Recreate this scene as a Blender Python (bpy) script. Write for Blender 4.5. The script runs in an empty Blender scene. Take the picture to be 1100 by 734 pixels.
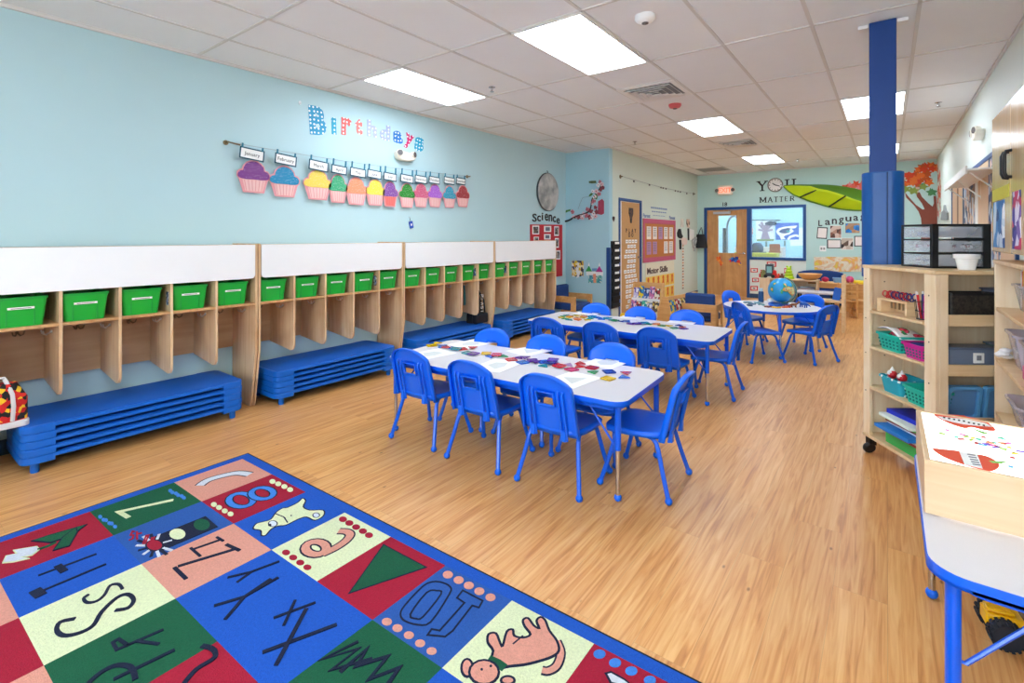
import bpy, math, random
from mathutils import Matrix, Vector
R=math.radians; PI=math.pi
scene=bpy.context.scene
COL=scene.collection
rnd=random.Random(7)
# ---------------------------------------------------------------- camera
F_PX,HOR,YAW,EYE=535.4,254.2,.646,1.44
cam_d=bpy.data.cameras.new('camera'); cam=bpy.data.objects.new('camera',cam_d); COL.objects.link(cam)
cam_d.sensor_width=36; cam_d.lens=F_PX/1100*36; cam_d.shift_y=-(367-HOR)/1100
cam.location=(0,0,EYE); cam.rotation_euler=(PI/2,0,YAW); cam_d.clip_start=.05
scene.camera=cam
cs,sn=math.cos(YAW),math.sin(YAW)
def ray(u,v):
    x=(u-550)/F_PX
    return (x*cs-sn, x*sn+cs, -(v-HOR)/F_PX)
def onX(u,v,x):
    d=ray(u,v); t=x/d[0]; return Vector((x,d[1]*t,EYE+d[2]*t))
def onY(u,v,y):
    d=ray(u,v); t=y/d[1]; return Vector((d[0]*t,y,EYE+d[2]*t))
def onZ(u,v,z):
    d=ray(u,v); t=(z-EYE)/d[2]; return Vector((d[0]*t,d[1]*t,z))
# ---------------------------------------------------------------- room numbers (metres)
XL,XF,XR=-4.66,-3.8,.77
YR,YB,YFRONT=7.8,12.75,-3.0
CH=2.976
# ---------------------------------------------------------------- materials
def lin(c):
    if isinstance(c,str):
        c=tuple(int(c[i:i+2],16)/255 for i in (0,2,4))
    return tuple((x/12.92 if x<=.04045 else ((x+.055)/1.055)**2.4) for x in c)+(1,)
MATS={}
def mat(name,col,rough=.5,metal=0,var=.06,scale=12,bump=0,bscale=60,alpha=1,trans=0,emit=0,ior=1.45,coat=0,ecol=None):
    if name in MATS: return MATS[name]
    m=bpy.data.materials.new(name); m.use_nodes=True
    nt=m.node_tree; N=nt.nodes; L=nt.links
    b=N['Principled BSDF']; c=lin(col)
    b.inputs['Roughness'].default_value=rough; b.inputs['Metallic'].default_value=metal
    b.inputs['IOR'].default_value=ior
    tc=N.new('ShaderNodeTexCoord')
    if var:
        nz=N.new('ShaderNodeTexNoise'); nz.inputs['Scale'].default_value=scale; nz.inputs['Detail'].default_value=3
        L.new(tc.outputs['Object'],nz.inputs['Vector'])
        mx=N.new('ShaderNodeMix'); mx.data_type='RGBA'
        mx.inputs['A'].default_value=tuple(x*(1-var) for x in c[:3])+(1,)
        mx.inputs['B'].default_value=tuple(min(1,x*(1+var)) for x in c[:3])+(1,)
        L.new(nz.outputs['Fac'],mx.inputs['Factor']); L.new(mx.outputs['Result'],b.inputs['Base Color'])
    else: b.inputs['Base Color'].default_value=c
    if bump:
        n2=N.new('ShaderNodeTexNoise'); n2.inputs['Scale'].default_value=bscale; n2.inputs['Detail'].default_value=4
        L.new(tc.outputs['Object'],n2.inputs['Vector'])
        bp=N.new('ShaderNodeBump'); bp.inputs['Strength'].default_value=bump; bp.inputs['Distance'].default_value=.01
        L.new(n2.outputs['Fac'],bp.inputs['Height']); L.new(bp.outputs['Normal'],b.inputs['Normal'])
    if alpha<1: b.inputs['Alpha'].default_value=alpha
    if trans: b.inputs['Transmission Weight'].default_value=trans
    if coat: b.inputs['Coat Weight'].default_value=coat; b.inputs['Coat Roughness'].default_value=.1
    if emit: b.inputs['Emission Color'].default_value=ecol or c; b.inputs['Emission Strength'].default_value=emit
    MATS[name]=m; return m
def wood(name,a,b_,rough=.45,axis=2,scale=1.0,grain=26,coat=0):
    """two-tone veneer with stretched grain along one axis"""
    if name in MATS: return MATS[name]
    m=bpy.data.materials.new(name); m.use_nodes=True
    nt=m.node_tree; N=nt.nodes; L=nt.links; b=N['Principled BSDF']
    b.inputs['Roughness'].default_value=rough
    if coat: b.inputs['Coat Weight'].default_value=coat; b.inputs['Coat Roughness'].default_value=.15
    tc=N.new('ShaderNodeTexCoord'); mp=N.new('ShaderNodeMapping')
    s=[grain*scale]*3; s[axis]=1.6*scale; mp.inputs['Scale'].default_value=s
    L.new(tc.outputs['Object'],mp.inputs['Vector'])
    n1=N.new('ShaderNodeTexNoise'); n1.inputs['Scale'].default_value=1; n1.inputs['Detail'].default_value=5; n1.inputs['Distortion'].default_value=.6
    L.new(mp.outputs['Vector'],n1.inputs['Vector'])
    n2=N.new('ShaderNodeTexNoise'); n2.inputs['Scale'].default_value=2.2; n2.inputs['Detail'].default_value=2; n2.inputs['Distortion'].default_value=1.2
    L.new(tc.outputs['Object'],n2.inputs['Vector'])
    ad=N.new('ShaderNodeMath'); ad.operation='MULTIPLY_ADD'; ad.inputs[1].default_value=.55; L.new(n1.outputs['Fac'],ad.inputs[0])
    mu=N.new('ShaderNodeMath'); mu.operation='MULTIPLY'; mu.inputs[1].default_value=.45; L.new(n2.outputs['Fac'],mu.inputs[0]); L.new(mu.outputs[0],ad.inputs[2])
    cr=N.new('ShaderNodeValToRGB'); cr.color_ramp.elements[0].position=.33; cr.color_ramp.elements[1].position=.68
    cr.color_ramp.elements[0].color=lin(a); cr.color_ramp.elements[1].color=lin(b_)
    L.new(ad.outputs[0],cr.inputs['Fac']); L.new(cr.outputs['Color'],b.inputs['Base Color'])
    MATS[name]=m; return m
def dots(name,base,dot,scale=30,size=.35,rough=.6):
    if name in MATS: return MATS[name]
    m=bpy.data.materials.new(name); m.use_nodes=True
    nt=m.node_tree; N=nt.nodes; L=nt.links; b=N['Principled BSDF']; b.inputs['Roughness'].default_value=rough
    tc=N.new('ShaderNodeTexCoord'); v=N.new('ShaderNodeTexVoronoi'); v.inputs['Scale'].default_value=scale; v.inputs['Randomness'].default_value=.25
    L.new(tc.outputs['Object'],v.inputs['Vector'])
    cr=N.new('ShaderNodeValToRGB'); cr.color_ramp.interpolation='CONSTANT'
    cr.color_ramp.elements[0].color=lin(dot); cr.color_ramp.elements[1].color=lin(base); cr.color_ramp.elements[1].position=size
    L.new(v.outputs['Distance'],cr.inputs['Fac']); L.new(cr.outputs['Color'],b.inputs['Base Color'])
    MATS[name]=m; return m
def patches(name,cols,scale=20,rough=.6,rand=1,bright=1):
    """random patches of several colours (cell pattern), for printed pictures"""
    if name in MATS: return MATS[name]
    m=bpy.data.materials.new(name); m.use_nodes=True
    nt=m.node_tree; N=nt.nodes; L=nt.links; b=N['Principled BSDF']; b.inputs['Roughness'].default_value=rough
    tc=N.new('ShaderNodeTexCoord'); v=N.new('ShaderNodeTexVoronoi'); v.inputs['Scale'].default_value=scale; v.inputs['Randomness'].default_value=rand
    L.new(tc.outputs['Object'],v.inputs['Vector'])
    sp=N.new('ShaderNodeSeparateColor'); L.new(v.outputs['Color'],sp.inputs['Color'])
    cr=N.new('ShaderNodeValToRGB'); cr.color_ramp.interpolation='CONSTANT'
    e=cr.color_ramp.elements; n=len(cols)
    e[0].color=lin(cols[0]); e[1].position=1/n; e[1].color=lin(cols[1])
    for i in range(2,n):
        x=e.new(i/n); x.color=lin(cols[i])
    L.new(sp.outputs['Red'],cr.inputs['Fac']); L.new(cr.outputs['Color'],b.inputs['Base Color'])
    MATS[name]=m; return m
# ---------------------------------------------------------------- mesh builder
class MB:
    def __init__(s,M=None):
        s.v=[]; s.f=[]; s.mi=[]; s.ms=[]; s.M=M or Matrix()
    def slot(s,m):
        if m not in s.ms: s.ms.append(m)
        return s.ms.index(m)
    def add(s,vs,fs,m,M=None):
        k=len(s.v); T=s.M@M if M is not None else s.M
        s.v+=[tuple(T@Vector(p)) for p in vs]; i=s.slot(m)
        for f in fs: s.f.append(tuple(k+q for q in f)); s.mi.append(i)
    def box(s,a,b,m,M=None):
        x0,y0,z0=a; x1,y1,z1=b
        s.add([(x0,y0,z0),(x1,y0,z0),(x1,y1,z0),(x0,y1,z0),(x0,y0,z1),(x1,y0,z1),(x1,y1,z1),(x0,y1,z1)],
              [(0,3,2,1),(4,5,6,7),(0,1,5,4),(1,2,6,5),(2,3,7,6),(3,0,4,7)],m,M)
    def cbox(s,c,d,m,M=None):
        s.box([c[i]-d[i]/2 for i in range(3)],[c[i]+d[i]/2 for i in range(3)],m,M)
    def prism(s,poly,z0,z1,m,M=None):
        n=len(poly)
        A=sum(poly[i][0]*poly[(i+1)%n][1]-poly[(i+1)%n][0]*poly[i][1] for i in range(n))
        if A<0: poly=poly[::-1]
        vs=[(x,y,z0) for x,y in poly]+[(x,y,z1) for x,y in poly]
        fs=[tuple(range(n-1,-1,-1)),tuple(range(n,2*n))]+[(i,(i+1)%n,n+(i+1)%n,n+i) for i in range(n)]
        s.add(vs,fs,m,M)
    def ring(s,outer,inner,z0,z1,m,M=None):
        n=len(outer); assert n==len(inner)
        vs=[(x,y,z) for z in (z0,z1) for x,y in outer]+[(x,y,z) for z in (z0,z1) for x,y in inner]
        fs=[]
        for i in range(n):
            j=(i+1)%n
            fs+=[(i,j,n+j,n+i),(2*n+j,2*n+i,3*n+i,3*n+j),(n+i,n+j,3*n+j,3*n+i),(j,i,2*n+i,2*n+j)]
        s.add(vs,fs,m,M)
    def tube(s,pts,r,m,n=8,M=None,cap=True,closed=False):
        P=[Vector(p) for p in pts]; k=len(P); rr=r if isinstance(r,(list,tuple)) else [r]*k
        T=[]
        for i in range(k):
            if closed: t=P[(i+1)%k]-P[i-1]
            else: t=P[min(i+1,k-1)]-P[max(i-1,0)]
            T.append(t.normalized() if t.length>1e-9 else Vector((0,0,1)))
        up=Vector((0,0,1)) if abs(T[0].z)<.9 else Vector((1,0,0))
        u=T[0].cross(up).normalized(); vs=[]
        for i in range(k):
            u=(u-T[i]*u.dot(T[i])).normalized(); w=T[i].cross(u)
            for j in range(n):
                a=2*PI*j/n; vs.append(P[i]+(u*math.cos(a)+w*math.sin(a))*rr[i])
        fs=[]
        for i in range(k if closed else k-1):
            i2=(i+1)%k
            for j in range(n): fs.append((i*n+j,i*n+(j+1)%n,i2*n+(j+1)%n,i2*n+j))
        if cap and not closed: fs+=[tuple(range(n-1,-1,-1)),tuple(range((k-1)*n,k*n))]
        s.add(vs,fs,m,M)
    def lathe(s,prof,m,n=24,M=None,cap=True):
        k=len(prof); vs=[(r*math.cos(2*PI*j/n),r*math.sin(2*PI*j/n),z) for r,z in prof for j in range(n)]
        fs=[(i*n+j,i*n+(j+1)%n,(i+1)*n+(j+1)%n,(i+1)*n+j) for i in range(k-1) for j in range(n)]
        if cap: fs+=[tuple(range(n-1,-1,-1)),tuple(range((k-1)*n,k*n))]
        s.add(vs,fs,m,M)
    def ball(s,c,r,m,n=12,sc=(1,1,1)):
        k=max(5,n//2); pr=[(max(.0005,r*math.sin(PI*i/k)),-r*math.cos(PI*i/k)) for i in range(k+1)]
        s.lathe(pr,m,n,Matrix.Translation(c)@Matrix.Diagonal((*sc,1)))
    def ribbon(s,pts,w,z0,z1,m,M=None,closed=False):
        """flat band of width w following 2D points"""
        P=[Vector(p[:2]) for p in pts]; k=len(P); L_=[];R_=[]
        for i in range(k):
            a=P[i]-P[i-1] if (i>0 or closed) else P[1]-P[0]
            b=P[(i+1)%k]-P[i] if (i<k-1 or closed) else P[i]-P[i-1]
            a=a.normalized() if a.length>1e-9 else Vector((1,0)); b=b.normalized() if b.length>1e-9 else a
            t=(a+b); t=t.normalized() if t.length>1e-6 else a
            nrm=Vector((-t.y,t.x)); c=max(.5,nrm.dot(Vector((-a.y,a.x)))); ww=(w[i] if isinstance(w,(list,tuple)) else w)/2/c
            L_.append(P[i]+nrm*ww); R_.append(P[i]-nrm*ww)
        if closed: s.ring([tuple(p) for p in R_],[tuple(p) for p in L_],z0,z1,m,M); return
        vs=[(p.x,p.y,z) for z in (z0,z1) for p in L_]+[(p.x,p.y,z) for z in (z0,z1) for p in R_]
        fs=[]
        for i in range(k-1):
            l0,l1,L0,L1=i,i+1,k+i,k+i+1; r0,r1,R0,R1=2*k+i,2*k+i+1,3*k+i,3*k+i+1
            fs+=[(L0,R0,R1,L1),(l0,l1,r1,r0),(l0,L0,L1,l1),(r0,r1,R1,R0)]
        fs+=[(0,2*k,3*k,k),(k-1,2*k-1,4*k-1,3*k-1)]
        s.add(vs,fs,m,M)
    def grid(s,fn,nu,nv,m,skip=None,M=None):
        vs=[fn(i/nu,j/nv) for j in range(nv+1) for i in range(nu+1)]
        fs=[(j*(nu+1)+i,j*(nu+1)+i+1,(j+1)*(nu+1)+i+1,(j+1)*(nu+1)+i) for j in range(nv) for i in range(nu) if not(skip and skip(i,j))]
        s.add(vs,fs,m,M)
    def mesh(s,name):
        me=bpy.data.meshes.new(name); me.from_pydata(s.v,[],s.f)
        for m in s.ms: me.materials.append(m)
        for p,i in zip(me.polygons,s.mi): p.material_index=i; p.use_smooth=True
        me.update(); me.set_sharp_from_angle(angle=R(38)); return me
def part(name,mb,parent=None,bevel=0,label=None,M=None,solid=0,sub=0,kind=None):
    o=bpy.data.objects.new(name,mb.mesh(name)); COL.objects.link(o)
    if parent is not None: o.parent=parent
    if M is not None: o.matrix_basis=M
    if solid:
        md=o.modifiers.new('solid','SOLIDIFY'); md.thickness=solid; md.offset=0
    if sub:
        md=o.modifiers.new('sub','SUBSURF'); md.levels=sub; md.render_levels=sub
    if bevel:
        md=o.modifiers.new('bevel','BEVEL'); md.width=bevel; md.segments=2; md.limit_method='ANGLE'; md.angle_limit=R(40); md.harden_normals=False
    if label: o['label']=label
    if kind: o['kind']=kind
    return o
def tag(o,label,cat,group=None,kind=None):
    if label: o['label']=label
    if cat: o['category']=cat
    if group: o['group']=group
    if kind: o['kind']=kind
    return o
def thing(name,label,cat,M=None,group=None):
    o=bpy.data.objects.new(name,None); COL.objects.link(o); o.empty_display_size=.1
    if M is not None: o.matrix_basis=M
    return tag(o,label,cat,group)
def single(name,mb,label,cat,M=None,group=None,bevel=0,solid=0,kind=None,sub=0):
    return tag(part(name,mb,None,bevel,None,M,solid,sub),label,cat,group,kind)
def struct(name,mb,bevel=0,M=None,parent=None):
    o=part(name,mb,parent,bevel,None,M)
    if parent is None: o['kind']='structure'
    return o
def kids(o): return [c for c in COL.objects if c.parent==o]
CH_CACHE={}
def copy_tree(o,M=None,label=None,group=None,parent=None):
    c=o.copy(); COL.objects.link(c)
    if parent is not None: c.parent=parent
    if M is not None: c.matrix_basis=M
    if label: c['label']=label
    if group: c['group']=group
    for k in (CH_CACHE.setdefault(o.name,kids(o))): copy_tree(k,parent=c)
    return c
def T(x,y,z=0,rz=0): return Matrix.Translation((x,y,z))@Matrix.Rotation(rz,4,'Z')
def frame(o,x,y,z):
    m=Matrix.Identity(4)
    for i in range(3): m[i][0]=x[i]; m[i][1]=y[i]; m[i][2]=z[i]; m[i][3]=o[i]
    return m
# wall frames: local x = to the right as seen from the room, y = up, z = out of the wall
def WL(u,v,x=XL): p=onX(u,v,x); return frame(p,(0,1,0),(0,0,1),(1,0,0))
def WB(u,v,y=YB): p=onY(u,v,y); return frame(p,(1,0,0),(0,0,1),(0,-1,0))
def WR(u,v,x=XR): p=onX(u,v,x); return frame(p,(0,-1,0),(0,0,1),(-1,0,0))
def rel(M,pts,plane,c):
    """pixel points laid on the wall plane, in the frame M"""
    I=M.inverted(); out=[]
    for u,v in pts:
        p=I@(plane(u,v,c)); out.append((p.x,p.y))
    return out
def rrect(w,h,r,n=5,cx=0,cy=0):
    out=[]
    for (sx,sy,a0) in ((1,1,0),(-1,1,90),(-1,-1,180),(1,-1,270)):
        for k in range(n+1):
            a=R(a0+90*k/n); out.append((cx+sx*(w/2-r)+r*math.cos(a),cy+sy*(h/2-r)+r*math.sin(a)))
    return out
def ellipse(cx,cy,a,b,n=20,rot=0):
    c,s_=math.cos(rot),math.sin(rot)
    return [(cx+a*math.cos(2*PI*i/n)*c-b*math.sin(2*PI*i/n)*s_,cy+a*math.cos(2*PI*i/n)*s_+b*math.sin(2*PI*i/n)*c) for i in range(n)]
FONTC={}
def glyphs(mb,text,h,m,z0=0,depth=.002,cx=0,cy=0,sx=1,rot=0,bold=0,M=None,align='CENTER'):
    """text as solid letters; h = capital height; centred at cx,cy"""
    key=(text,bold)
    if key not in FONTC:
        cu=bpy.data.curves.new('t','FONT'); cu.body=text; cu.size=1; cu.resolution_u=3; cu.offset=bold; cu.extrude=.5
        ob=bpy.data.objects.new('t',cu); COL.objects.link(ob); dg=bpy.context.evaluated_depsgraph_get(); dg.update()
        me=bpy.data.meshes.new_from_object(ob.evaluated_get(dg))
        vs=[tuple(v.co) for v in me.vertices]; fs=[tuple(p.vertices) for p in me.polygons]
        bpy.data.objects.remove(ob); bpy.data.curves.remove(cu); bpy.data.meshes.remove(me)
        FONTC[key]=(vs,fs)
    vs,fs=FONTC[key]
    if not vs: return
    x0=min(v[0] for v in vs); x1=max(v[0] for v in vs); y0=min(v[1] for v in vs); y1=max(v[1] for v in vs)
    k=h/.7 if h>0 else -h/(y1-y0)
    mx,my=(x0+x1)/2,((y0+y1)/2 if h<0 else .35)
    Mt=Matrix.Translation((cx,cy,z0))@Matrix.Rotation(rot,4,'Z')
    out=[((x-mx)*k*sx,(y-my)*k,(z+.5)*depth) for x,y,z in vs]
    mb.add(out,fs,m,Mt if M is None else M@Mt)
LIGHT_E=9.2; EXPO=.60; SKY=9.5
BEHIND=[(3,-2),(6,-2)]
# ================================================================ materials of the setting
def floor_mat():
    m=bpy.data.materials.new('oak vinyl planks'); m.use_nodes=True
    nt=m.node_tree; N=nt.nodes; L=nt.links; b=N['Principled BSDF']
    tc=N.new('ShaderNodeTexCoord'); mp=N.new('ShaderNodeMapping'); mp.inputs['Rotation'].default_value=(0,0,PI/2)
    L.new(tc.outputs['Object'],mp.inputs['Vector'])
    br=N.new('ShaderNodeTexBrick'); br.inputs['Scale'].default_value=1; br.inputs['Brick Width'].default_value=1.22; br.inputs['Row Height'].default_value=.18
    br.inputs['Mortar Size'].default_value=.0007; br.inputs['Mortar Smooth'].default_value=.1; br.offset=.37
    br.inputs['Color1'].default_value=lin('E8B676'); br.inputs['Color2'].default_value=lin('D2965A'); br.inputs['Mortar'].default_value=lin('7A4E2C')
    L.new(mp.outputs['Vector'],br.inputs['Vector'])
    m2=N.new('ShaderNodeMapping'); m2.inputs['Scale'].default_value=(46,2.2,1); L.new(tc.outputs['Object'],m2.inputs['Vector'])
    # a different piece of grain on every plank
    ad=N.new('ShaderNodeVectorMath'); ad.operation='ADD'
    sc=N.new('ShaderNodeVectorMath'); sc.operation='SCALE'; sc.inputs['Scale'].default_value=9
    L.new(br.outputs['Color'],sc.inputs[0]); L.new(m2.outputs['Vector'],ad.inputs[0]); L.new(sc.outputs[0],ad.inputs[1])
    n1=N.new('ShaderNodeTexNoise'); n1.inputs['Scale'].default_value=1; n1.inputs['Detail'].default_value=7; n1.inputs['Distortion'].default_value=1.1
    L.new(ad.outputs[0],n1.inputs['Vector'])
    cr=N.new('ShaderNodeValToRGB'); e=cr.color_ramp.elements
    e[0].position=.22; e[0].color=lin('BC7E42'); e[1].position=.70; e[1].color=lin('F4CE90')
    x=e.new(.45); x.color=lin('E4AE6C')
    L.new(n1.outputs['Fac'],cr.inputs['Fac'])
    mx=N.new('ShaderNodeMix'); mx.data_type='RGBA'; mx.blend_type='MULTIPLY'; mx.inputs['Factor'].default_value=1
    g=N.new('ShaderNodeMix'); g.data_type='RGBA'; g.inputs['Factor'].default_value=.4
    g.inputs['A'].default_value=(1,1,1,1)
    L.new(br.outputs['Color'],g.inputs['B'])
    gm=N.new('ShaderNodeGamma'); gm.inputs['Gamma'].default_value=1
    L.new(g.outputs['Result'],mx.inputs['A']); L.new(cr.outputs['Color'],mx.inputs['B'])
    # small dark knots
    vo=N.new('ShaderNodeTexVoronoi'); vo.inputs['Scale'].default_value=3.4
    m3=N.new('ShaderNodeMapping'); m3.inputs['Scale'].default_value=(2.2,1.0,1); L.new(tc.outputs['Object'],m3.inputs['Vector']); L.new(m3.outputs['Vector'],vo.inputs['Vector'])
    c2=N.new('ShaderNodeValToRGB'); c2.color_ramp.elements[0].position=.02; c2.color_ramp.elements[0].color=(.28,.16,.08,1); c2.color_ramp.elements[1].position=.06; c2.color_ramp.elements[1].color=(1,1,1,1)
    L.new(vo.outputs['Distance'],c2.inputs['Fac'])
    my=N.new('ShaderNodeMix'); my.data_type='RGBA'; my.blend_type='MULTIPLY'; my.inputs['Factor'].default_value=.8
    L.new(mx.outputs['Result'],my.inputs['A']); L.new(c2.outputs['Color'],my.inputs['B'])
    L.new(my.outputs['Result'],b.inputs['Base Color'])
    b.inputs['Roughness'].default_value=.34; b.inputs['Specular IOR Level'].default_value=.45
    bp=N.new('ShaderNodeBump'); bp.inputs['Strength'].default_value=.12; bp.inputs['Distance'].default_value=.003
    L.new(n1.outputs['Fac'],bp.inputs['Height']); L.new(bp.outputs['Normal'],b.inputs['Normal'])
    return m
M_FLOOR=floor_mat()
M_WL=mat('pale aqua wall tint','BBDAE0',.55,var=.02,scale=3,bump=.05,bscale=220)  # base tint set wall by wall
M_WR=mat('sky blue wall tint','A9D3E0',.55,var=.02,scale=3,bump=.05,bscale=220)
M_WF=mat('pale sage wall tint','D2DCCF',.55,var=.02,scale=3,bump=.05,bscale=220)
M_WB=mat('light teal wall tint','BEDDD8',.55,var=.02,scale=3,bump=.05,bscale=220)
M_WRT=mat('off white wall paint','E4EDE6',.55,var=.02,scale=3,bump=.05,bscale=220)
M_TILE=mat('ceiling tile','F2F4F6',.9,var=.02,scale=4,bump=.35,bscale=300)
M_GRID=mat('ceiling grid white metal','DAD8D5',.5,var=0)
M_BLUEF=mat('navy painted frame','1D4C8C',.4,var=.04)
M_WHITE=mat('white paint','F2F2F0',.5,var=.01)
M_BASE=mat('dark blue vinyl base','2C4A6B',.5)
def quad(mb,p,m): mb.add(p,[(0,1,2,3)],m)
b=MB(); b.box((XL-.1,YFRONT-.1,-.1),(XR+.1,YB+.15,0),M_FLOOR); struct('floor',b)
b=MB(); b.box((XL-.15,YFRONT,0),(XL,YR+.15,CH+.1),M_WL); struct('wall_left',b)
b=MB(); b.box((XL,YR,0),(XF,YR+.12,CH+.1),M_WR); struct('wall_left_return',b)
# far left wall with a door opening, built of pieces in one mesh
D1a=onX(664.5,210,XF).y; D1b=onX(688.8,215,XF).y
DZ1=2.13
b=MB(); b.box((XF-.12,YR+.12,0),(XF,D1a,CH+.1),M_WF); b.box((XF-.12,D1b,0),(XF,YB,CH+.1),M_WF); b.box((XF-.12,D1a,DZ1),(XF,D1b,CH+.1),M_WF); struct('wall_left_far',b)
b=MB(); b.box((XR,YFRONT,0),(XR+.15,YB,CH+.1),M_WRT); struct('wall_right',b)
# unseen wall behind the camera, with a made-up window added to brighten the room
FWX0,FWX1,FWZ0,FWZ1=-1.9,.55,.75,2.75
b=MB(); b.box((XL,YFRONT-.15,0),(FWX0,YFRONT,CH+.1),M_WL); b.box((FWX1,YFRONT-.15,0),(XR,YFRONT,CH+.1),M_WL)
b.box((FWX0,YFRONT-.15,0),(FWX1,YFRONT,FWZ0),M_WL); b.box((FWX0,YFRONT-.15,FWZ1),(FWX1,YFRONT,CH+.1),M_WL); struct('wall_front',b)
b=MB(); k=.05
Mz=Matrix(((1,0,0,(FWX0+FWX1)/2),(0,0,-1,YFRONT-.05),(0,1,0,(FWZ0+FWZ1)/2),(0,0,0,1)))
b.ring(rrect(FWX1-FWX0,FWZ1-FWZ0,.001,1),rrect(FWX1-FWX0-.12,FWZ1-FWZ0-.12,.001,1),-.03,.03,M_BLUEF,Mz)
for q in (-.25,0,.25): b.box((q*(FWX1-FWX0)-.025,-(FWZ1-FWZ0)/2,-.03),(q*(FWX1-FWX0)+.025,(FWZ1-FWZ0)/2,.03),M_BLUEF,Mz)
struct('added_window',b)
# back wall with door and window openings
bx=lambda u:onY(u,250,YB).x
bz=lambda u,v:onY(u,v,YB).z
DX0,DX1=bx(756.5),bx(805.4); WX0,WX1=bx(805.4),bx(866)
DTOP=bz(760,223.2); WBOT=bz(830,279.5); WTOP=DTOP
b=MB()
b.box((XF-.12,YB,0),(DX0,YB+.15,CH+.1),M_WB); b.box((WX1,YB,0),(XR+.15,YB+.15,CH+.1),M_WB)
b.box((DX0,YB,DTOP),(WX1,YB+.15,CH+.1),M_WB); b.box((WX0,YB,0),(WX1,YB+.15,WBOT),M_WRT)
struct('wall_back',b)
# ceiling: tiles + T-bar grid
b=MB(); b.box((XL-.15,YFRONT-.15,CH),(XR+.15,YB+.15,CH+.08),M_TILE); struct('ceiling',b)
GX0=-4.102; GY0=2.9865
b=MB()
for i in range(-1,9):
    x=GX0+.61*i
    if XL<x<XR: b.box((x-.012,YFRONT,CH-.006),(x+.012,YB if x>XF else YR,CH+.001),M_GRID)
for j in range(-5,9):
    y=GY0+1.22*(j-1)
    if YFRONT<y<YB: b.box((XL if y<YR else XF,y-.012,CH-.006),(XR,y+.012,CH+.001),M_GRID)
for (i,r) in ((3,2.5),(3,5.5)):
    y=GY0+1.22*(r-1); b.box((GX0+.61*i,y-.012,CH-.006),(GX0+.61*(i+1),y+.012,CH+.001),M_GRID)
struct('trim_1',b)
# wall angle at ceiling
b=MB(); t=.02
b.box((XL,YFRONT,CH-.025),(XL+t,YR,CH),M_GRID); b.box((XL,YR-t,CH-.025),(XF,YR,CH),M_GRID); b.box((XF,YR,CH-.025),(XF+t,YB,CH),M_GRID)
b.box((XF,YB-t,CH-.025),(XR,YB,CH),M_GRID); b.box((XR-t,YFRONT,CH-.025),(XR,YB,CH),M_GRID)
struct('trim_2',b)
# baseboards
for nm,a,c in (('baseboard_left',(XL,YFRONT,0),(XL+.008,YR,.1)),('baseboard_return',(XL,YR-.008,0),(XF,YR,.1)),('baseboard_far',(XF,D1b+.06,0),(XF+.008,YB,.1)),
    ('baseboard_right',(XR-.008,YFRONT,0),(XR,YB,.1)),('baseboard_back',(DX1,YB-.008,0),(XR,YB,.1))):
    b=MB(); b.box(a,c,M_BASE); struct(nm,b)
# corner guard on the blue return
b=MB(); z1=onY(650,266,YR).z
b.box((XF-.05,YR-.012,0),(XF+.012,YR,z1),M_BLUEF); b.box((XF,YR-.012,0),(XF+.012,YR+.05,z1),M_BLUEF); struct('trim_3',b,bevel=.003)
# ---------------------------------------------------------------- ceiling lights
M_LIT=mat('glowing acrylic diffuser','FFFFFF',.4,var=0,emit=LIGHT_E,ecol=(.87,.97,1.09,1))
def troffer(i,r,label):
    x0=GX0+.61*i; y0=GY0+1.22*(r-1)
    t=thing('ceiling_light',label,'ceiling light',T(x0+.305,y0+.61,CH),'recessed ceiling light panels')
    f=MB(); f.ring(rrect(.60,1.21,.004,1),rrect(.56,1.17,.004,1),-.014,-.0005,M_WHITE); part('frame',f,t)
    f=MB(); f.box((-.28,-.585,-.009),(.28,.585,-.002),M_LIT); part('diffuser',f,t)
troffer(3,1,'large glowing ceiling panel nearest the camera, in the middle of the ceiling')
troffer(0,1,'glowing ceiling panel close to the left wall, above the Birthdays letters')
troffer(3,4,'glowing ceiling panel between the two square air vents')
troffer(3,7,'small far glowing ceiling panel just beyond the second air vent')
troffer(6,4,'glowing ceiling panel crossed by the blue pillar')
troffer(6,7,'small far glowing ceiling panel left of the blue pillar, near the back wall')
for i,r in BEHIND: troffer(i,r,'glowing ceiling panel behind the camera position')
# ================================================================ materials
M_BP=mat('glossy blue plastic','0066EA',.38,var=.03,coat=.08)
M_BT=mat('blue painted tube','005CE0',.28,var=.02,coat=.2)
M_BD=mat('blue table edge band','0662E4',.35,var=.02)
M_LAM=mat('grey speckled laminate','D9D5D8',.35,var=.06,scale=420)
M_CHR=mat('chrome','C8C8CC',.18,metal=1,var=0)
M_COT=mat('blue cot plastic','0464C8',.42,var=.04)
M_COTF=mat('blue cot fabric','035CBE',.6,var=.05,bump=.15,bscale=400)
M_MAPLE=wood('maple veneer','CFA277','F0D2A8',.4,axis=2,coat=.15)
M_MAPLEB=wood('maple back panel','B88E66','DAB78E',.4,axis=1,scale=.5,coat=.15)
M_BIRCH=wood('birch plywood','E6C89E','F8E6C8',.4,axis=2,coat=.15)
M_BIRCHX=wood('birch plywood edge','D9B383','EFD3A8',.45,axis=0)
M_EDGE=wood('plywood edge','B98552','DDB07B',.5,axis=2)
M_PINE=wood('honey wood','C98F4E','E8B878',.45,axis=0)
M_WB_=mat('glossy white board','F7F7F7',.3,var=.01)
M_GRN=mat('green translucent plastic','1FB43A',.3,var=.03,alpha=.88,coat=.2)
M_GRND=mat('green bin rim','149A35',.35,var=.03)
M_LBL=mat('white paper label','F4F4F2',.6,var=.02)
M_INK=mat('black ink','1C1C1E',.6,var=0)
M_BLK=mat('black plastic','17181B',.4,var=.03)
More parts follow.
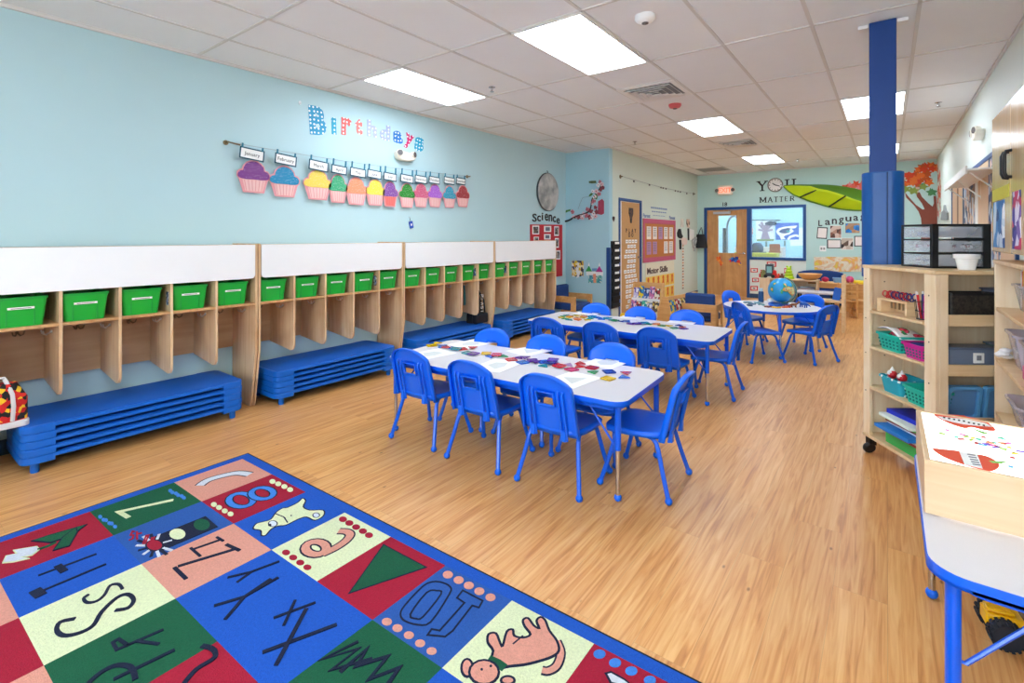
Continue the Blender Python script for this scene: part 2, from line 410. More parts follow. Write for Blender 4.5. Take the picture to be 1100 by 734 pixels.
M_BRASS=mat('aged brass hook','8D7A5C',.35,metal=.9,var=.05)
M_STEEL=mat('brushed steel hook','D5D5D5',.3,metal=.9,var=.03)
# ================================================================ chair (faces +Y)
def make_chair():
    t=thing('school_chair','x','chair')
    b=MB()
    def seat(u,v):
        a=(u-.5)*2; c=(v-.5)*2
        k=1/(abs(a)**5+abs(c)**5)**.2*max(abs(a),abs(c)) if max(abs(a),abs(c))>0 else 1
        x=a*k*(.185-.012*(c<0)*abs(c)); y=.02+c*k*.18
        z=.345-.014*(1-a*a)*(1-c*c)+(.008*abs(c) if c<0 else -.020*max(0,c-.3)**2)
        return (x,y,z)
    b.grid(seat,14,14,M_BP)
    # down-turned apron round the seat
    loop=[seat(i/14,0) for i in range(14)]+[seat(1,i/14) for i in range(14)]+[seat(1-i/14,1) for i in range(14)]+[seat(0,1-i/14) for i in range(14)]
    n=len(loop); vs=loop+[(x*.985,.02+(y-.02)*.985,z-.026) for x,y,z in loop]
    b.add(vs,[(i,(i+1)%n,n+(i+1)%n,n+i)[::-1] for i in range(n)],M_BP)
    part('seat',b,t,solid=.008)
    # backrest
    b=MB(); NU,NV=18,14
    Z0,Z1=.315,.672
    def half(z): s=(z-Z0)/(Z1-Z0); return .178-.012*s
    def back(u,v,dy=0,k=1):
        a=(u-.5)*2
        zt=Z1-.062*abs(a)**2.6
        z=Z0+(zt-Z0)*v
        x=a*half(z)*k*(1 if v<.9 else 1-.05*((v-.9)/.1)*abs(a))
        y=-.152-.085*(z-Z0)/(Z1-Z0)+.022*a*a-dy
        return (x,y,z)
    hole=lambda i,j: 6<=i<=11 and 7<=j<=9
    b.grid(back,NU,NV,M_BP,skip=hole)
    rim=[back(0,j/NV) for j in range(NV)]+[back(i/NU,1) for i in range(NU)]+[back(1,1-j/NV) for j in range(NV+1)]
    n=len(rim); vs=rim+[(x*1.0,y-.032,z) for x,y,z in rim]
    b.add(vs,[(i,i+1,n+i+1,n+i)[::-1] for i in range(n-1)],M_BP)
    # rim of the hand hole
    hl=[back(6/NU,7/NV),back(12/NU,7/NV),back(12/NU,10/NV),back(6/NU,10/NV)]
    vs=hl+[(x,y-.02,z) for x,y,z in hl]; b.add(vs,[(i,(i+1)%4,4+(i+1)%4,4+i) for i in range(4)],M_BP)
    part('backrest',b,t,solid=.007)
    for s in (-1,1):
        b=MB()
        for a in (.50,.68):
            b.tube([(s*a*.17,-.166,.300),(s*a*.17,-.186,.40),(s*a*.168,-.212,.52),(s*a*.165,-.222,.565),(s*a*.165,-.214,.585)],.0075,M_BP,6)
        b.box((s*.59*.17-.014,-.186,.30),(s*.59*.17+.014,-.170,.36),M_BP)
        part('back_rib',b,t)
    for sx in (-1,1):
        for sy in (-1,1):
            b=MB()
            b.tube([(sx*.203,.005+sy*.196,.024),(sx*.180,.005+sy*.158,.15),(sx*.162,.005+sy*.128,.262),(sx*.157,.005+sy*.116,.295),(sx*.15,.005+sy*.092,.317),(sx*.146,.005+sy*.055,.324),(sx*.145,.005,.325)],.0132,M_BT,8)
            l=part('leg',b,t)
            b=MB(); b.ball((sx*.204,.005+sy*.198,.0205),.0205,M_BP,12); part('foot',b,l)
    return t
chair0=make_chair(); chair_used=[]
def chair(x,y,deg,label,group):
    M=T(x,y,0,R(deg))
    if not chair_used:
        chair_used.append(1); chair0.matrix_basis=M; chair0['label']=label; chair0['group']=group; return chair0
    return copy_tree(chair0,M,label,group)
# first table
g='blue chairs round the front table'
chair(-2.635,2.525,3,'blue child chair at the near side of the front table, leftmost of three',g)
chair(-2.09,2.53,3,'blue child chair at the near side of the front table, middle of three',g)
chair(-1.545,2.56,2,'blue child chair at the near side of the front table, rightmost, nearest the dog square',g)
chair(-2.60,2.98,183,'blue child chair tucked under the far side of the front table, leftmost of three',g)
chair(-2.10,3.03,183,'blue child chair tucked under the far side of the front table, middle of three',g)
chair(-1.56,3.05,182,'blue child chair tucked under the far side of the front table, rightmost of three',g)
chair(-1.14,2.83,93,'blue child chair at the right-hand end of the front table, seen from the side',g)
g='blue chairs round the second table'
chair(-2.60,4.20,2,'blue child chair at the near side of the second table, leftmost of three',g)
chair(-2.08,4.27,2,'blue child chair at the near side of the second table, middle',g)
chair(-1.575,4.32,2,'blue child chair at the near side of the second table, rightmost',g)
chair(-2.66,4.93,182,'blue child chair on the far side of the second table, leftmost of three',g)
chair(-2.14,4.96,182,'blue child chair on the far side of the second table, middle of three',g)
chair(-1.66,5.02,182,'blue child chair on the far side of the second table, rightmost of three',g)
chair(-1.27,4.82,92,'blue child chair at the right-hand end of the second table, seen from the side',g)
g='blue chairs round the round table'
chair(-1.22,6.40,-48,'blue child chair at the round table, back to the camera, left of the table leg',g)
chair(-.72,6.72,62,'blue child chair at the round table, rightmost, turned to face the globe',g)
chair(-1.58,7.40,-115,'blue child chair at the left side of the round table, mostly hidden by another chair',g)
chair(-.89,7.45,160,'blue child chair at the far side of the round table, behind the globe stand',g)
# ================================================================ tables
def table_leg(t,x,y,zt,dx,dy,split=.28,brace=None):
    if zt<.55 and TNEAR and y<0: split=.10
    b=MB(); b.tube([(x,y,zt),(x+dx*(1-split/zt),y+dy*(1-split/zt),split)],.0175,M_BT,12); l=part('leg',b,t)
    b=MB(); b.tube([(x+dx*(1-(split+.02)/zt),y+dy*(1-(split+.02)/zt),split+.02),(x+dx*.95,y+dy*.95,.03)],.0125,M_CHR,10); part('leg_insert',b,l,label='chrome lower leg')
    b=MB(); b.ball((x+dx,y+dy,.021),.021,M_BP,14); part('foot',b,l)
    if brace:
        b=MB(); k=1-.30/zt
        b.tube([(x+dx*k,y+dy*k,.31),(x+dx*k+brace[0]*.12,y+dy*k+brace[1]*.12,.305),(x+brace[0],y+brace[1],zt)],.006,M_BT,6); part('brace',b,l)
TNEAR=[]
def rect_table(label,cx,cy,rz,w,d,h,legs,br=1):
    t=thing('activity_table',label,'table',T(cx,cy,0,rz))
    b=MB(); b.prism(rrect(w-.006,d-.006,.085,8),h-.024,h,M_LAM); part('tabletop',b,t)
    b=MB(); b.ring(rrect(w,d,.088,8),rrect(w-.008,d-.008,.084,8),h-.032,h-.0008,M_BD)
    b.ring(rrect(w-.0,d-.0,.088,8),rrect(w-.05,d-.05,.064,8),h-.032,h-.024,M_BD); part('edge_band',b,t,label='blue edge band')
    b=MB(); b.ring(rrect(w-.14,d-.12,.05,3),rrect(w-.18,d-.16,.04,3),h-.07,h-.024,M_BD); part('apron',b,t)
    for sx,sy in legs: table_leg(t,sx*(w/2-.055),sy*(d/2-.06),h-.024,sx*.0,sy*.0,brace=(-sx*.22,-sy*.03) if br else None)
    return t
four=((-1,-1),(1,-1),(1,1),(-1,1))
TB1=T(-2.055,2.79,0,R(2.6)); TB2=T(-2.125,4.71,0,R(.8))
rect_table('long grey table with blue edge nearest the rug, white papers and coloured tiles on it',-2.055,2.79,R(2.6),1.85,.76,.555,four)
rect_table('long grey table with blue edge carrying the ring of tiles, behind the front table',-2.125,4.71,R(.8),1.90,.80,.555,four)
t=thing('activity_table','round grey table with blue edge carrying the globe','table',T(-1.185,7.06,0,0))
RTR=.56
b=MB(); b.prism(ellipse(0,0,RTR-.003,RTR-.003,48),.531,.555,M_LAM); part('tabletop',b,t)
b=MB(); b.ring(ellipse(0,0,RTR,RTR,48),ellipse(0,0,RTR-.005,RTR-.005,48),.523,.5542,M_BD); b.ring(ellipse(0,0,RTR,RTR,48),ellipse(0,0,RTR-.03,RTR-.03,48),.523,.531,M_BD); part('edge_band',b,t)
for a in (-70,20,110,200): table_leg(t,.48*math.cos(R(a)),.48*math.sin(R(a)),.531,.06*math.cos(R(a)),.06*math.sin(R(a)),brace=(-.18*math.cos(R(a)),-.18*math.sin(R(a))))
# near table with the light box
TEX,TEY,TEW,TED,TEH=.425,2.185,.68,.93,.56
TNEAR.append(1)
t=rect_table('grey table with thick blue edge in the lower right corner, carrying a wooden light box',TEX,TEY,0,TEW,TED,TEH,four,br=1)
# ================================================================ lockers
UX=-4.64   # rear of the lockers
XT=-4.22   # front
UL=1.563
def side_profile(low):
    if low: return [(UX,0),(-4.315,0),(-4.305,.02),(XT,.50),(XT,1.372),(XT-.0,1.38),(UX,1.38)]
    return [(UX,.46),(-4.28,.42),(-4.25,.425),(XT-.005,.455),(XT,.49),(XT,1.10),(UX,1.10)]
def slab_y(poly,y0,y1,m,b):  # profile in x,z extruded along y
    Mx=Matrix(((1,0,0,0),(0,0,1,0),(0,1,0,0),(0,0,0,1)))
    b.prism(poly,y0,y1,m,Mx)
def hook(parent,x,y,z,dirx,diry,m,dbl=True):
    b=MB()
    nx,ny=dirx,diry; tx,ty=-ny,nx
    for s in ((-1,1) if dbl else (0,)):
        P=[(x+nx*.004,y+ny*.004,z),(x+nx*.03+tx*s*.012,y+ny*.03+ty*s*.012,z-.018),(x+nx*.045+tx*s*.024,y+ny*.045+ty*s*.024,z-.010),(x+nx*.05+tx*s*.03,y+ny*.05+ty*s*.03,z+.012)]
        b.tube(P,.0045,m,6)
    b.ball((x+nx*.004,y+ny*.004,z),.010,m,8)
    part('coat_hook',b,parent)
def locker(y0,idx,lab):
    t=thing('coat_locker',lab,'locker',T(0,0),'coat lockers along the left wall')
    N5=5; w=(UL-.018)/N5
    for k in (0,1):
        b=MB(); ya=y0+k*(UL-.018); slab_y(side_profile(True),ya,ya+.018,M_MAPLE,b)
        part('end_panel',b,t,bevel=.002)
    for k in range(1,5):
        b=MB(); ya=y0+k*w; slab_y(side_profile(False),ya,ya+.018,M_MAPLE,b)
        p=part('divider',b,t,bevel=.002)
        hook(p,-4.40,ya,.815,0,-1,M_STEEL)
    hook(t,-4.40,y0+UL-.018,.815,0,-1,M_STEEL)
    b=MB(); b.box((UX,y0+.018,.868),(XT-.002,y0+UL-.018,.886),M_EDGE); part('shelf',b,t)
    b=MB(); b.box((UX,y0+.018,1.352),(XT-.02,y0+UL-.018,1.37),M_MAPLE); part('top_panel',b,t)
    b=MB(); b.box((UX,y0+.018,.47),(UX+.012,y0+UL-.018,1.352),M_MAPLEB); part('back_panel',b,t)
    for k in range(5): hook(t,UX+.014,y0+w*(k+.5)+.02,.80,1,0,M_BRASS)
    # white display board across the top with rounded lower corners
    b=MB(); L0,L1,zb,zt,r=y0+.022,y0+UL-.022,1.092,1.372,.03
    pts=[(L0,zt),(L0,zb+r)]+[(L0+r-r*math.cos(R(a)),zb+r-r*math.sin(R(a))) for a in (30,60,90)]+[(L1-r+r*math.cos(R(a)),zb+r-r*math.sin(R(a))) for a in (90,60,30)]+[(L1,zb+r),(L1,zt)]
    My=Matrix(((0,0,1,0),(1,0,0,0),(0,1,0,0),(0,0,0,1)))
    b.prism(pts,XT+.0,XT+.006,M_WB_,My); part('display_board',b,t,label='plain white board')
    return t
YU=[.49,2.062,3.634,5.206]
ORD=['nearest the camera, behind the rug','second from the camera','third one, holding the black backpack','farthest one, beside the red board']
for i,y in enumerate(YU): locker(y,i,'maple coat locker with white board and green bins, '+ORD[i])
# ================================================================ green bins
def tub(b,w0,d0,w1,d1,h,r,m,th=.004,z=0,n=4,M=None,lip=0,mlip=None):
    """open tapered tub: bottom w0 x d0, top w1 x d1"""
    o0=rrect(w0,d0,r,n); o1=rrect(w1,d1,r,n); i0=rrect(w0-2*th,d0-2*th,r*.8,n); i1=rrect(w1-2*th,d1-2*th,r*.8,n); k=len(o0)
    vs=[(x,y,z) for x,y in o0]+[(x,y,z+h) for x,y in o1]+[(x,y,z+h) for x,y in i1]+[(x,y,z+th) for x,y in i0]
    fs=[tuple(range(k-1,-1,-1)),tuple(range(3*k,4*k))]
    for i in range(k):
        j=(i+1)%k
        fs+=[(i,j,k+j,k+i),(k+i,k+j,2*k+j,2*k+i),(2*k+i,2*k+j,3*k+j,3*k+i)]
    b.add(vs,fs,m,M)
    if lip:
        b.ring(rrect(w1+2*lip,d1+2*lip,r+lip,n),rrect(w1-.001,d1-.001,r,n),z+h-.014,z+h,mlip or m,M)
def green_bin(y,lab,kind,M):
    t=thing('storage_bin',lab,'bin',M,'green bins in the lockers')
    b=MB(); tub(b,.325,.205,.345,.245,.178,.02,M_GRN); part('tub',b,t)
    b=MB(); b.ring(rrect(.352,.254,.022,4),rrect(.338,.238,.018,4),.166,.182,M_GRND)
    part('rim',b,t)
    for s in (-1,1):
        b=MB(); b.box((.150,s*.062-.004,.01),(.168,s*.062+.004,.165),M_GRND); part('ridge',b,t)
    b=MB(); b.box((.1745,-.06,.108),(.1765,.06,.121),M_LBL); b.box((.1765,-.045,.112),(.1768,.045,.1155),M_INK)
    part('name_strip',b,t,label='white paper strip')
    return t
ORDN=['first','second','third','fourth','fifth']
UN=['nearest locker','second locker','third locker','farthest locker']
w=(UL-.018)/5
for i,y in enumerate(YU):
    for k in range(5):
        yc=y+.018+w*(k+.5)-.009-.012
        M=Matrix.Translation((-4.412+rnd.uniform(-.004,.006),yc-.010,.8865))@Matrix.Rotation(R(rnd.uniform(-2,2)),4,'Z')
        green_bin(yc,'green plastic bin in the %s cubby from the left of the %s'%(ORDN[k],UN[i]),0,M)
# dark photo cards on the cubby sides
M_CARD=patches('small printed card',['2B4FA0','C8CDD8','202A44','7E90C0'],60)
for (i,k) in ((0,3),(1,4),(2,4),(3,1)):
    y=YU[i]+k*w-.0012; b=MB(); b.box((-4.30,y,.93),(-4.255,y+.001,1.03),M_CARD)
    single('picture_card',b,'small blue printed card stuck inside the %s cubby of the %s'%(ORDN[k-1],UN[i]),'card')
# ================================================================ cots
def make_cot():
    t=thing('stacking_cot','x','cot'); L_,W=1.29,.52; h=.0455
    for s in (-1,1):
        b=MB(); e=.155
        # rounded end rail: U shape
        out=[]; r=.07
        yo=s*L_/2; yi=s*(L_/2-e)
        pts=[(W/2,yi)]+[(W/2-r+r*math.cos(R(a)),yo-s*r+s*r*math.sin(R(a))) for a in range(0,91,15)]+[(-W/2+r-r*math.cos(R(a)),yo-s*r+s*r*math.sin(R(a))) for a in range(90,-1,-15)]+[(-W/2,yi)]
        b.prism(pts,.004,h-.003,M_COT)
        b.prism([(x*.988,y*.997) for x,y in pts],.0,h,M_COT)
        part('end_rail',b,t,bevel=.002)
    for s in (-1,1):
        b=MB(); b.box((s*(W/2-.016)-.014,-L_/2+.14,.022),(s*(W/2-.016)+.014,L_/2-.14,.043),M_COT); part('side_rail',b,t,bevel=.003)
    b=MB(); b.box((-W/2+.022,-L_/2+.02,h-.004),(W/2-.022,L_/2-.02,h+.0008),M_COTF); part('fabric',b,t)
    return t
cot0=make_cot(); used=[]; BOT=[]
LEV=['bottom','second from the bottom','middle','second from the top','topmost']
STK=[(-4.365,1.252,'under the nearest locker'),(-4.365,2.80,'under the second locker'),(-4.365,4.39,'under the third locker'),(-4.365,5.96,'under the farthest locker')]
for sx_,sy_,nm in STK:
    for k in range(5):
        M=Matrix.Translation((sx_+rnd.uniform(-.003,.003),sy_+rnd.uniform(-.004,.004),.062+.0465*k))
        lab='blue stacking cot, %s one of the five %s'%(LEV[k],nm)
        if not used: used.append(1); c=cot0; c.matrix_basis=M; c['label']=lab; c['group']='stacking cots'
        else: c=copy_tree(cot0,M,lab,'stacking cots')
        if k==0: BOT.append(c)
for c in BOT:
    if True:
        if True:
            for a in (-1,1):
                for e in (-1,1):
                    b=MB(); b.lathe([(.02,-.062),(.022,-.05),(.022,-.01),(.026,.002)],M_COT,14,Matrix.Translation((a*.205,e*.575,0))); part('leg',b,c)
# ================================================================ rug
PILE=dict(rough=.95,var=.22,scale=110,bump=.8,bscale=260)
RB=mat('rug royal blue','1256BE',**PILE); RBD=mat('rug mid blue','2659A8',**PILE); RR_=mat('rug crimson','A80C30',**PILE); RG=mat('rug green','0A5A3A',**PILE)
RC=mat('rug cream','E3EABC',**PILE); RP=mat('rug peach','E29C88',**PILE); RN=mat('rug navy','0A1636',**PILE); RWH=mat('rug white','DADFE8',**PILE); RLB=mat('rug light blue','3F86DE',**PILE)
RK=mat('rug black binding','101820',.9)
RZ=.010
b=MB()
NX,NY=9,7
X0,Y0=-3.312,1.515; DX,DY=.3555,.384; SH=.008
def rc(i,j): return (X0+DX*i, Y0-DY*j+SH*i)
def rq(poly,z0,z1,m): b.prism(poly,z0,z1,m)
o=.058
outer=[(rc(0,0)[0]-o,rc(0,0)[1]+o),(rc(NX,0)[0]+o,rc(NX,0)[1]+o),(rc(NX,NY)[0]+o,rc(NX,NY)[1]-o),(rc(0,NY)[0]-o,rc(0,NY)[1]-o)]
o2=o+.008
outk=[(rc(0,0)[0]-o2,rc(0,0)[1]+o2),(rc(NX,0)[0]+o2,rc(NX,0)[1]+o2),(rc(NX,NY)[0]+o2,rc(NX,NY)[1]-o2),(rc(0,NY)[0]-o2,rc(0,NY)[1]-o2)]
rq(outk,.0005,.0085,RK); rq(outer,.001,.0092,RB)
CELLS=['PRBCRBCRG','GBPBBGBPR','RBCGRBCGB','BPRPBCRGP','CRGBPRBCB','GBPRCGRBP','RCBGBPCRG']
CM=dict(P=RP,R=RR_,B=RB,C=RC,G=RG)
for j in range(NY):
    for i in range(NX):
        m=CM[CELLS[j][i]]
        if (i,j) in ((1,1),(5,0)): m=RBD
        p=[rc(i,j),rc(i+1,j),rc(i+1,j+1),rc(i,j+1)]; b.add([(x,y,RZ) for x,y in p]+[(x,y,.009) for x,y in p],[(3,2,1,0),(0,1,5,4),(1,2,6,5),(2,3,7,6),(3,0,4,7)],m)
def A4(pts): return [tuple(onZ(x/2.75,480+y/2.75,RZ))[:2] for x,y in pts]
def A5(pts): return [tuple(onZ(380+x/2.75,480+y/2.75,RZ))[:2] for x,y in pts]
z_=[RZ+.0004]
def rib(P,w,m,closed=False):
    b.ribbon(P,w,RZ-.002,z_[0],m,closed=closed); z_[0]+=.00003
def fil(P,m,outline=None,w=.008):
    b.prism(P,RZ-.002,z_[0],m); z_[0]+=.00003
    if outline: rib(P,w,outline,True)
def smooth(P,n=4,closed=False):
    k=len(P); out=[]
    rng=range(k if closed else k-1)
    for i in rng:
        p0=P[(i-1)%k] if (closed or i>0) else P[i]; p1=P[i]; p2=P[(i+1)%k]; p3=P[(i+2)%k] if (closed or i<k-2) else P[i+1]
        for s in range(n):
            t=s/n; out.append(tuple(.5*((2*p1[q])+(-p0[q]+p2[q])*t+(2*p0[q]-5*p1[q]+4*p2[q]-p3[q])*t*t+(-p0[q]+3*p1[q]-3*p2[q]+p3[q])*t**3) for q in (0,1)))
    if not closed: out.append(tuple(P[-1]))
    return out
def ell4(cx,cy,rx,ry,A=A4): return A([(cx+rx*math.cos(2*PI*i/16),cy+ry*math.sin(2*PI*i/16)) for i in range(16)])
# banana / arc
P=A4(smooth([(590,115),(612,100),(650,88),(700,78),(738,82)]))
rib(P,.062,RN); rib(P,.046,RWH)
# 8
for c in ((712,158,36,20),(775,138,33,17)):
    P=ell4(*c); rib(P,.044,RN,True); rib(P,.030,RLB,True)
for p in ((805,103),(822,110),(840,118),(857,127),(632,171),(647,180),(664,190),(681,199)): fil(ell4(*p,9,7),RC)
# bear
body=A4(smooth([(748,243),(757,228),(778,222),(800,215),(815,195),(835,182),(850,180),(880,165),(893,153),(903,160),(896,178),(915,188),(955,188),(955,205),(930,218),(905,208),(880,215),(845,232),(820,235),(800,245),(785,262),(772,262),(770,248)],3,True))
fil(body,RC,RN,.007); fil(ell4(806,228,13,9),RWH,RN,.005); fil(ell4(934,203,10,7),RWH,RN,.005); fil(ell4(797,232,5,4),RN)
for p in ((842,212),(860,204)): fil(ell4(*p,2.5,2),RN)
rib(A4([(812,198),(838,208),(850,225)]),.006,RN)
# 9
P=ell4(933,300,31,19); rib(P,.052,RN,True)
P2=A4(smooth([(952,318),(990,300),(1020,280),(1034,262),(1025,252),(1000,250)])); rib(P2,.050,RN); rib(P,.036,RP,True); rib(P2,.036,RP)
for p in ((1013,215),(1032,226),(1052,238),(1072,250),(1090,262),(845,313),(866,328),(887,343),(908,357)): fil(ell4(*p,12,8),RR_)
# triangle
fil(A5([(88,290),(214,357),(-14,434)]),RG,RN,.006)
# ten
rib(A5(smooth([(262,402),(285,415),(282,437),(228,518),(190,527),(150,515),(138,495),(152,468),(203,414),(232,400)],3,True)),.007,RN,True)
rib(A5(smooth([(245,426),(258,436),(205,503),(184,509),(167,496),(215,432)],3,True)),.007,RN,True)
rib(A5([(322,425),(381,456),(370,476),(350,470),(292,545),(270,562),(218,557),(230,540),(254,544),(327,462),(305,447)]),.007,RN,True)
for p in ((278,379),(310,395),(340,411),(371,428),(404,446),(98,518),(129,537),(163,558),(196,582),(230,605)): fil(ell4(*p,15,11,A5),RP)
# dog
rib(A5(smooth([(600,575),(612,610),(600,648),(575,664),(556,662)])),.034,RN); rib(A5(smooth([(600,575),(612,610),(600,648),(575,664),(556,662)])),.022,RP)
dog=A5(smooth([(402,640),(412,605),(396,580),(398,556),(420,553),(432,580),(440,590),(452,548),(470,542),(474,560),(500,566),(522,556),(505,532),(500,514),(515,508),(532,530),(548,538),(540,516),(552,505),(566,515),(578,545),(600,575),(606,605),(585,622),(550,634),(505,645),(460,650),(430,655)],3,True))
fil(dog,RP,RN,.009); rib(A5([(398,628),(425,640),(446,655)]),.030,RG)
fil(ell4(335,655,17,26,A5),RP,RN,.008); fil(ell4(385,668,44,36,A5),RP,RN,.008); fil(ell4(455,692,20,12,A5),RP,RN,.008)
for p in ((405,650),(378,660)): fil(ell4(*p,4,4,A5),RN)
rib(A5([(470,585),(500,560)]),.006,RN)
# dots and bone in the last red cell
for p in ((726,614),(772,640),(820,664),(875,692)): fil(ell4(*p,18,13,A5),RLB)
fil(A5([(745,672),(760,668),(800,690),(830,715),(760,700)]),RWH,RN,.007)
# 7
rib(A4([(380,210),(351,193),(420,178),(512,158)]),[.022,.022,.020,.024],RC)
for k in range(3):
    for q in (0,1):
        fil(ell4(503+17*k+q*6,131+8*k+q*9-4*q,6,5),RLB); fil(ell4(296+17*k+q*10,208+10*k+q*9,6,5),RLB)
# stop light
P=A4([(405,300),(470,268),(600,208),(642,222),(640,236),(560,270),(430,328)])
rib(A4([(455,292),(625,222)]),.150,RN)
fil(ell4(596,232,24,17),RG); fil(ell4(524,260,24,16),RC)
for k in range(14):
    a=2*PI*k/14; rib(A4([(458+26*math.cos(a),293+17*math.sin(a)),(458+56*math.cos(a),293+34*math.sin(a))]),.012,RWH if k%2 else RN)
fil(ell4(456,293,25,16),RR_,RN,.006)
for k,g_ in enumerate([[(0,.9),(-.5,1),(-.6,.6),(.1,.5),(.2,.1),(-.5,0)],[(-.6,1),(.3,1)],[(0,0),(.5,0),(.5,1),(0,1),(0,0)],[(0,0),(0,1),(.5,1),(.5,.5),(0,.5)]]):
    cx,cy=388+17*k,250+7*k
    rib(A4([(cx+x*14+y*10-4*k*0,cy+26*(1-y)-x*3) for x,y in g_]),.008,RR_)
rib(A4([(388+17,275),(404,252)]),.008,RR_)
# letters
for L_ in ([(115,382),(285,318)],[(125,428),(313,348)],[(560,303),(650,272)],[(545,390),(520,362)]): pass
S=.0105
def st(*strokes,w=S,A=A4):
    for s_ in strokes: rib(A(s_),w,RN)
st([(113,382),(285,318)],[(118,430),(313,348)]); st([(170,352),(190,370)],w=.026); st([(102,425),(122,442)],w=.036)
st([(640,268),(660,280)],[(652,276),(568,305)],[(563,300),(592,325)]); st([(668,290),(708,308)],[(697,303),(525,355)],[(515,358),(550,392)],w=.0145)
st(smooth([(362,422),(350,408),(325,412),(308,440),(285,458),(258,462),(247,450),(262,438)])); st(smooth([(340,485),(378,478),(395,455),(378,438),(345,448),(300,490),(275,530),(235,552),(190,560),(168,545),(178,520),(222,510)]),w=.0145)
st([(825,340),(740,372),(672,388)],[(745,370),(700,402)]); st([(822,388),(722,445),(632,472)],[(722,445),(665,512)],w=.013)
st([(800,392),(722,445)],w=.013)
st([(932,462),(808,508)],[(872,455),(838,530)]); st([(995,527),(775,610)],[(905,480),(815,648)],w=.0145)
st([(483,542),(345,602),(333,580),(350,570),(380,590)],[(400,576),(470,585)] ) ; st([(516,602),(335,690)],w=.013); st(smooth([(400,690),(388,655),(345,648),(300,668),(262,700)]),w=.016)
st(smooth([(596,590),(628,600),(634,625),(580,660),(545,700)]),w=.016)
st([(1058,578),(948,632),(1060,598),(978,662),(1100,628)]); st([(-40,668),(40,598),(8,650),(100,622),(45,690),(135,655),(100,705)],w=.0145,A=A5)
# tulip
fil(A4([(8,345),(18,325),(50,318),(40,308),(108,297),(117,305),(95,322),(60,330),(85,332),(40,342)]),RWH,RC,.004)
rib(A4([(110,306),(140,296),(165,284)]),.014,RG); fil(A4([(95,280),(150,262),(255,232),(215,262),(150,285)]),RG,RN,.005); fil(A4([(158,308),(185,270),(225,240),(228,255),(205,295)]),RG,RN,.005)
single('alphabet_rug',b,'large blue-bordered alphabet rug of crimson, green, cream and peach squares on the floor','rug')
# ================================================================ pillar
M_PIL=mat('royal blue gloss paint','043C86',.5,var=.05)
M_PAD=mat('blue vinyl pad','04549E',.38,var=.08,bump=.25,bscale=9)
PY=4.405
px0=onY(933.5,100,PY).x; px1=onY(963,100,PY).x
t=thing('pillar','tall square blue pillar rising from a padded base to the ceiling','pillar',T((px0+px1)/2,PY+.075,0))
hw=(px1-px0)/2
b=MB(); b.box((-hw,-.075,0),(hw,.075,CH-.002),M_PIL); part('post',b,t,bevel=.004)
pz=onY(950,184,PY-.04).z
b=MB(); b.ring(rrect(.245,.235,.075,8),rrect(2*hw+.002,.152,.002,8),1.15,pz,M_PAD)
part('pad',b,t,label='blue vinyl wrap-round pad',bevel=.006)
b=MB(); b.box((.024,-.124,1.16),(.030,-.116,pz-.006),mat('dark seam','07365F',.6)); b.box((.030,-.1215,1.16),(.05,-.116,pz-.004),M_PAD); part('pad_flap',b,t)
b=MB()
for s in (-1,1): b.box((s*(hw+.045)-.03,-.05,CH-.022),(s*(hw+.045)+.03,.03,CH-.006),M_WHITE)
p1=b
for s in (-1,1):
    b=MB(); b.box((s*(hw+.035)-.03,-.06,CH-.03),(s*(hw+.035)+.03,.02,CH-.006),M_WHITE); part('ceiling_bracket',b,t)
# ================================================================ storage tower (turned to face the camera)
TW=frame((0,0,0),(cs,sn,0),(-sn,cs,0),(0,0,1))@Matrix.Rotation(R(0),4,'Z')
xa,ya=2.335,2.745
TWR=TW@Matrix.Translation((xa,ya,0))@Matrix.Rotation(R(-2.5),4,'Z')
W,D=.60,.60; Zb,Zt=.115,1.252
t=thing('storage_tower','birch storage tower on castors with shelves on two sides, in front of the blue pillar','shelf unit',TWR)
b=MB(); b.box((-.012,-.012,Zt-.022),(W,D+.0,Zt),M_BIRCHX); part('top_board',b,t,bevel=.004)
b=MB(); b.box((-.012,-.012,Zb),(W,D,Zb+.022),M_BIRCHX); part('base_board',b,t,bevel=.004)
AD=.235   # depth of the shelves on the left side
b=MB(); b.box((-.006,D-.065,Zb+.022),(.014,D-.004,Zt-.022),M_BIRCH); part('side_post',b,t,bevel=.002)
b=MB(); b.box((-.006,-.006,Zb+.022),(.014,.075,Zt-.022),M_BIRCH); b.box((.0141,-.006,Zb+.022),(.062,.012,Zt-.022),M_BIRCH); part('corner_post',b,t,bevel=.002)
b=MB(); b.box((.014,D-.02,Zb+.022),(AD,D-.004,Zt-.022),M_BIRCH); part('end_panel',b,t)
b=MB(); b.box((AD,.20,Zb+.022),(AD+.014,D-.004,Zt-.022),M_BIRCH); part('back_panel',b,t)
b=MB(); b.prism([(.016,.077),(AD,.19),(W-.01,.19),(W-.01,.202),(AD-.004,.202),(.016,.090)],Zb+.022,Zt-.022,M_BIRCH); part('inner_panel',b,t)
SHZ=[.955,.72,.455]
for z in SHZ:
    b=MB(); b.prism([(-.004,.092),(.016,.092),(AD-.006,.204),(AD-.002,D-.021),(-.004,D-.021)],z-.016,z,M_BIRCHX); part('shelf',b,t,bevel=.002)
for z,lz in ((.965,.062),(.69,.062),(.40,.062)):
    b=MB(); b.prism([(.063,.0105),(W-.018,.0105),(W-.018,.188),(AD,.188),(.063,.099)],z-.014,z,M_BIRCHX); b.box((.063,-.006,z-.018),(W-.018,.010,z+lz-.018),M_BIRCHX); part('lipped_shelf',b,t,bevel=.002)
b=MB(); b.box((W-.016,-.006,Zb+.022),(W,.20,Zt-.022),M_BIRCH); part('end_panel',b,t)
M_SCREW=mat('dark screw cap','5A4634',.5)
b=MB()
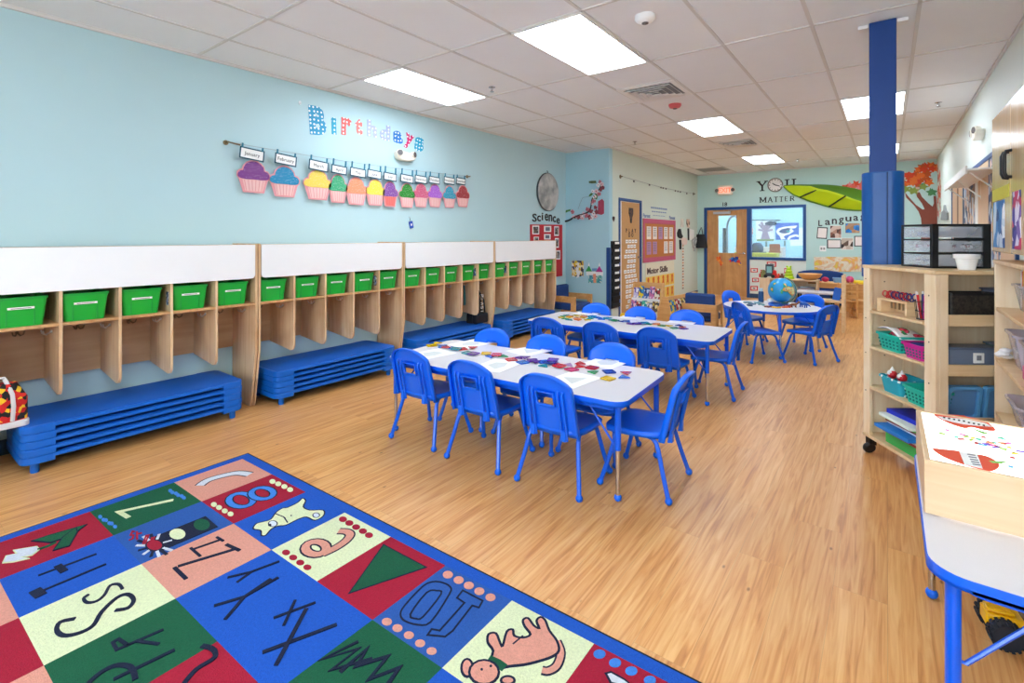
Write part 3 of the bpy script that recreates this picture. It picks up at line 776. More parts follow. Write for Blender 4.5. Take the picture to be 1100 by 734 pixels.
for z in (1.16,.90,.67,.42):
    for p in ((-.0075,D-.03,z),(-.0075,.04,z-.05)): b.ball(p,.0045,M_SCREW,8,(.4,1,1))
    b.ball((.12,D-.0215,z-.02),.0045,M_SCREW,8,(1,.4,1))
part('screw_cap',b,t,kind='stuff')
for cx_,cy_ in ((.035,D-.03),(W-.05,D-.05),(.05,.05),(W-.05,.05)):
    b=MB(); b.lathe([(.01,-.016),(.033,-.014),(.038,-.006),(.038,.006),(.033,.014),(.01,.016)],M_BLK,18,Matrix.Translation((cx_-.02,cy_+.0,.038))@Matrix.Rotation(R(90),4,'X')@Matrix.Rotation(R(20),4,'X'))
    b.box((cx_-.03,cy_-.02,.06),(cx_+.015,cy_+.02,Zb-.001),M_BLK); part('castor',b,t,label='black castor wheel')
def onA(y,z,x=.1): return TWR@Matrix.Translation((x,y,z))     # a spot on the left-hand shelves
# ---- things on the left-hand shelves
M_TEAL=mat('teal plastic basket','18B8A4',.4); M_TURQ=mat('turquoise plastic basket','1CA6BE',.4); M_MAG=mat('magenta plastic basket','C81E90',.4)
def basket(label,M,w,d,h,m,holes=None,flare=1.22):
    t=thing('basket',label,'basket',M)
    b=MB(); tub(b,w,d,w*flare,d*flare,h,.02,m,th=.003); part('tub',b,t)
    b=MB(); b.ring(rrect(w*flare+.016,d*flare+.016,.028,4),rrect(w*flare-.002,d*flare-.002,.02,4),h-.012,h,m); part('rim',b,t)
    if holes:
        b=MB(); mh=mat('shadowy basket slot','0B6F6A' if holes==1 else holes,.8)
        for side in range(2):
            n=6
            for r in range(3):
                for k in range(n):
                    z=h*(.22+.2*r); f=(1+(flare-1)*z/h)
                    if side==0: c=((-w/2+w*(k+.5)/n)*f,-d/2*f-.0015,z); s_=(w/n*.5,.002,h*.10)
                    else: c=(-w/2*f-.0015,(-d/2+d*(k+.5)/n)*f,z); s_=(.002,d/n*.5,h*.10)
                    b.cbox(c,s_,mh)
        part('slot_pattern',b,t,kind='stuff')
    return t
# wooden scissor block
t=thing('scissor_block','small birch block with slots holding red and blue scissors, top left shelf of the tower','scissors holder',onA(.375,.9555,.075))
b=MB(); b.box((-.05,-.12,.001),(.05,-.105,.075),M_BIRCHX); b.box((-.05,.095,.001),(.05,.135,.075),M_BIRCHX); b.box((-.05,-.12,.075),(.05,.135,.088),M_BIRCHX); b.box((.04,-.105,.001),(.05,.095,.075),M_BIRCHX); part('block',b,t,bevel=.002)
M_RED=mat('red plastic','C8202C',.35); M_NAVY=mat('navy plastic','1B2F7A',.35); M_YEL=mat('yellow plastic','F2C81E',.35)
cols=[('red',M_RED),('red',M_RED),('navy blue',M_NAVY),('red',M_RED),('navy blue',M_NAVY),('red',M_RED),('navy blue',M_NAVY)]
for k,(cn,m) in enumerate(cols):
    y=.375+.10-k*.034
    s=thing('scissors','%s handled child scissors in the wooden block, %s from the left'%(cn,['first','second','third','fourth','fifth','sixth','seventh'][k]),'scissors',onA(y,1.0425,.07)@Matrix.Rotation(R(8*((k%3)-1)),4,'Z'),'scissors in the block')
    for q in (-1,1):
        b=MB(); b.tube([(q*.016+.013*math.cos(2*PI*i/12),0,.030+.018*math.sin(2*PI*i/12)) for i in range(12)],.004,m,6,closed=True); b.tube([(q*.012,0,.013),(0,0,-.003)],.004,m,6); part('handle',b,s)
    b=MB(); b.box((-.006,-.001,-.060),(.006,.001,.004),M_CHR); part('blade',b,s)
# black wire cup with pens
t=thing('pen_cup','black wire cup of coloured markers beside the scissors block','cup',onA(.165,.9555,.06))
b=MB()
for z,r in ((.002,.034),(.05,.039),(.105,.044)): b.tube([(r*math.cos(2*PI*i/16),r*math.sin(2*PI*i/16),z) for i in range(16)],.0022,M_BLK,6,closed=True)
for i in range(16):
    a=2*PI*i/16; b.tube([(.034*math.cos(a),.034*math.sin(a),.002),(.044*math.cos(a),.044*math.sin(a),.105)],.0012,M_BLK,4)
b.lathe([(.001,.001),(.034,.001),(.034,.003)],M_BLK,16); part('wire_frame',b,t)
for k,(cn,m) in enumerate((('yellow',M_YEL),('navy blue',M_NAVY),('white',M_WHITE),('red',M_RED),('pink',M_MAG),('black',M_BLK))):
    a=k*1.05; b=MB(); p0=(.016*math.cos(a),.016*math.sin(a),.006); p1=(.036*math.cos(a),.036*math.sin(a),.145); b.tube([p0,p1],.0065,m,10); q=.25
    b.tube([p1,tuple(p1[i]+(p1[i]-p0[i])*.12 for i in range(3))],.0045,M_WHITE,8)
    single('marker_pen',b,'%s marker standing in the black wire cup'%cn,'marker',onA(.165,.9555,.06),'markers in the wire cup')
# second shelf
M_=onA(.40,.7205,.105)
basket('teal plastic basket holding white paper, on the second shelf of the tower',M_,.15,.17,.105,M_TEAL,1)
b=MB()
def bent(u,v): return ((u-.5)*.16,(v-.5)*.20,.095+.05*math.sin(v*2.4)-.02*u)
b.grid(bent,6,8,mat('white paper','FAFAFA',.6,var=.01)); single('paper_sheet',b,'curled white sheets lying in the teal basket','paper',M_@Matrix.Translation((-.01,-.01,.0)),solid=.004)
M_CRP=patches('crumpled coloured tissue',['1E8F4A','C81E3C','148A5A','E84A6A','0F7A50'],60)
b=MB()
for k in range(9): b.ball((rnd.uniform(-.06,.07),rnd.uniform(-.08,.08),.085+rnd.uniform(0,.045)),.03,M_CRP,7,(1,1,.7))
single('tissue_pile',b,'crumpled green and red tissue heaped in the teal basket','tissue',M_,kind='stuff')
M_=onA(.185,.7205,.075); basket('magenta plastic basket on the second shelf of the tower',M_,.12,.13,.09,M_MAG,'7E0E5C')
b=MB(); b.cbox((0,0,.055),(.10,.11,.07),mat('navy cloth','20306E',.8)); single('cloth_bundle',b,'folded navy cloth in the magenta basket','cloth',M_,bevel=.015)
# third shelf
M_=onA(.385,.4555,.10); basket('turquoise basket with white spots on the third shelf of the tower',M_,.14,.15,.10,dots('turquoise spotted basket','1CA6BE','F4FAFA',22,.2),None)
for k,y in enumerate((.05,-.035)):
    t=thing('felt_toy','small red and white felt toy peeping over the turquoise basket, '+('left one','right one')[k],'toy',M_@Matrix.Translation((-.03,y,.085)),'felt toys')
    b=MB(); b.ball((0,0,.022),.028,M_RED,10); part('body',b,t)
    b=MB(); b.ball((-.012,0,.03),.018,M_WHITE,10); part('face',b,t)
    b=MB(); b.lathe([(.016,.04),(.009,.056),(.001,.072)],M_WHITE,8,cap=True); part('hat',b,t)
M_=onA(.17,.4555,.085); basket('pale teal slotted basket at the near end of the third shelf',M_,.13,.15,.10,M_TEAL,1)
# bottom shelf: folders and trays
y=.30
PAP=[('green plastic tray','44B85C',.018,.0),('teal card folder','1D8FA8',.006,.01),('dark red folder','8E2433',.008,-.02),('white paper stack','F4F4F4',.012,-.02),('bright blue folder','1C7AD0',.014,-.07),('white card','F0F2F6',.010,.01),('red paper pad','B02438',.005,.0),('lime green folder','86D860',.016,.0),('pale mint paper stack','E4F4E8',.012,-.045),('royal blue folder','1C2FB8',.018,.01)]
zz=Zb+.0225
for k,(nm,c,h,off) in enumerate(PAP):
    h*=1.45; 
    if k==0: h=.06
    b=MB(); b.box((-.06+off,-.15,0),(.12,.13,h),mat('paper '+nm,c,.5)); 
    lab='%s, %s in the pile on the tower bottom shelf'%(nm,['lowest','second from bottom','third from bottom','fourth from bottom','fifth from bottom','sixth from bottom','fourth from top','third from top','second from top','topmost'][k])
    single('folder' if 'folder' in nm else ('tray' if 'tray' in nm else 'paper_stack'),b,lab,'folder' if 'folder' in nm else ('tray' if 'tray' in nm else 'paper'),TWR@Matrix.Translation((.085,.30,zz))@Matrix.Rotation(R(rnd.uniform(-3,3)),4,'Z'),'pile on the bottom shelf'); zz+=h+.0006
# ---- things on the camera-side shelves
def onBs(x,z,y=.1): return TWR@Matrix.Translation((x,y,z))
M_WOV=patches('dark woven plastic',['2A2622','3A342E','1E1B18','332D28'],90,.5)
t=thing('woven_basket','dark brown woven basket on the upper camera-side shelf','basket',onBs(.225,.9655,.072))
b=MB(); tub(b,.245,.085,.262,.10,.155,.015,M_WOV,th=.006); part('tub',b,t)
b=MB(); b.ring(rrect(.272,.112,.02,4),rrect(.25,.09,.015,4),.148,.162,M_BLK); part('rim',b,t)
M_GRYP=mat('slate grey plastic','6E7C92',.4); M_GRYD=mat('dark slate plastic','55627A',.4)
t=thing('storage_box','grey blue plastic box beside the woven basket','box',onBs(.455,.9655)); b=MB(); tub(b,.13,.13,.15,.15,.17,.02,M_GRYP); part('tub',b,t); b=MB(); b.box((-.078,-.078,.17),(.078,.078,.18),M_GRYD); part('lid',b,t,bevel=.004)
t=thing('storage_box','wide slate grey lidded box with a white label, on the middle camera-side shelf','box',onBs(.225,.6905,.072)); b=MB(); tub(b,.25,.085,.27,.10,.12,.02,M_GRYP); part('tub',b,t); b=MB(); b.box((-.14,-.056,.12),(.14,.056,.135),M_GRYD); part('lid',b,t,bevel=.005)
b=MB(); b.box((-.01,-.056,.05),(.045,-.0505,.105),M_LBL); b.box((.005,-.0565,.065),(.03,-.056,.092),mat('printed grey','7A8088',.6)); part('paper_label',b,t,label='white paper label')
t=thing('storage_box','small teal grey box right of the wide slate box','box',onBs(.465,.6905)); b=MB(); tub(b,.11,.13,.125,.15,.13,.02,mat('teal grey plastic','6E9AA0',.4)); part('tub',b,t); b=MB(); b.box((-.066,-.078,.13),(.066,.078,.14),M_GRYD); part('lid',b,t,bevel=.004)
M_TRAY=mat('mid blue tray','66AEE4',.35); M_TRAYD=mat('dusty blue tray','6C9CD0',.35)
for k,x in enumerate((.215,.42)):
    t=thing('paint_tray','blue sectioned plastic tray standing on the lowest camera-side shelf, '+('left one','right one')[k],'tray',onBs(x,.4005,.12)@Matrix.Rotation(R(8),4,'X'),'blue trays')
    b=MB(); b.ring(rrect(.19,.20,.02,4),rrect(.15,.16,.02,4),0,.03,M_TRAY,Matrix(((1,0,0,0),(0,0,-1,0),(0,1,0,.10),(0,0,0,1)))); part('rim',b,t,bevel=.003)
    b=MB(); b.box((-.08,-.012,.02),(.08,-.004,.18),M_TRAYD); part('well',b,t,bevel=.003)
# ---- plastic drawers and pot on the top board
M_CLR=mat('cloudy clear plastic','DDE2EC',.12,alpha=.32,var=.02,coat=.4); M_STUFF=patches('odds and ends',['6C7C98','A8AEBC','39455E','B8606A','8F97A8','4C5870'],45)
M_STUF2=patches('red and white odds',['D8D0D4','C05068','E8E0E4','A84058'],70)
MD=TWR@Matrix.Translation((.135,.20,Zt+.0005)); WX,DD,H=.335,.25,.262
t=thing('drawer_cabinet','black-framed cabinet of three clear drawers on the storage tower, behind the white pot','drawers',MD)
b=MB()
for x0,x1,y0,y1 in ((0,.036,0,.02),(WX-.045,WX,0,.02),(0,.008,DD-.012,DD),(WX-.012,WX,DD-.012,DD)): b.box((x0,y0,0),(x1,y1,H),M_BLK)
b.box((WX-.012,.02,0),(WX,DD-.012,H),M_BLK); b.box((0,0,H-.012),(WX,DD,H),M_BLK); b.box((0,0,0),(WX,DD,.01),M_BLK)
for k in (1,2): b.box((0,0,k*.083-.002),(WX,DD,k*.083+.006),M_BLK)
part('frame',b,t,bevel=.002)
for k in range(3):
    z0=.012+k*.084; d=MB(); tub(d,WX-.02,DD-.012,WX-.02,DD-.012,.066,.01,M_CLR,th=.003,M=Matrix.Translation((WX/2-.004,DD/2,z0))); p=part('drawer',d,t)
    d=MB(); d.box((.10,-.014,z0+.048),(.24,-.002,z0+.060),M_CLR); part('handle',d,p)
    m=M_STUF2 if k==1 else M_STUFF; d=MB()
    for q in range(16): d.cbox((rnd.uniform(.05,WX-.07),rnd.uniform(.04,DD-.05),z0+.018+rnd.uniform(0,.015)),(rnd.uniform(.03,.08),rnd.uniform(.03,.06),rnd.uniform(.012,.03)),m)
    single('craft_supplies',d,'jumble of small craft supplies inside the %s clear drawer on the tower'%(('bottom','middle','top')[k]),'craft supplies',MD,kind='stuff')
b=MB(); b.lathe([(.001,0),(.038,0),(.050,.062),(.058,.064),(.060,.088),(.056,.088),(.05,.07),(.036,.012),(.001,.012)],mat('white glazed pot','F6F6F4',.25),28,cap=False); single('flower_pot',b,'plain white tapered pot standing on the storage tower before the drawers','pot',TWR@Matrix.Translation((.225,.075,Zt+.0005)))
b=MB(); b.box((-.014,-.05,0),(.014,.05,.12),mat('dark teal plastic','17425A',.5)); single('storage_box',b,'small dark teal box right of the plastic drawers on the tower','box',TWR@Matrix.Translation((.578,.40,Zt+.0005)),bevel=.004)
# ================================================================ cabinet against the right wall
CX=.45; CY0,CY1=2.66,3.645
t=thing('wall_cabinet','tall honey wood cupboard with black handles hung above the open shelves at the right edge','cabinet',T(0,0))
M_CAB=wood('glossy honey birch','D9AE74','EBC994',.22,axis=2,coat=.5)
M_WIN=mat('printed cover seen in the door pane','8FB6D8',.3)
b=MB(); b.box((CX+.012,CY1-.018,1.36),(XR-.001,CY1,2.06),M_CAB); part('end_panel',b,t,bevel=.002)
b=MB(); b.box((XR-.02,CY0,1.36),(XR-.001,CY1-.018,2.06),M_CAB); part('back_panel',b,t)
b=MB(); b.box((CX+.012,CY0,2.042),(XR-.02,CY1-.018,2.06),M_CAB); part('top_panel',b,t)
b=MB(); b.box((CX+.012,CY0,1.36),(XR-.02,CY1-.018,1.378),M_CAB); part('bottom_panel',b,t)
b=MB(); b.box((CX+.02,CY1,1.36),(XR-.001,CY1+.012,2.02),M_BLK); part('edge_trim',b,t,label='black edge strip')
yS=onX(1088,200,CX).y
for k,(ya_,yb_) in enumerate(((yS+.002,CY1),(CY0,yS-.002))):
    b=MB(); b.box((CX-.008,ya_,1.362),(CX+.011,yb_,2.058),M_CAB); p=part('door',b,t,bevel=.003)
    yh=yS+(.035 if k==0 else -.035); zh=onX(1080,181,CX).z
    b=MB(); b.tube([(CX-.008,yh,zh+.06),(CX-.026,yh,zh+.057),(CX-.032,yh,zh+.04),(CX-.032,yh,zh-.04),(CX-.026,yh,zh-.057),(CX-.008,yh,zh-.06)],.0075,M_BLK,10); part('handle',b,p,label='black curved pull handle')
# papers on the doors
MPB=patches('blue white printed sheet',['2C6FB0','E8EEF4','4D8CC4','1F4F8A','C8D8E8'],14)
MPY=mat('yellow green paper strip','D3C93A',.5)
MPU=patches('purple printed sheet',['4A3E9A','C03060','2C2F7A','E8E0F0','7A5AA8'],18)
for k,(u0,u1,v0,v1,m,lb) in enumerate(((1070,1082,216,266,MPB,'tall blue and white printed sheet on the far cupboard door'),(1069,1087,201,214,MPY,'yellow green paper strip on the far cupboard door'),(1091,1100,205,268,MPU,'purple printed sheet on the near cupboard door'))):
    ya_=onX(u0,230,CX).y; yb_=onX(u1,230,CX).y
    if yb_<CY0+.02: yb_=CY0+.02
    z0=onX((u0+u1)/2,v1,CX).z; z1=onX((u0+u1)/2,v0,CX).z
    b=MB(); b.box((CX-.0105,yb_,z0),(CX-.0085,ya_,z1),m); single('printed_sheet',b,lb,'paper')
# open shelves below
t=thing('book_rack','tall birch open shelf rack at the right edge, holding clear bins and books','shelf unit',T(0,0))
b=MB(); b.box((CX,CY1-.018,0),(XR-.001,CY1,1.30),M_BIRCH); part('end_panel',b,t,bevel=.003)
b=MB(); b.box((CX,CY0,0),(XR-.001,CY0+.018,1.30),M_BIRCH); part('end_panel',b,t,bevel=.003)
b=MB(); b.box((XR-.014,CY0+.018,0),(XR-.001,CY1-.018,1.30),M_BIRCH); part('back_panel',b,t)
b=MB(); b.box((CX-.005,CY0,1.30),(XR-.001,CY1,1.318),M_BIRCHX); part('top_board',b,t,bevel=.003)
SHC=[1.07,.80,.52,.2]
for z in SHC:
    b=MB(); b.box((CX+.004,CY0+.018,z-.018),(XR-.014,CY1-.018,z),M_BIRCHX); part('shelf',b,t,bevel=.003)
M_CLR2=mat('clear lilac plastic','DCD6E6',.12,alpha=.5,var=.02,coat=.4)
M_CLR3=mat('clear grey plastic','D6D6DC',.12,alpha=.4,var=.02,coat=.4)
def clearbin(lab,y,z,m,w=.24,d=.26,h=.13,dx=.075):
    t=thing('clear_bin',lab,'bin',T(CX+.085+dx,y,z+.0005),'clear bins on the rack')
    b=MB(); tub(b,d*.78,w*.8,d,w,h,.03,m,th=.003); part('tub',b,t)
    b=MB(); b.ring(rrect(d+.016,w+.016,.036,4),rrect(d-.002,w-.002,.03,4),h-.01,h,m); part('rim',b,t)
    return t
clearbin('clear plastic bin at the far end of the upper rack shelf, before the picture books',3.48,SHC[0],M_CLR3,.22,.20,.13)
clearbin('clear plastic bin nearer the camera on the upper rack shelf',3.16,SHC[0],M_CLR3,.22,.20,.11)
clearbin('grey lilac translucent bin at the far end of the middle rack shelf',3.42,SHC[1],M_CLR2,.26,.26,.17)
clearbin('second grey lilac bin, nearer on the middle rack shelf',3.08,SHC[1],M_CLR2,.26,.26,.17)
clearbin('low grey translucent bin on the third rack shelf',3.40,SHC[2],M_CLR2,.28,.26,.12)
clearbin('second low grey bin, nearer on the third rack shelf',3.06,SHC[2],M_CLR2,.28,.26,.12)
b=MB(); b.box((-.05,-.09,0),(.05,.09,.10),mat('orange card box','E89048',.5)); single('card_box',b,'orange card box inside the nearer clear bin','box',T(CX+.10,3.16,SHC[0]+.006),bevel=.003)
for k,(c,n,h) in enumerate((('D8E4EC','pale grey',.19),('3FA04C','green',.20),('2F7FC4','blue',.18),('F0B428','amber',.205),('E86A3A','orange',.19),('E4E8EC','white',.195))):
    b=MB(); b.box((0,0,0),(.02,.15,h),mat('book cover '+n,c,.4)); b.box((.002,.002,.003),(.018,.1485,h-.003),M_LBL)
    y=3.60-.155-k*.0; 
    b=MB(); b.box((0,0,0),(.135,.020,h),mat('book cover '+n,c,.4)); single('picture_book',b,'%s picture book standing in the far clear bin of the upper rack shelf'%n,'book',T(CX+.085,3.405+.025*k,SHC[0]+.0055),'books on the rack',bevel=.002)
b=MB(); b.cbox((0,0,.03),(.12,.14,.06),mat('pink card','C85078',.5)); single('card_stack',b,'stack of pink and red cards in the nearer grey lilac bin','cards',T(CX+.09,3.08,SHC[1]+.006),bevel=.003)
b=MB()
for k in range(7): b.ball((rnd.uniform(-.03,.03),rnd.uniform(-.05,.05),.018+.006*k),.02,mat('white cotton','F2F2F4',.9),8,(1.2,1.2,.7))
single('cotton_pile',b,'white crumpled tissue poking over the middle rack shelf','tissue',T(CX+.03,3.60,SHC[1]+.0),kind='stuff')
# ================================================================ light box on the near table
BX0,BX1,BY0,BY1,BZ0,BZ1=.092,.735,2.045,2.615,TEH+.006,.735
t=thing('light_box','wooden light box with a glowing white top, standing on the near grey table','light box',T((BX0+BX1)/2,(BY0+BY1)/2,TEH))
hw,hd,h=(BX1-BX0)/2,(BY1-BY0)/2,BZ1-TEH
M_BXW=wood('pale birch box','DEBC92','EED2AA',.35,axis=0,coat=.2)
b=MB(); b.box((-hw,-hd,.006),(hw,-hd+.016,h),M_BXW); b.box((-hw,hd-.016,.006),(hw,hd,h),M_BXW); b.box((-hw,-hd+.016,.006),(-hw+.016,hd-.016,h),M_BXW); b.box((hw-.016,-hd+.016,.006),(hw,hd-.016,h),M_BXW); part('case',b,t,bevel=.003)
b=MB(); b.box((-hw+.016,-hd+.016,h-.012),(hw-.016,hd-.016,h-.004),mat('glowing light box panel','FFFFFF',.25,var=0,emit=1.3)); part('light_panel',b,t,label='glowing white panel')
for x,y in ((-1,-1),(1,-1),(1,1),(-1,1)):
    b=MB(); b.lathe([(.012,0),(.012,.007)],M_BLK,10,Matrix.Translation((x*(hw-.03),y*(hd-.03),0))); part('rubber_foot',b,t)
BT=BZ1-.004
TP=lambda p: onZ(p[0],p[1],BT)
def c5(x,y): return (960+x/5.643,430+y/5.643)
def flatp(pts,m,z0=0,z1=.0012,bld=None,c=None):
    b=bld or MB(); P=[TP(c5(*q)) for q in pts]; b.prism([(p.x-c[0],p.y-c[1]) for p in P],z0,z1,m); return b
M_APL=mat('red orange paper apple','E2573C',.6); M_APG=mat('green leaf paper','8FCB6E',.6)
for k,(pts,band,lf,lab) in enumerate((
   ([(245,93),(290,88),(420,95),(440,102),(520,120),(580,145),(618,185),(560,185),(470,165),(430,172),(330,140)],[(262,100),(300,105),(450,120),(560,145),(600,165),(520,160),(420,150),(300,122)],[(460,168),(530,190),(585,208),(540,206)],'red paper apple with a white word band at the back of the light box'),
   ([(235,298),(290,300),(400,312),(500,330),(570,345),(625,375),(640,405),(610,428),(560,430),(420,392),(300,345)],[(395,312),(505,330),(540,420),(430,395)],[(575,372),(690,375),(650,388),(600,385)],'red paper apple with a white word band at the front of the light box'))):
    c=TP(c5(*pts[0])); P=smooth(pts,3,True)
    t=thing('paper_apple',lab,'paper cut-out',T(c.x,c.y,BT+.0008),'paper apples'); 
    part('apple',flatp(P,M_APL,0,.0012,c=c),t); part('word_band',flatp(band,M_LBL,.0010,.0018,c=c),t,label='white word band'); part('leaf',flatp(lf,M_APG,0,.0014,c=c),t,label='green leaf')
    bb=MB()
    if k==0:
        for q in range(9):
            x,y=300+30*q,107+5.6*q+ (q>4)*3; flatp([(x,y-3),(x+14,y),(x+12,y+8),(x-1,y+5)],M_INK,.0012,.0022,bb,c)
    else:
        for q in range(5):
            x,y=445+8*q,330+15*q; flatp([(x,y),(x+50,y+7),(x+52,y+13),(x+2,y+6)],mat('grey print','6A7080',.6),.0012,.0022,bb,c)
    part('print',bb,t)
# small coloured counters scattered over the panel
PC=['5AC8A0','E8C840','D85AA0','7A5AC8','F08050','58A8E0','A0D060','C04040']
spots=[(380,227,0),(440,225,6),(510,240,0),(545,228,7),(470,245,6),(560,270,3),(590,275,2),(620,290,3),(655,265,4),(610,262,0),(690,265,2),(730,325,1),(720,352,7),(770,315,3),(290,205,6),(325,185,2),(410,240,7),(650,235,0),(710,408,5),(630,285,7),(575,260,4),(480,232,1),(425,215,2),(665,300,6),(700,290,1),(540,275,5),(500,262,7)]
for k,(x,y,ci) in enumerate(spots):
    p=TP(c5(x,y)); b=MB(); r=.0065+.002*(k%3)
    if k%3==0: b.prism(ellipse(0,0,r,r,10),0,.003,mat('counter %d'%ci,PC[ci],.4))
    elif k%3==1: b.prism([(-r*1.3,-r*.5),(r*1.3,-r*.5),(r*1.3,r*.5),(-r*1.3,r*.5)],0,.003,mat('counter %d'%ci,PC[ci],.4))
    else: b.prism([(-r,-r),(r*1.2,-r*.6),(0,r)],0,.003,mat('counter %d'%ci,PC[ci],.4))
    cn=['mint green','yellow','pink','purple','orange','sky blue','lime green','dark red'][ci]
    single('counter',b,'tiny %s %s on the light box'%(cn,('round counter','oblong counter','triangle counter')[k%3]),'counter',T(p.x,p.y,BT+.0006,rnd.uniform(0,3)),'%s %s counters on the light box'%(cn,('round','oblong','triangle')[k%3]))
# ================================================================ toy loader under the near table
M_TY=mat('toy yellow plastic','F2B60C',.35,coat=.2); M_TR=mat('toy tyre black','20242E',.7)
p=onZ(1067,686,0)
t=thing('toy_loader','yellow toy wheel loader with black tyres on the floor under the near table','toy',T(.405,2.50,0,R(10))@Matrix.Scale(.82,4))
def wheel(x,y):
    w=part('wheel',(lambda b:(b.lathe([(.028,-.026),(.050,-.026),(.056,-.018),(.056,.018),(.050,.026),(.028,.026)],M_TR,24,Matrix.Translation((x,y,.056))@Matrix.Rotation(R(90),4,'X')),b)[1])(MB()),t,label='chunky black tyre')
    b=MB()
    b.lathe([(.001,-.027),(.026,-.024),(.03,-.020),(.03,.020),(.026,.024),(.001,.027)],M_TY,20,Matrix.Translation((x,y,.056))@Matrix.Rotation(R(90),4,'X')); part('hub',b,w,label='yellow hub')
    b=MB()
    for k in range(16):
        a=2*PI*k/16
        for s in (-1,1): b.cbox((0,0,0),(.012,.022,.008),M_TR,Matrix.Translation((x+.056*math.cos(a+s*.09),y+s*.013,.056+.056*math.sin(a+s*.09)))@Matrix.Rotation(-a+PI/2,4,'Y'))
    part('tread',b,w,kind='stuff')
for x in (-.105,.06):
    for y in (-.07,.07): wheel(x,y)
b=MB(); b.box((-.16,-.040,.055),(-.03,.040,.115),M_TY); b.box((-.155,-.030,.115),(-.06,.030,.13),M_TY); part('rear_body',b,t,bevel=.008)
b=MB(); b.box((-.015,-.035,.045),(.12,.035,.095),M_TY); part('front_frame',b,t,bevel=.006)
b=MB(); b.box((-.035,-.035,.095),(.035,.035,.165),mat('toy cab window','1C2A44',.2)); part('cab',b,t,bevel=.005)
b=MB(); b.box((-.04,-.04,.165),(.04,.04,.175),M_TY); part('cab_roof',b,t,bevel=.003)
b=MB(); b.tube([(.03,-.03,.11),(.12,-.03,.10),(.17,-.03,.04)],.009,M_TY,6); b.tube([(.03,.03,.11),(.12,.03,.10),(.17,.03,.04)],.009,M_TY,6); b.tube([(.12,-.03,.10),(.12,.03,.10)],.006,M_TY,6); part('lift_arm',b,t)
b=MB(); Mx=Matrix(((1,0,0,0),(0,0,-1,.07),(0,1,0,0),(0,0,0,1)))
b.ribbon([(.24,.012),(.18,.006),(.165,.03),(.18,.07)],.006,0,.14,M_TY,Mx); part('bucket',b,t)
# ================================================================ striped bag at the left edge
t=thing('child_backpack','red, black and yellow printed backpack with white straps on the nearest cots','bag')
p=onZ(-14,472,.298); t.matrix_basis=T(-4.22,.535,.296,R(90))@Matrix.Scale(.88,4)
MBAG=patches('red black flame print',['D0201C','141416','1A1A1C','E02A20','141416','C81A18','F0C020'],34,.8)
b=MB()
def bagf(u,v):
    a=2*PI*u; z=.03+.27*v; w=.135*(1-.25*max(0,v-.6)/.4*1.6); d=.065*(1-.45*max(0,v-.6))
    return (w*abs(math.cos(a))**.7*(1 if math.cos(a)>0 else -1), d*abs(math.sin(a))**.7*(1 if math.sin(a)>0 else -1), z)
b.grid(bagf,24,10,MBAG); k=len(b.v); top=[bagf(i/24,1) for i in range(24)]; b.add(top,[tuple(range(24))],MBAG); part('body',b,t)
M_GWH=mat('light grey webbing','D8D4D4',.7)
b=MB(); b.prism(rrect(.275,.135,.03,4),0,.045,M_GWH); part('base_band',b,t,label='pale grey base',bevel=.006)
for s in (-1,1):
    b=MB(); b.tube([(s*.05,-.062,.05),(s*.055,-.072,.15),(s*.05,-.068,.23),(s*.03,-.03,.30),(s*.02,0,.33)],.013,M_GWH,6); part('strap',b,t,label='pale grey strap')
b=MB(); b.tube([(-.03,0,.30),(-.02,0,.34),(.02,0,.34),(.03,0,.30)],.009,M_GWH,6); part('carry_loop',b,t)
# ================================================================ left wall decorations
def cropf(x0,y0,k): return lambda x,y:(x0+x/k,y0+y/k)
B_=cropf(320,100,6.875)
def put(plane,c,M,pts): return rel(M,pts,plane,c)
LET=[('B',78,90,212,318,'D','2C9CC8','teal blue'),('i',245,175,285,310,'S','2AA6C8','turquoise'),('r',318,178,398,318,'D','EE6A62','coral'),('t',420,182,478,310,'D','F08078','salmon'),('h',508,198,585,330,'D','B4BCD6','pale lavender'),('d',600,232,685,355,'D','A8B4D4','greyish lavender'),('a',700,278,775,375,'D','1E78C8','bright blue'),('y',785,298,852,418,'D','D82870','magenta'),('s',860,322,930,435,'D','1EA4C8','aqua')]
def capfit(text,bold): return None
for ch,x0,y0,x1,y1,k,c,cn in LET:
    u,v=B_((x0+x1)/2,(y0+y1)/2); M=WL(u,v)
    a=onX(*B_(x0,(y0+y1)/2),XL); b_=onX(*B_(x1,(y0+y1)/2),XL); t_=onX(u,B_(0,y0)[1],XL); bo=onX(u,B_(0,y1)[1],XL)
    w_=abs(b_.y-a.y); h_=t_.z-bo.z
    mb=MB(); glyphs(mb,ch,-h_*.93,mat('x','FFFFFF'),.001,.004,bold=.055)
    xs=[p[0] for p in mb.v]; wn=max(xs)-min(xs); f=w_*.93/wn
    m=dots('dotted card '+cn,c,'F4FAFC',23,.25)
    mb.v=[(p[0]*f,p[1],p[2]) for p in mb.v]; mb.ms=[m]
    M=M@Matrix.Rotation(R({'B':4,'y':-14,'s':-6,'i':2}.get(ch,0)),4,'Z')
    single('wall_letter',mb,'%s dotted cut-out letter %s of the word Birthdays on the left wall'%(cn,ch),'letter',M,'letters of Birthdays')
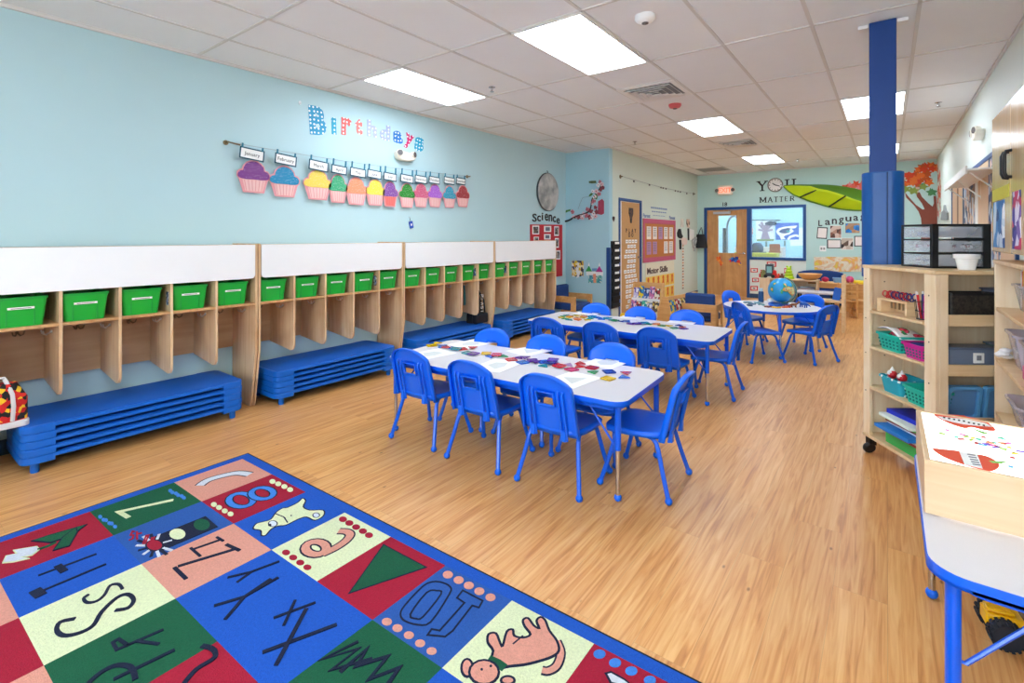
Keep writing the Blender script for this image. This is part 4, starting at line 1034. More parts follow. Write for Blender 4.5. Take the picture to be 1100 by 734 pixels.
# wire
K_=cropf(230,90,3.667)
p0=onX(*K_(45,232),XL); p1=onX(*K_(996,366),XL)
t=thing('curtain_wire','thin steel wire with end brackets holding the birthday cards on the left wall','wire',frame((XL,p0.y,p0.z),(0,1,0),(0,0,1),(1,0,0)),None)
L_=p1.y-p0.y; dz=p1.z-p0.z; OFF=.055
def wz(y): s_=(y-p0.y)/L_; return p0.z+dz*s_-.05*4*s_*(1-s_)*.6
for a,zz in ((0,0),(L_,dz)):
    b=MB(); b.lathe([(.022,0),(.022,.008),(.010,.012),(.008,OFF+.006)],M_BRASS,14,Matrix.Translation((a,zz,0))); s_=1 if a==0 else -1
    b.tube([(a,zz,OFF),(a+s_*.10,zz-.012,OFF)],.007,M_BRASS,8); part('bracket',b,t)
b=MB(); b.tube([(i/16*L_,wz(p0.y+i/16*L_)-p0.z,OFF) for i in range(17)],.0018,mat('steel wire','9A9C9E',.3,metal=.8),6); part('wire',b,t)
MONTHS=['January','February','March','April','May','June','July','August','September','October','November','December']
lx=[150,283,412,493,567,632,694,760,815,868,927,972]; ly=[278,300,323,339,350,357,367,374,377,380,382,384]; lw=[105,92,82,66,66,60,55,55,50,46,45,40]
cxs=[155,277,408,488,560,635,693,760,815,870,927,980]; cys=[366,385,398,413,423,428,435,440,440,441,445,443]; cw=[125,115,108,76,85,75,60,62,58,55,50,50]; chh=[120,115,112,106,102,98,94,90,88,86,82,80]
CC=['7C3A86','1E88B4','F0D25A','3FA878','F29870','F0DC50','84509C','2F8A34','CE6080','A860C8','2F9AB8','A83A40']; CN=['plum purple','teal blue','soft yellow','jade green','peach orange','lemon yellow','dusky purple','grass green','rose pink','violet','sea blue','brick red']
M_LB=mat('dark teal card border','1E5468',.6); M_PKW=mat('pale pink cupcake case','F0C4C0',.7); M_PKD=mat('cupcake case pleat','E09A98',.7); M_COR=mat('coral cupcake case','EE7A72',.7); M_PEG=mat('teal clip','2C7C98',.5)
for k in range(12):
    u,v=K_(lx[k],ly[k]); wpx=lw[k]/3.667/2
    y0=onX(u-wpx,v,XL+OFF).y; y1=onX(u+wpx,v,XL+OFF).y; w_=(y1-y0)*.93; P=onX(u,v,XL+OFF)
    h_=min(.125,w_*.44+.02)*.9; zc_=P.z
    M=frame((XL+OFF,P.y,zc_),(0,1,0),(0,0,1),(1,0,0))@Matrix.Rotation(R(-5+k*.3),4,'Z')
    t=thing('month_card','white month card reading %s hanging on the birthday wire'%MONTHS[k],'card',M,'month cards on the wire')
    b=MB(); b.box((-w_/2,-h_/2,-.002),(w_/2,h_/2,.0),M_LB); b.box((-w_/2+.012,-h_/2+.012,0),(w_/2-.012,h_/2-.012,.0012),M_LBL)
    glyphs(b,MONTHS[k],min(.032,(w_-.04)/len(MONTHS[k])*1.55),M_INK,.0013,.0008)
    part('card',b,t)
    for s in (-1,1):
        b=MB(); x=s*(w_/2-.02); ztop=wz(P.y+x)-zc_; b.box((x-.006,h_/2-.012,-.006),(x+.006,max(h_/2+.01,ztop+.006),.006),M_PEG); part('clip',b,t)
for k in range(12):
    u,v=K_(cxs[k],cys[k]); wpx=cw[k]/3.667/2; hp=chh[k]/3.667/2; D_=.03
    y0=onX(u-wpx,v,XL+D_).y; y1=onX(u+wpx,v,XL+D_).y; w_=(y1-y0); z1=onX(u,v-hp,XL+D_).z; z0=onX(u,v+hp,XL+D_).z; h_=z1-z0
    M=frame((XL+D_,(y0+y1)/2,(z0+z1)/2),(0,1,0),(0,0,1),(1,0,0))
    t=thing('paper_cupcake','%s frosted paper cupcake under the %s card'%(CN[k],MONTHS[k]),'paper cupcake',M,'paper cupcakes on the left wall')
    fr=[(-.46,-.06),(-.50,.03),(-.47,.12),(-.40,.17),(-.33,.19),(-.31,.30),(-.22,.42),(-.08,.49),(.06,.49),(.20,.43),(.30,.32),(.33,.20),(.42,.17),(.49,.09),(.49,-.01),(.42,-.08),(.2,-.10),(0,-.09),(-.25,-.10)]
    S=lambda P,f=1:[(x*w_*f,(y*h_)*f) for x,y in P]
    out=[(-.47,-.10),(-.53,.0),(-.52,.13),(-.44,.21),(-.37,.23),(-.33,.35),(-.23,.47),(-.08,.54),(.08,.54),(.23,.47),(.33,.36),(.37,.23),(.46,.21),(.53,.11),(.53,-.03),(.45,-.12),(.33,-.53),(-.33,-.53)]
    b=MB(); b.prism(S(out),-.004,.0,mat('cupcake outline card','F4DEDC' if k else 'E8A0A4',.7)); part('outline',b,t,label='pale outline')
    b=MB(); b.prism(smooth(S(fr),2,True),.0004,.004,dots('frosting '+CN[k],CC[k],'F6EEF4',70,.16)); part('frosting',b,t,label=CN[k]+' frosting')
    mw=M_COR if k==6 else M_PKW; md=mat('coral pleat','D85A58',.7) if k==6 else M_PKD
    b=MB(); b.prism(S([(-.36,-.11),(.36,-.11),(.27,-.48),(-.27,-.48)]),.0004,.003,mw)
    for q in range(6):
        x=-.30+.12*q; b.prism(S([(x-.012,-.12),(x+.012,-.12),(x*.78+.01,-.47),(x*.78-.01,-.47)]),.003,.0036,md)
    part('case',b,t)
    # hanging loop and spacer keep it off the wall
    b=MB(); b.box((-.006,h_*.2,-D_+.001),(.006,h_*.25,-.004),M_PEG); b.box((-.002,h_*.48,-.003),(.002,h_*.55,-.001),M_PEG); part('hanger',b,t)
def wallbox(u0,u1,v0,v1,plane,c):
    um,vm=(u0+u1)/2,(v0+v1)/2
    a=plane(u0,vm,c); b_=plane(u1,vm,c); p=plane(um,v0,c); q=plane(um,v1,c)
    return (b_-a).length,p.z-q.z
# emergency lights
M_CRM=mat('cream plastic','EDE6D6',.4); M_LENS=mat('dark lamp lens','6A6668',.2)
def emlight(M,label,s_=1):
    t=thing('emergency_light',label,'emergency light',M)
    b=MB(); b.prism(smooth([(-.15,.03),(-.13,-.035),(-.06,-.06),(.06,-.058),(.13,-.03),(.15,.01),(.12,.035),(0,.045),(-.1,.05)],2,True),.0,.075,M_CRM); part('housing',b,t,bevel=.012)
    for s in (-1,1):
        b=MB(); b.lathe([(.015,-.03),(.034,-.02),(.040,.0),(.040,.025),(.034,.03)],M_CRM,18,Matrix.Translation((s*.105,.025,.055))@Matrix.Rotation(R(s*18),4,'Y')); l=part('lamp_head',b,t)
        b=MB(); b.lathe([(.033,.026),(.033,.034)],M_LENS,18,Matrix.Translation((s*.105,.025,.055))@Matrix.Rotation(R(s*18),4,'Y')); part('lens',b,l,label='dark round lens')
emlight(WL(433,168),'cream two-lamp emergency light on the left wall under the word Birthdays')
emlight(WR(1056,143.5),'cream emergency light high on the right wall beside the wooden cupboard')
# small clear hook, blue tag
b=MB(); b.prism(ellipse(0,0,.014,.02,12),0,.006,mat('clear white hook','E8EEF2',.3)); b.tube([(0,0,.006),(0,-.012,.018),(0,-.004,.026)],.003,mat('clear white hook','E8EEF2',.3),6); single('adhesive_hook',b,'small clear adhesive hook on the left wall, up left of the letter B','hook',WL(322,110.5))
M=WL(441,241.5)
t=thing('blue_tag','small dark blue tag hanging from a hook on the left wall above the lockers','tag',M)
b=MB(); b.prism([(q[0]*math.cos(.25)-q[1]*math.sin(.25),q[0]*math.sin(.25)+q[1]*math.cos(.25)) for q in rrect(.055,.085,.008)],.006,.016,mat('tag blue','1C4FB4',.4)); part('tag',b,t)
b=MB(); b.prism(ellipse(.0,.0,.012,.016,10),.016,.0168,M_LBL); part('emblem',b,t)
b=MB(); b.tube([(-.012,.04,.010),(-.02,.085,.008),(-.02,.09,.0)],.0018,M_INK,5); b.ball((-.02,.09,.003),.005,M_STEEL,8); part('cord',b,t)
# moon disc
uM,vM=587.5,206.5; w_,h_=wallbox(575.7,599.4,186,227,onX,XL)
t=thing('moon_disc','round grey textured moon model hanging on the left wall above the word Science','wall ornament',WL(uM,vM))
mm=bpy.data.materials.new('cratered grey'); mm.use_nodes=True
_n=mm.node_tree.nodes; _l=mm.node_tree.links; _t=_n.new('ShaderNodeTexCoord'); _v=_n.new('ShaderNodeTexNoise'); _v.inputs['Scale'].default_value=6; _v.inputs['Detail'].default_value=6; _c=_n.new('ShaderNodeValToRGB')
_c.color_ramp.elements[0].position=.35; _c.color_ramp.elements[0].color=lin('878A8A'); _c.color_ramp.elements[1].position=.65; _c.color_ramp.elements[1].color=lin('CFCDC8')
_l.new(_t.outputs['Object'],_v.inputs['Vector']); _l.new(_v.outputs['Fac'],_c.inputs['Fac']); _l.new(_c.outputs['Color'],_n['Principled BSDF'].inputs['Base Color']); _n['Principled BSDF'].inputs['Roughness'].default_value=.6
rm=h_/2*.98
b=MB(); b.lathe([(rm,.0),(rm,.03),(rm*.985,.04),(rm*.7,.055),(rm*.3,.062),(.001,.064)],mm,40,cap=False); b.lathe([(rm*1.0,.0),(rm*1.02,.01),(rm*1.02,.03),(rm,.034)],mat('dark grey rim','4A5052',.5),40,cap=False); part('disc',b,t)
b=MB(); b.tube([(0,rm,.02),(0,rm+.04,.012),(0,rm+.045,.0)],.004,M_INK,6); part('hanging_loop',b,t)
# Science letters
Q_=cropf(565,180,10.489)
SCI=[('S',70,120,520,612),('c',125,165,540,608),('i',175,192,510,595),('e',210,250,520,602),('n',255,295,530,608),('c',300,335,548,618),('e',342,380,570,635)]
def wallletters(word,specs,cr,plane,c,W_,color,group,where,bold=.02,depth=.004):
    cnt={}
    for ch,x0,x1,y0,y1 in specs:
        u,v=cr((x0+x1)/2,(y0+y1)/2); M=W_(u,v)
        a=plane(*cr(x0,(y0+y1)/2),c); b_=plane(*cr(x1,(y0+y1)/2),c); p=plane(*cr((x0+x1)/2,y0),c); q=plane(*cr((x0+x1)/2,y1),c)
        w_=(b_-a).length; h_=p.z-q.z
        mb=MB(); glyphs(mb,ch,-h_,color,.001,depth,bold=bold)
        xs=[p_[0] for p_ in mb.v]; f=w_/(max(xs)-min(xs)); mb.v=[(p_[0]*f,p_[1],p_[2]) for p_ in mb.v]
        cnt[ch]=cnt.get(ch,0)+1; tot=sum(1 for s in specs if s[0]==ch)
        nm='letter %s'%ch if tot==1 else '%s letter %s'%(['first','second','third'][cnt[ch]-1],ch)
        single('wall_letter',mb,'black cut-out %s of the word %s %s'%(nm,word,where),'letter',M,group)
wallletters('Science',SCI,Q_,onX,XL,lambda u,v:WL(u,v),M_INK,'letters of Science','on the left wall')
# red board with photographs
R_=cropf(565,225,7.722)
M_REDB=mat('red board paper','C22A34',.6); M_PH=patches('dark small photograph',['2A2C34','6A5A50','8A8C90','3C4048','A8988A','50443C'],30)
M=WL(*R_(168,240),XL+.004)
t=thing('photo_board','red board with small photographs on the left wall above the farthest locker','notice board',M)
b=MB(); b.prism(put(lambda u,v,c:onX(u,v,c),XL,M,[R_(32,125),R_(298,128),R_(298,552),R_(32,590)]),.0,.006,M_REDB); part('backing',b,t)
def cardpoly(M,plane,c,pts,z0,z1,m,parent,name='photo_card',inner=None,mi=None,label=None):
    b=MB(); P=rel(M,pts,plane,c); b.prism(P,z0,z1,m)
    if inner:
        cx=sum(p[0] for p in P)/len(P); cy=sum(p[1] for p in P)/len(P)
        b.prism([(cx+(x-cx)*inner,cy+(y-cy)*inner) for x,y in P],z1,z1+.0008,mi)
    return part(name,b,parent,label=label)
def rc4(cr,x0,y0,x1,y1): return [cr(x0,y0),cr(x1,y0),cr(x1,y1),cr(x0,y1)]
for r in ((48,135,105,208),(230,140,268,220),(60,228,102,262),(236,238,268,318),(240,340,280,415)): cardpoly(M,onX,XL,rc4(R_,*r),.006,.008,M_LBL,t,'photo_card',.74,M_PH)
for r in ((145,138,205,188),(145,205,200,250)): cardpoly(M,onX,XL,rc4(R_,*r),.006,.008,M_LBL,t,'text_card',.6,mat('grey print','6A7080',.6))
# ================================================================ blue return wall
M=WB(626,215,YR)
t=thing('blossom_branch','dark branch with pink blossoms and green leaves across the blue return wall','wall ornament',M)
P=put(lambda u,v,c:onY(u,v,c),YR,M,[Q_(*q) for q in ((400,610),(460,605),(500,590),(535,570),(600,540),(670,520),(720,490),(740,430),(750,360),(790,300),(840,230),(850,170))])
b=MB(); b.tube([(x,y,.020) for x,y in smooth(P,3)],[.018-.010*i/33 for i in range(34)],mat('dark branch','2E2A30',.7),6); part('branch',b,t)
b=MB(); P2=put(lambda u,v,c:onY(u,v,c),YR,M,[Q_(*q) for q in ((590,470),(610,410),(640,340),(720,325))]); b.tube([(x,y,.006) for x,y in P2],.004,mat('grey twig','8C9AA4',.7),5); part('twig',b,t)
rnd2=random.Random(3); MPK=[mat('pale pink blossom','E8C4CC',.7),mat('rose blossom','C87888',.7),mat('deep rose blossom','8E4450',.7),mat('white blossom','F0E8EA',.7)]; MGL=mat('olive leaf','4E7A3C',.6)
def flower(b,x,y,z,r,m):
    for k in range(5):
        a=2*PI*k/5+rnd2.random(); b.ball((x+r*.6*math.cos(a),y+r*.6*math.sin(a),z),r*.5,m,6,(1,1,.5))
    b.ball((x,y,z+r*.2),r*.25,MPK[2],5)
sp=[Q_(*q) for q in ((540,560),(570,555),(600,560),(630,545),(660,520),(690,545),(720,560),(745,570),(790,550),(700,470),(740,490),(770,520),(750,400),(770,380),(790,450),(780,330),(800,270),(830,300),(850,250),(820,200),(860,190),(840,160),(870,230),(760,270),(640,570),(530,500),(800,500))]
PP=put(lambda u,v,c:onY(u,v,c),YR,M,sp)
for k,(x,y) in enumerate(PP):
    b=MB(); flower(b,x,y,.022,rnd2.uniform(.03,.045),MPK[k%4]); part('blossom',b,t)
for q in ((740,305),(780,340),(800,330),(560,560)):
    x,y=put(lambda u,v,c:onY(u,v,c),YR,M,[Q_(*q)])[0]; b=MB(); b.prism(ellipse(x,y,.05,.02,10,rnd2.random()*3),.02,.026,MGL); part('leaf',b,t)
for k,(pts,c,lab) in enumerate(((((425,500),(460,480),(505,470),(500,490),(470,500),(430,520)),'4E8A4C','green paper caterpillar stuck left of the blossom branch'),(((710,155),(745,150),(790,150),(795,175),(740,180),(712,175)),'5A6E4A','small green paper bird at the top of the blue return wall'),(((815,380),(860,355),(880,380),(880,520),(850,535),(810,525)),'A8405A','dark red paper parrot right of the blossom branch'))):
    uv=[Q_(*q) for q in pts]; uc=(sum(a for a,_ in uv)/6,sum(a for _,a in uv)/6); M2=WB(*uc,YR)
    b=MB(); b.prism(rel(M2,uv,onY,YR),.001,.006,mat('paper animal %d'%k,c,.7,var=.3,scale=60)); single('paper_animal',b,lab,'paper animal',M2)
# two pictures
MP1=patches('yellow white painted picture',['E8C828','3A3A48','F0EEE8','E8B820','6A6A7A','F4E8B8'],26)
M2=WB(*R_(430,492),YR); b=MB(); b.prism(rel(M2,[R_(382,425),R_(478,427),R_(478,555),R_(382,560)],onY,YR),.001,.005,MP1)
b.prism(ellipse(0,-.06,.03,.10,12,.2),.005,.0058,mat('white paint','F2F2F0')); b.prism(ellipse(.02,-.10,.02,.08,12,-.5),.0058,.0064,mat('white paint','F2F2F0')); single('painted_picture',b,'child painting in yellow, dark grey and white on the blue return wall','picture',M2)
M2=WB(*R_(570,520),YR); t=thing('castle_picture','paper castle with green and magenta roofs on the blue return wall','picture',M2)
rr=lambda pts: rel(M2,[R_(*q) for q in pts],onY,YR)
b=MB(); b.prism(rr([(500,515),(640,515),(638,552),(502,548)]),.001,.004,mat('pale wall paper','E8EEF0',.7)); b.prism(rr([(518,545),(630,548),(628,612),(520,610)]),.001,.005,patches('blue green castle print',['4FA8B8','3C8EA8','6AB8A8','D0E0D8','4890B0'],40)); part('castle_wall',b,t)
for pts,c,n in ((((495,515),(523,468),(550,515)),'3FA45A','green roof'),(((578,518),(610,470),(640,520)),'B83A90','magenta roof'),(((548,490),(590,488),(588,512),(550,514)),'6A98C8','blue roof')):
    b=MB(); b.prism(rr(pts),.004,.007,mat('paper '+n,c,.7)); part('roof',b,t,label=n)
b=MB(); b.prism(rr([(558,535),(580,535),(584,610),(562,608)]),.005,.008,mat('salmon paper','E89878',.7)); part('door',b,t,label='salmon tower door')
for x in (523,610):
    b=MB(); b.prism(rr([(x-6,470),(x,440),(x+6,470)]),.002,.004,M_LBL); part('spire',b,t)
# ================================================================ far left wall
G_=cropf(640,180,4.583); H1=cropf(655,200,12.2375); H2=cropf(655,255,12.2375); H3=cropf(715,235,8.635)
onF=lambda u,v,c:onX(u,v,XF)
FP0=onX(*G_(120,45),XF); FP1=onX(*G_(480,130),XF)
t=thing('hanging_wire','thin wire with brackets and small clips high on the far left wall','wire',frame((XF,FP0.y,FP0.z),(0,1,0),(0,0,1),(1,0,0)))
LL=FP1.y-FP0.y; dz=FP1.z-FP0.z
for a,zz in ((0,0),(LL,dz)):
    b=MB(); b.lathe([(.035,0),(.035,.01),(.012,.02),(.01,.05)],M_BRASS,12,Matrix.Translation((a,zz,0))); part('bracket',b,t)
b=MB(); b.tube([(LL*i/12,dz*i/12-.03*math.sin(PI*i/12),.045) for i in range(13)],.004,mat('steel wire','9A9C9E'),5); part('wire',b,t)
for s_ in (.12,.3,.45,.48,.52,.66,.7,.74,.85):
    b=MB(); b.box((LL*s_-.025,dz*s_-.055,.040),(LL*s_+.025,dz*s_-.025,.050),mat('grey brown clip','5C5650',.5)); part('clip',b,t)
# closet door
t=struct('door_2',MB())
bpy.data.objects.remove(t)
b=MB(); fy0,fy1=D1a,D1b; fw=.05
b.box((XF-.12,fy0,0),(XF+.015,fy0+fw,DZ1),M_BLUEF); b.box((XF-.12,fy1-fw,0),(XF+.015,fy1,DZ1),M_BLUEF); b.box((XF-.12,fy0+fw,DZ1-fw),(XF+.015,fy1-fw,DZ1),M_BLUEF); dr=struct('door_2',b,bevel=.002)
b=MB(); b.box((XF-.06,fy0+fw,.01),(XF-.012,fy1-fw,DZ1-fw),mat('pale door paint','EDE6DC',.4)); part('door_leaf',b,dr)
yh=onX(*H2(378,265),XF).y; zh=onX(*H2(378,265),XF).z
b=MB(); b.lathe([(.028,0),(.028,.006),(.012,.01),(.012,.045)],M_CHR,14,frame((XF-.012,fy1-fw-.07,zh),(0,1,0),(0,0,1),(1,0,0))); b.tube([(XF+.03,fy1-fw-.07,zh),(XF+.032,fy1-fw-.20,zh)],.010,M_CHR,8); part('door_handle',b,dr)
# brown paper with labels on the door
yp0=fy0+fw+.10; yp1=fy1-fw-.01
Mp=frame((XF-.0118,(yp0+yp1)/2,1.05),(0,1,0),(0,0,1),(1,0,0)); hw=(yp1-yp0)/2
t=thing('paper_chart','brown paper chart covered with rows of small white word cards on the closet door','chart',Mp)
b=MB(); b.box((-hw,-1.0,0),(hw,DZ1-fw-1.06,.002),mat('brown kraft paper','C79A66',.8,var=.05)); part('paper',b,t)
b=MB(); b.prism([(-.09,.92),(.09,.92),(.10,.82),(.05,.74),(.03,.64),(-.03,.64),(-.05,.74),(-.10,.82)],.002,.008,patches('dark figure print',['1C1A1E','3A2C28','5A4038'],30)); part('figure',b,t,label='dark cut-out figure')
rl=random.Random(5)
for ri,(z_w,wd) in enumerate((('PLAY',.5),('DO',.55))):
    for k,ch in enumerate(z_w):
        b=MB(); glyphs(b,ch,.075,M_INK,.002,.003,cx=(k-(len(z_w)-1)/2)*.13,cy=wd-.13*ri+.0,bold=.02); part('letter',b,t)
for r in range(14):
    zr=.30-r*.092; n=rl.choice((3,4,4,3)); x0=rl.uniform(-.05,.05)
    for k in range(n):
        b=MB(); x=(k-(n-1)/2)*.135+x0; b.box((x-.055,zr-.032,.002),(x+.055,zr+.032,.0035),M_LBL); b.box((x-.04,zr-.006,.0035),(x+.04,zr+.004,.004),mat('grey print','6A7080')); part('word_card',b,t)
# black pocket chart
M2=frame((XF,(onX(655.8,300,XF).y+onX(665.2,300,XF).y)/2,1.05),(0,1,0),(0,0,1),(1,0,0)); wch=(onX(665.2,300,XF).y-onX(656.2,300,XF).y); zt=onX(660,259,XF).z-1.05; zb=onX(660,331,XF).z-1.05
t=thing('pocket_chart','tall black hanging pocket chart with white labels beside the closet door','pocket chart',M2)
b=MB(); b.box((-wch/2,zb,0),(wch/2,zt,.012),mat('black fabric','16171A',.9)); part('backing',b,t)
n=9
for k in range(n):
    z=zt-(k+1)*(zt-zb)/n; b=MB(); b.box((-wch/2+.01,z+.01,.012),(wch/2-.01,z+(zt-zb)/n*.6,.035),mat('black fabric','16171A')); p=part('pocket',b,t,bevel=.006)
    if k<7: b=MB(); b.box((-wch*.22,z+.075,.035),(wch*.28,z+.115,.037),M_LBL); part('pocket_label',b,p,label='white label')
# small heart
M2=WL(659,235.5,XF); b=MB(); b.prism([(0,-.05),(-.045,.0),(-.045,.035),(-.02,.05),(0,.035),(.02,.05),(.045,.035),(.045,0)],.001,.005,mat('dark brown paper','3C2624',.7)); single('paper_heart',b,'small dark paper heart left of the closet door','paper cut-out',M2)
# bulletin board
pts=[G_(230,255),G_(389,262),G_(389,450),G_(231,470)]
M2=WL(*G_(310,360),XF+.004); t=thing('bulletin_board','brown bulletin board with pink scalloped border and two rows of papers','notice board',M2)
P=rel(M2,pts,onF,0); cx=sum(p[0] for p in P)/4; cy=sum(p[1] for p in P)/4
x0=min(p[0] for p in P); x1=max(p[0] for p in P); y1=max(p[1] for p in P); y0=min(p[1] for p in P)
b=MB(); b.box((x0,y0,0),(x1,y1,.01),mat('orange brown cork paper','C0783C',.8)); part('backing',b,t)
b=MB(); M_PB=mat('dusty pink border','C05878',.7); n=22
b.ring([(x1,y1),(x0,y1),(x0,y0),(x1,y0)][::1],[(x1-.08,y1-.08),(x0+.08,y1-.08),(x0+.08,y0+.08),(x1-.08,y0+.08)],.01,.014,M_PB)
for k in range(n):
    for yy in (y0+.08,y1-.08): b.prism(ellipse(x0+.05+(x1-x0-.1)*k/(n-1),yy,.03,.02,8),.0101,.0141,M_PB)
part('border',b,t,label='pink scalloped border')
M_LIL=mat('lilac paper','B98AB0',.7); M_PAP=mat('cream paper','F0E6DC',.7)
for r in range(2):
    for k in range(5):
        m=[M_PAP,M_PAP,M_LIL,M_PAP,M_PAP][k] if r==0 else [M_LIL,M_LIL,None,M_PAP,M_PAP][k]
        if m is None: continue
        xx=x0+.13+(x1-x0-.26)*(k+.5)/5; yy=y1-.13-(y1-y0-.26)*(r+.5)/2; w2=(x1-x0-.26)/5*.36; h2=(y1-y0-.26)/2*.42
        b=MB(); b.box((xx-w2,yy-h2,.01),(xx+w2,yy+h2,.013),m); 
        for q in range(5): b.box((xx-w2*.7,yy+h2*.7-q*h2*.3,.013),(xx+w2*.6,yy+h2*.7-q*h2*.3+.012,.0134),mat('grey print','6A7080'))
        part('pinned_paper',b,t)
for (xa_,ya_,xb_,yb_,txt,lab) in ((545,305,760,370,'Welcome to our','blue lettering heading above the bulletin board'),):
    M3=WL(*H1((xa_+xb_)/2,(ya_+yb_)/2),XF); w3=onX(*H1(xb_,340),XF).y-onX(*H1(xa_,340),XF).y
    b=MB(); 
    for q,(z,l) in enumerate(((.05,1.0),(-.02,.9),(-.09,.75))):
        n=9-q*2
        for k in range(n): b.box((-w3*l/2+w3*l*k/n,z,.001),(-w3*l/2+w3*l*(k+.75)/n,z+.035-.012*q,.004),mat('slate blue card','7C93B8',.7))
    single('word_heading',b,lab,'lettering',M3)
for x,y,l in ((485,388,'left'),(820,415,'right')):
    M3=WL(*H1(x,y),XF); b=MB(); glyphs(b,'Parent',.075,mat('slate blue card','7C93B8'),.001,.004,sx=1.3,bold=.02); single('word_card',b,'small blue word above the %s corner of the bulletin board'%l,'lettering',M3)
# Motor Skills poster
pts=[G_(243,472),G_(384,462),G_(384,596),G_(243,604)]
M2=WL(*G_(313,533),XF+.004); P=rel(M2,pts,onF,0); x0=min(p[0] for p in P); x1=max(p[0] for p in P); y1=max(p[1] for p in P); y0=min(p[1] for p in P)
t=thing('motor_skills_chart','Motor Skills chart with orange figures on yellow cards under the bulletin board','chart',M2)
b=MB(); b.box((x0,y0,0),(x1,y1,.004),mat('pale chart paper','E2DFC8',.7)); part('paper',b,t)
ht=(y1-y0)
b=MB(); glyphs(b,'Motor Skills',.12,mat('dark maroon card','4A2C34',.7),.004,.005,cx=-(x1-x0)*.06,cy=y1-.16,sx=(x1-x0)*.8/.85*.9,bold=.02); part('title',b,t,label='dark title Motor Skills')
for r in range(2):
    for k in range(6):
        xx=x0+(x1-x0)*(k+.5)/6; yy=y1-.40-.27*r
        b=MB(); b.box((xx-(x1-x0)/13,yy-.12,.004),(xx+(x1-x0)/13,yy+.12,.006),mat('yellow chart card','F0C850',.7))
        b.prism(ellipse(xx,yy+.06,.05,.05,8),.006,.009,mat('orange figure','D8642C',.7)); b.prism([(xx-.07,yy-.1),(xx-.03,yy+.03),(xx+.03,yy+.03),(xx+.07,yy-.1),(xx,yy-.04)],.006,.009,mat('orange figure','D8642C')); part('figure_card',b,t)
# tall measuring strip
M2=WL(*H3(160,455),XF); y0=onX(*H3(160,655),XF).z; y1=onX(*H3(160,235),XF).z; zc=M2[2][3]
b=MB(); b.box((-.05,y0-zc,0),(.05,y1-zc,.004),mat('pale strip paper','E4DCD0',.7))
n=16
for k in range(n): b.box((-.045,y0-zc+(y1-y0)*(k+.15)/n,.004),(.045,y0-zc+(y1-y0)*(k+.6)/n,.006),mat('orange strip mark','D88A4A' if k%2 else '7A5A4C',.7) if k%2 else mat('brown strip mark','7A5A4C',.7))
single('height_strip',b,'narrow paper height measuring strip with orange and brown marks on the far left wall','measuring strip',M2)
# paper octopus-like head, masks and cards beside it
def blob(M,lab,name,cat,pts,cr,m,z1=.02):
    b=MB(); b.prism(rel(M,[cr(*q) for q in pts],onF,0),.001,z1,m); single(name,b,lab,cat,M)
blob(WL(*H3(125,140),XF),'black paper bat shape right of the bulletin board','paper_animal','paper animal',[(105,130),(118,95),(135,95),(142,140),(155,165),(140,185),(120,180),(108,165)],H3,mat('black paper','1C1D20',.8))
blob(WL(*H3(133,240),XF),'small black strip hanging left of the measuring strip','paper_strip','paper strip',[(125,195),(138,195),(140,285),(128,285)],H3,mat('black paper','1C1D20'))
blob(WL(*H3(165,205),XF),'pale pink paper head at the top of the measuring strip','paper_cutout','paper cut-out',[(140,195),(150,175),(185,178),(195,205),(190,240),(165,245),(142,230)],H3,mat('pale pink paper','E4CCC0',.8))
blob(WL(*H3(210,40),XF),'tan photo card at the top right of the measuring strip','photo_card','card',[(192,5),(222,5),(222,85),(192,80)],H3,patches('tan photo',['5A4438','D8B8A0','C89C84','E8D4C4'],14),.006)
blob(WL(*H3(152,42),XF),'pale card with a dark top edge above the pink paper head','photo_card','card',[(138,2),(166,2),(166,80),(138,80)],H3,patches('pale photo',['D8CCBC','E4DCCC','CFC2B4'],14),.006)
blob(WL(*H3(240,155),XF),'white paper sheet with a black edge hanging near the back left corner','paper_sheet','paper',[(222,95),(262,105),(262,195),(222,200)],H3,M_LBL,.008)
blob(WL(*H3(208,150),XF),'black clipboard edge beside the white sheet near the corner','clip_strip','clip',[(202,90),(214,90),(216,200),(205,200)],H3,mat('black paper','1C1D20'),.012)
blob(WL(*H3(265,220),XF),'grey white paper bundle below the white sheet near the corner','paper_bundle','paper',[(240,195),(275,165),(295,190),(270,250),(262,300),(245,245)],H3,patches('grey white paper',['C8C8C4','8A8C8C','E4E2DC','B4B0AC'],20))
# ================================================================ the room seen through the back window
Y2=16.2
M_W2=mat('neighbour room aqua wall','A8DCEC',.6,var=.02)
b=MB(); b.box((-7,Y2,0),(3,Y2+.1,3.0),M_W2); struct('wall_neighbour',b)
b=MB(); b.box((-7,YB+.15,-.1),(3,Y2+.1,0),M_FLOOR); struct('floor_neighbour',b)
b=MB(); b.box((-7,YB+.15,3.0),(3,Y2+.1,3.08),M_TILE); struct('ceiling_neighbour',b)
b=MB(); b.box((-7.1,YB+.15,0),(-7,Y2,3.0),M_W2); struct('wall_neighbour_left',b)
b=MB(); b.box((3,YB+.15,0),(3.1,Y2,3.0),M_W2); struct('wall_neighbour_right',b)
b=MB(); b.box((XR+.15,YB,0),(3.1,YB+.15,3.0),M_W2); b.box((-7.1,YB,0),(XF-.12,YB+.15,3.0),M_W2); struct('wall_neighbour_front',b)
for x in (-4.2,-1.6):
    t=thing('ceiling_light','glowing ceiling panel in the room behind the back window, '+('left' if x<-3 else 'right'),'ceiling light',T(x,14.6,3.0),'ceiling panels next door')
    f=MB(); f.ring(rrect(.60,1.21,.004,1),rrect(.56,1.17,.004,1),-.014,-.0005,M_WHITE); part('frame',f,t)
    f=MB(); f.box((-.28,-.585,-.009),(.28,.585,-.002),mat('neighbour diffuser','FFFFFF',.4,var=0,emit=24,ecol=(.84,.95,1.12,1))); part('diffuser',f,t)
Wd=cropf(750,210,6.115)
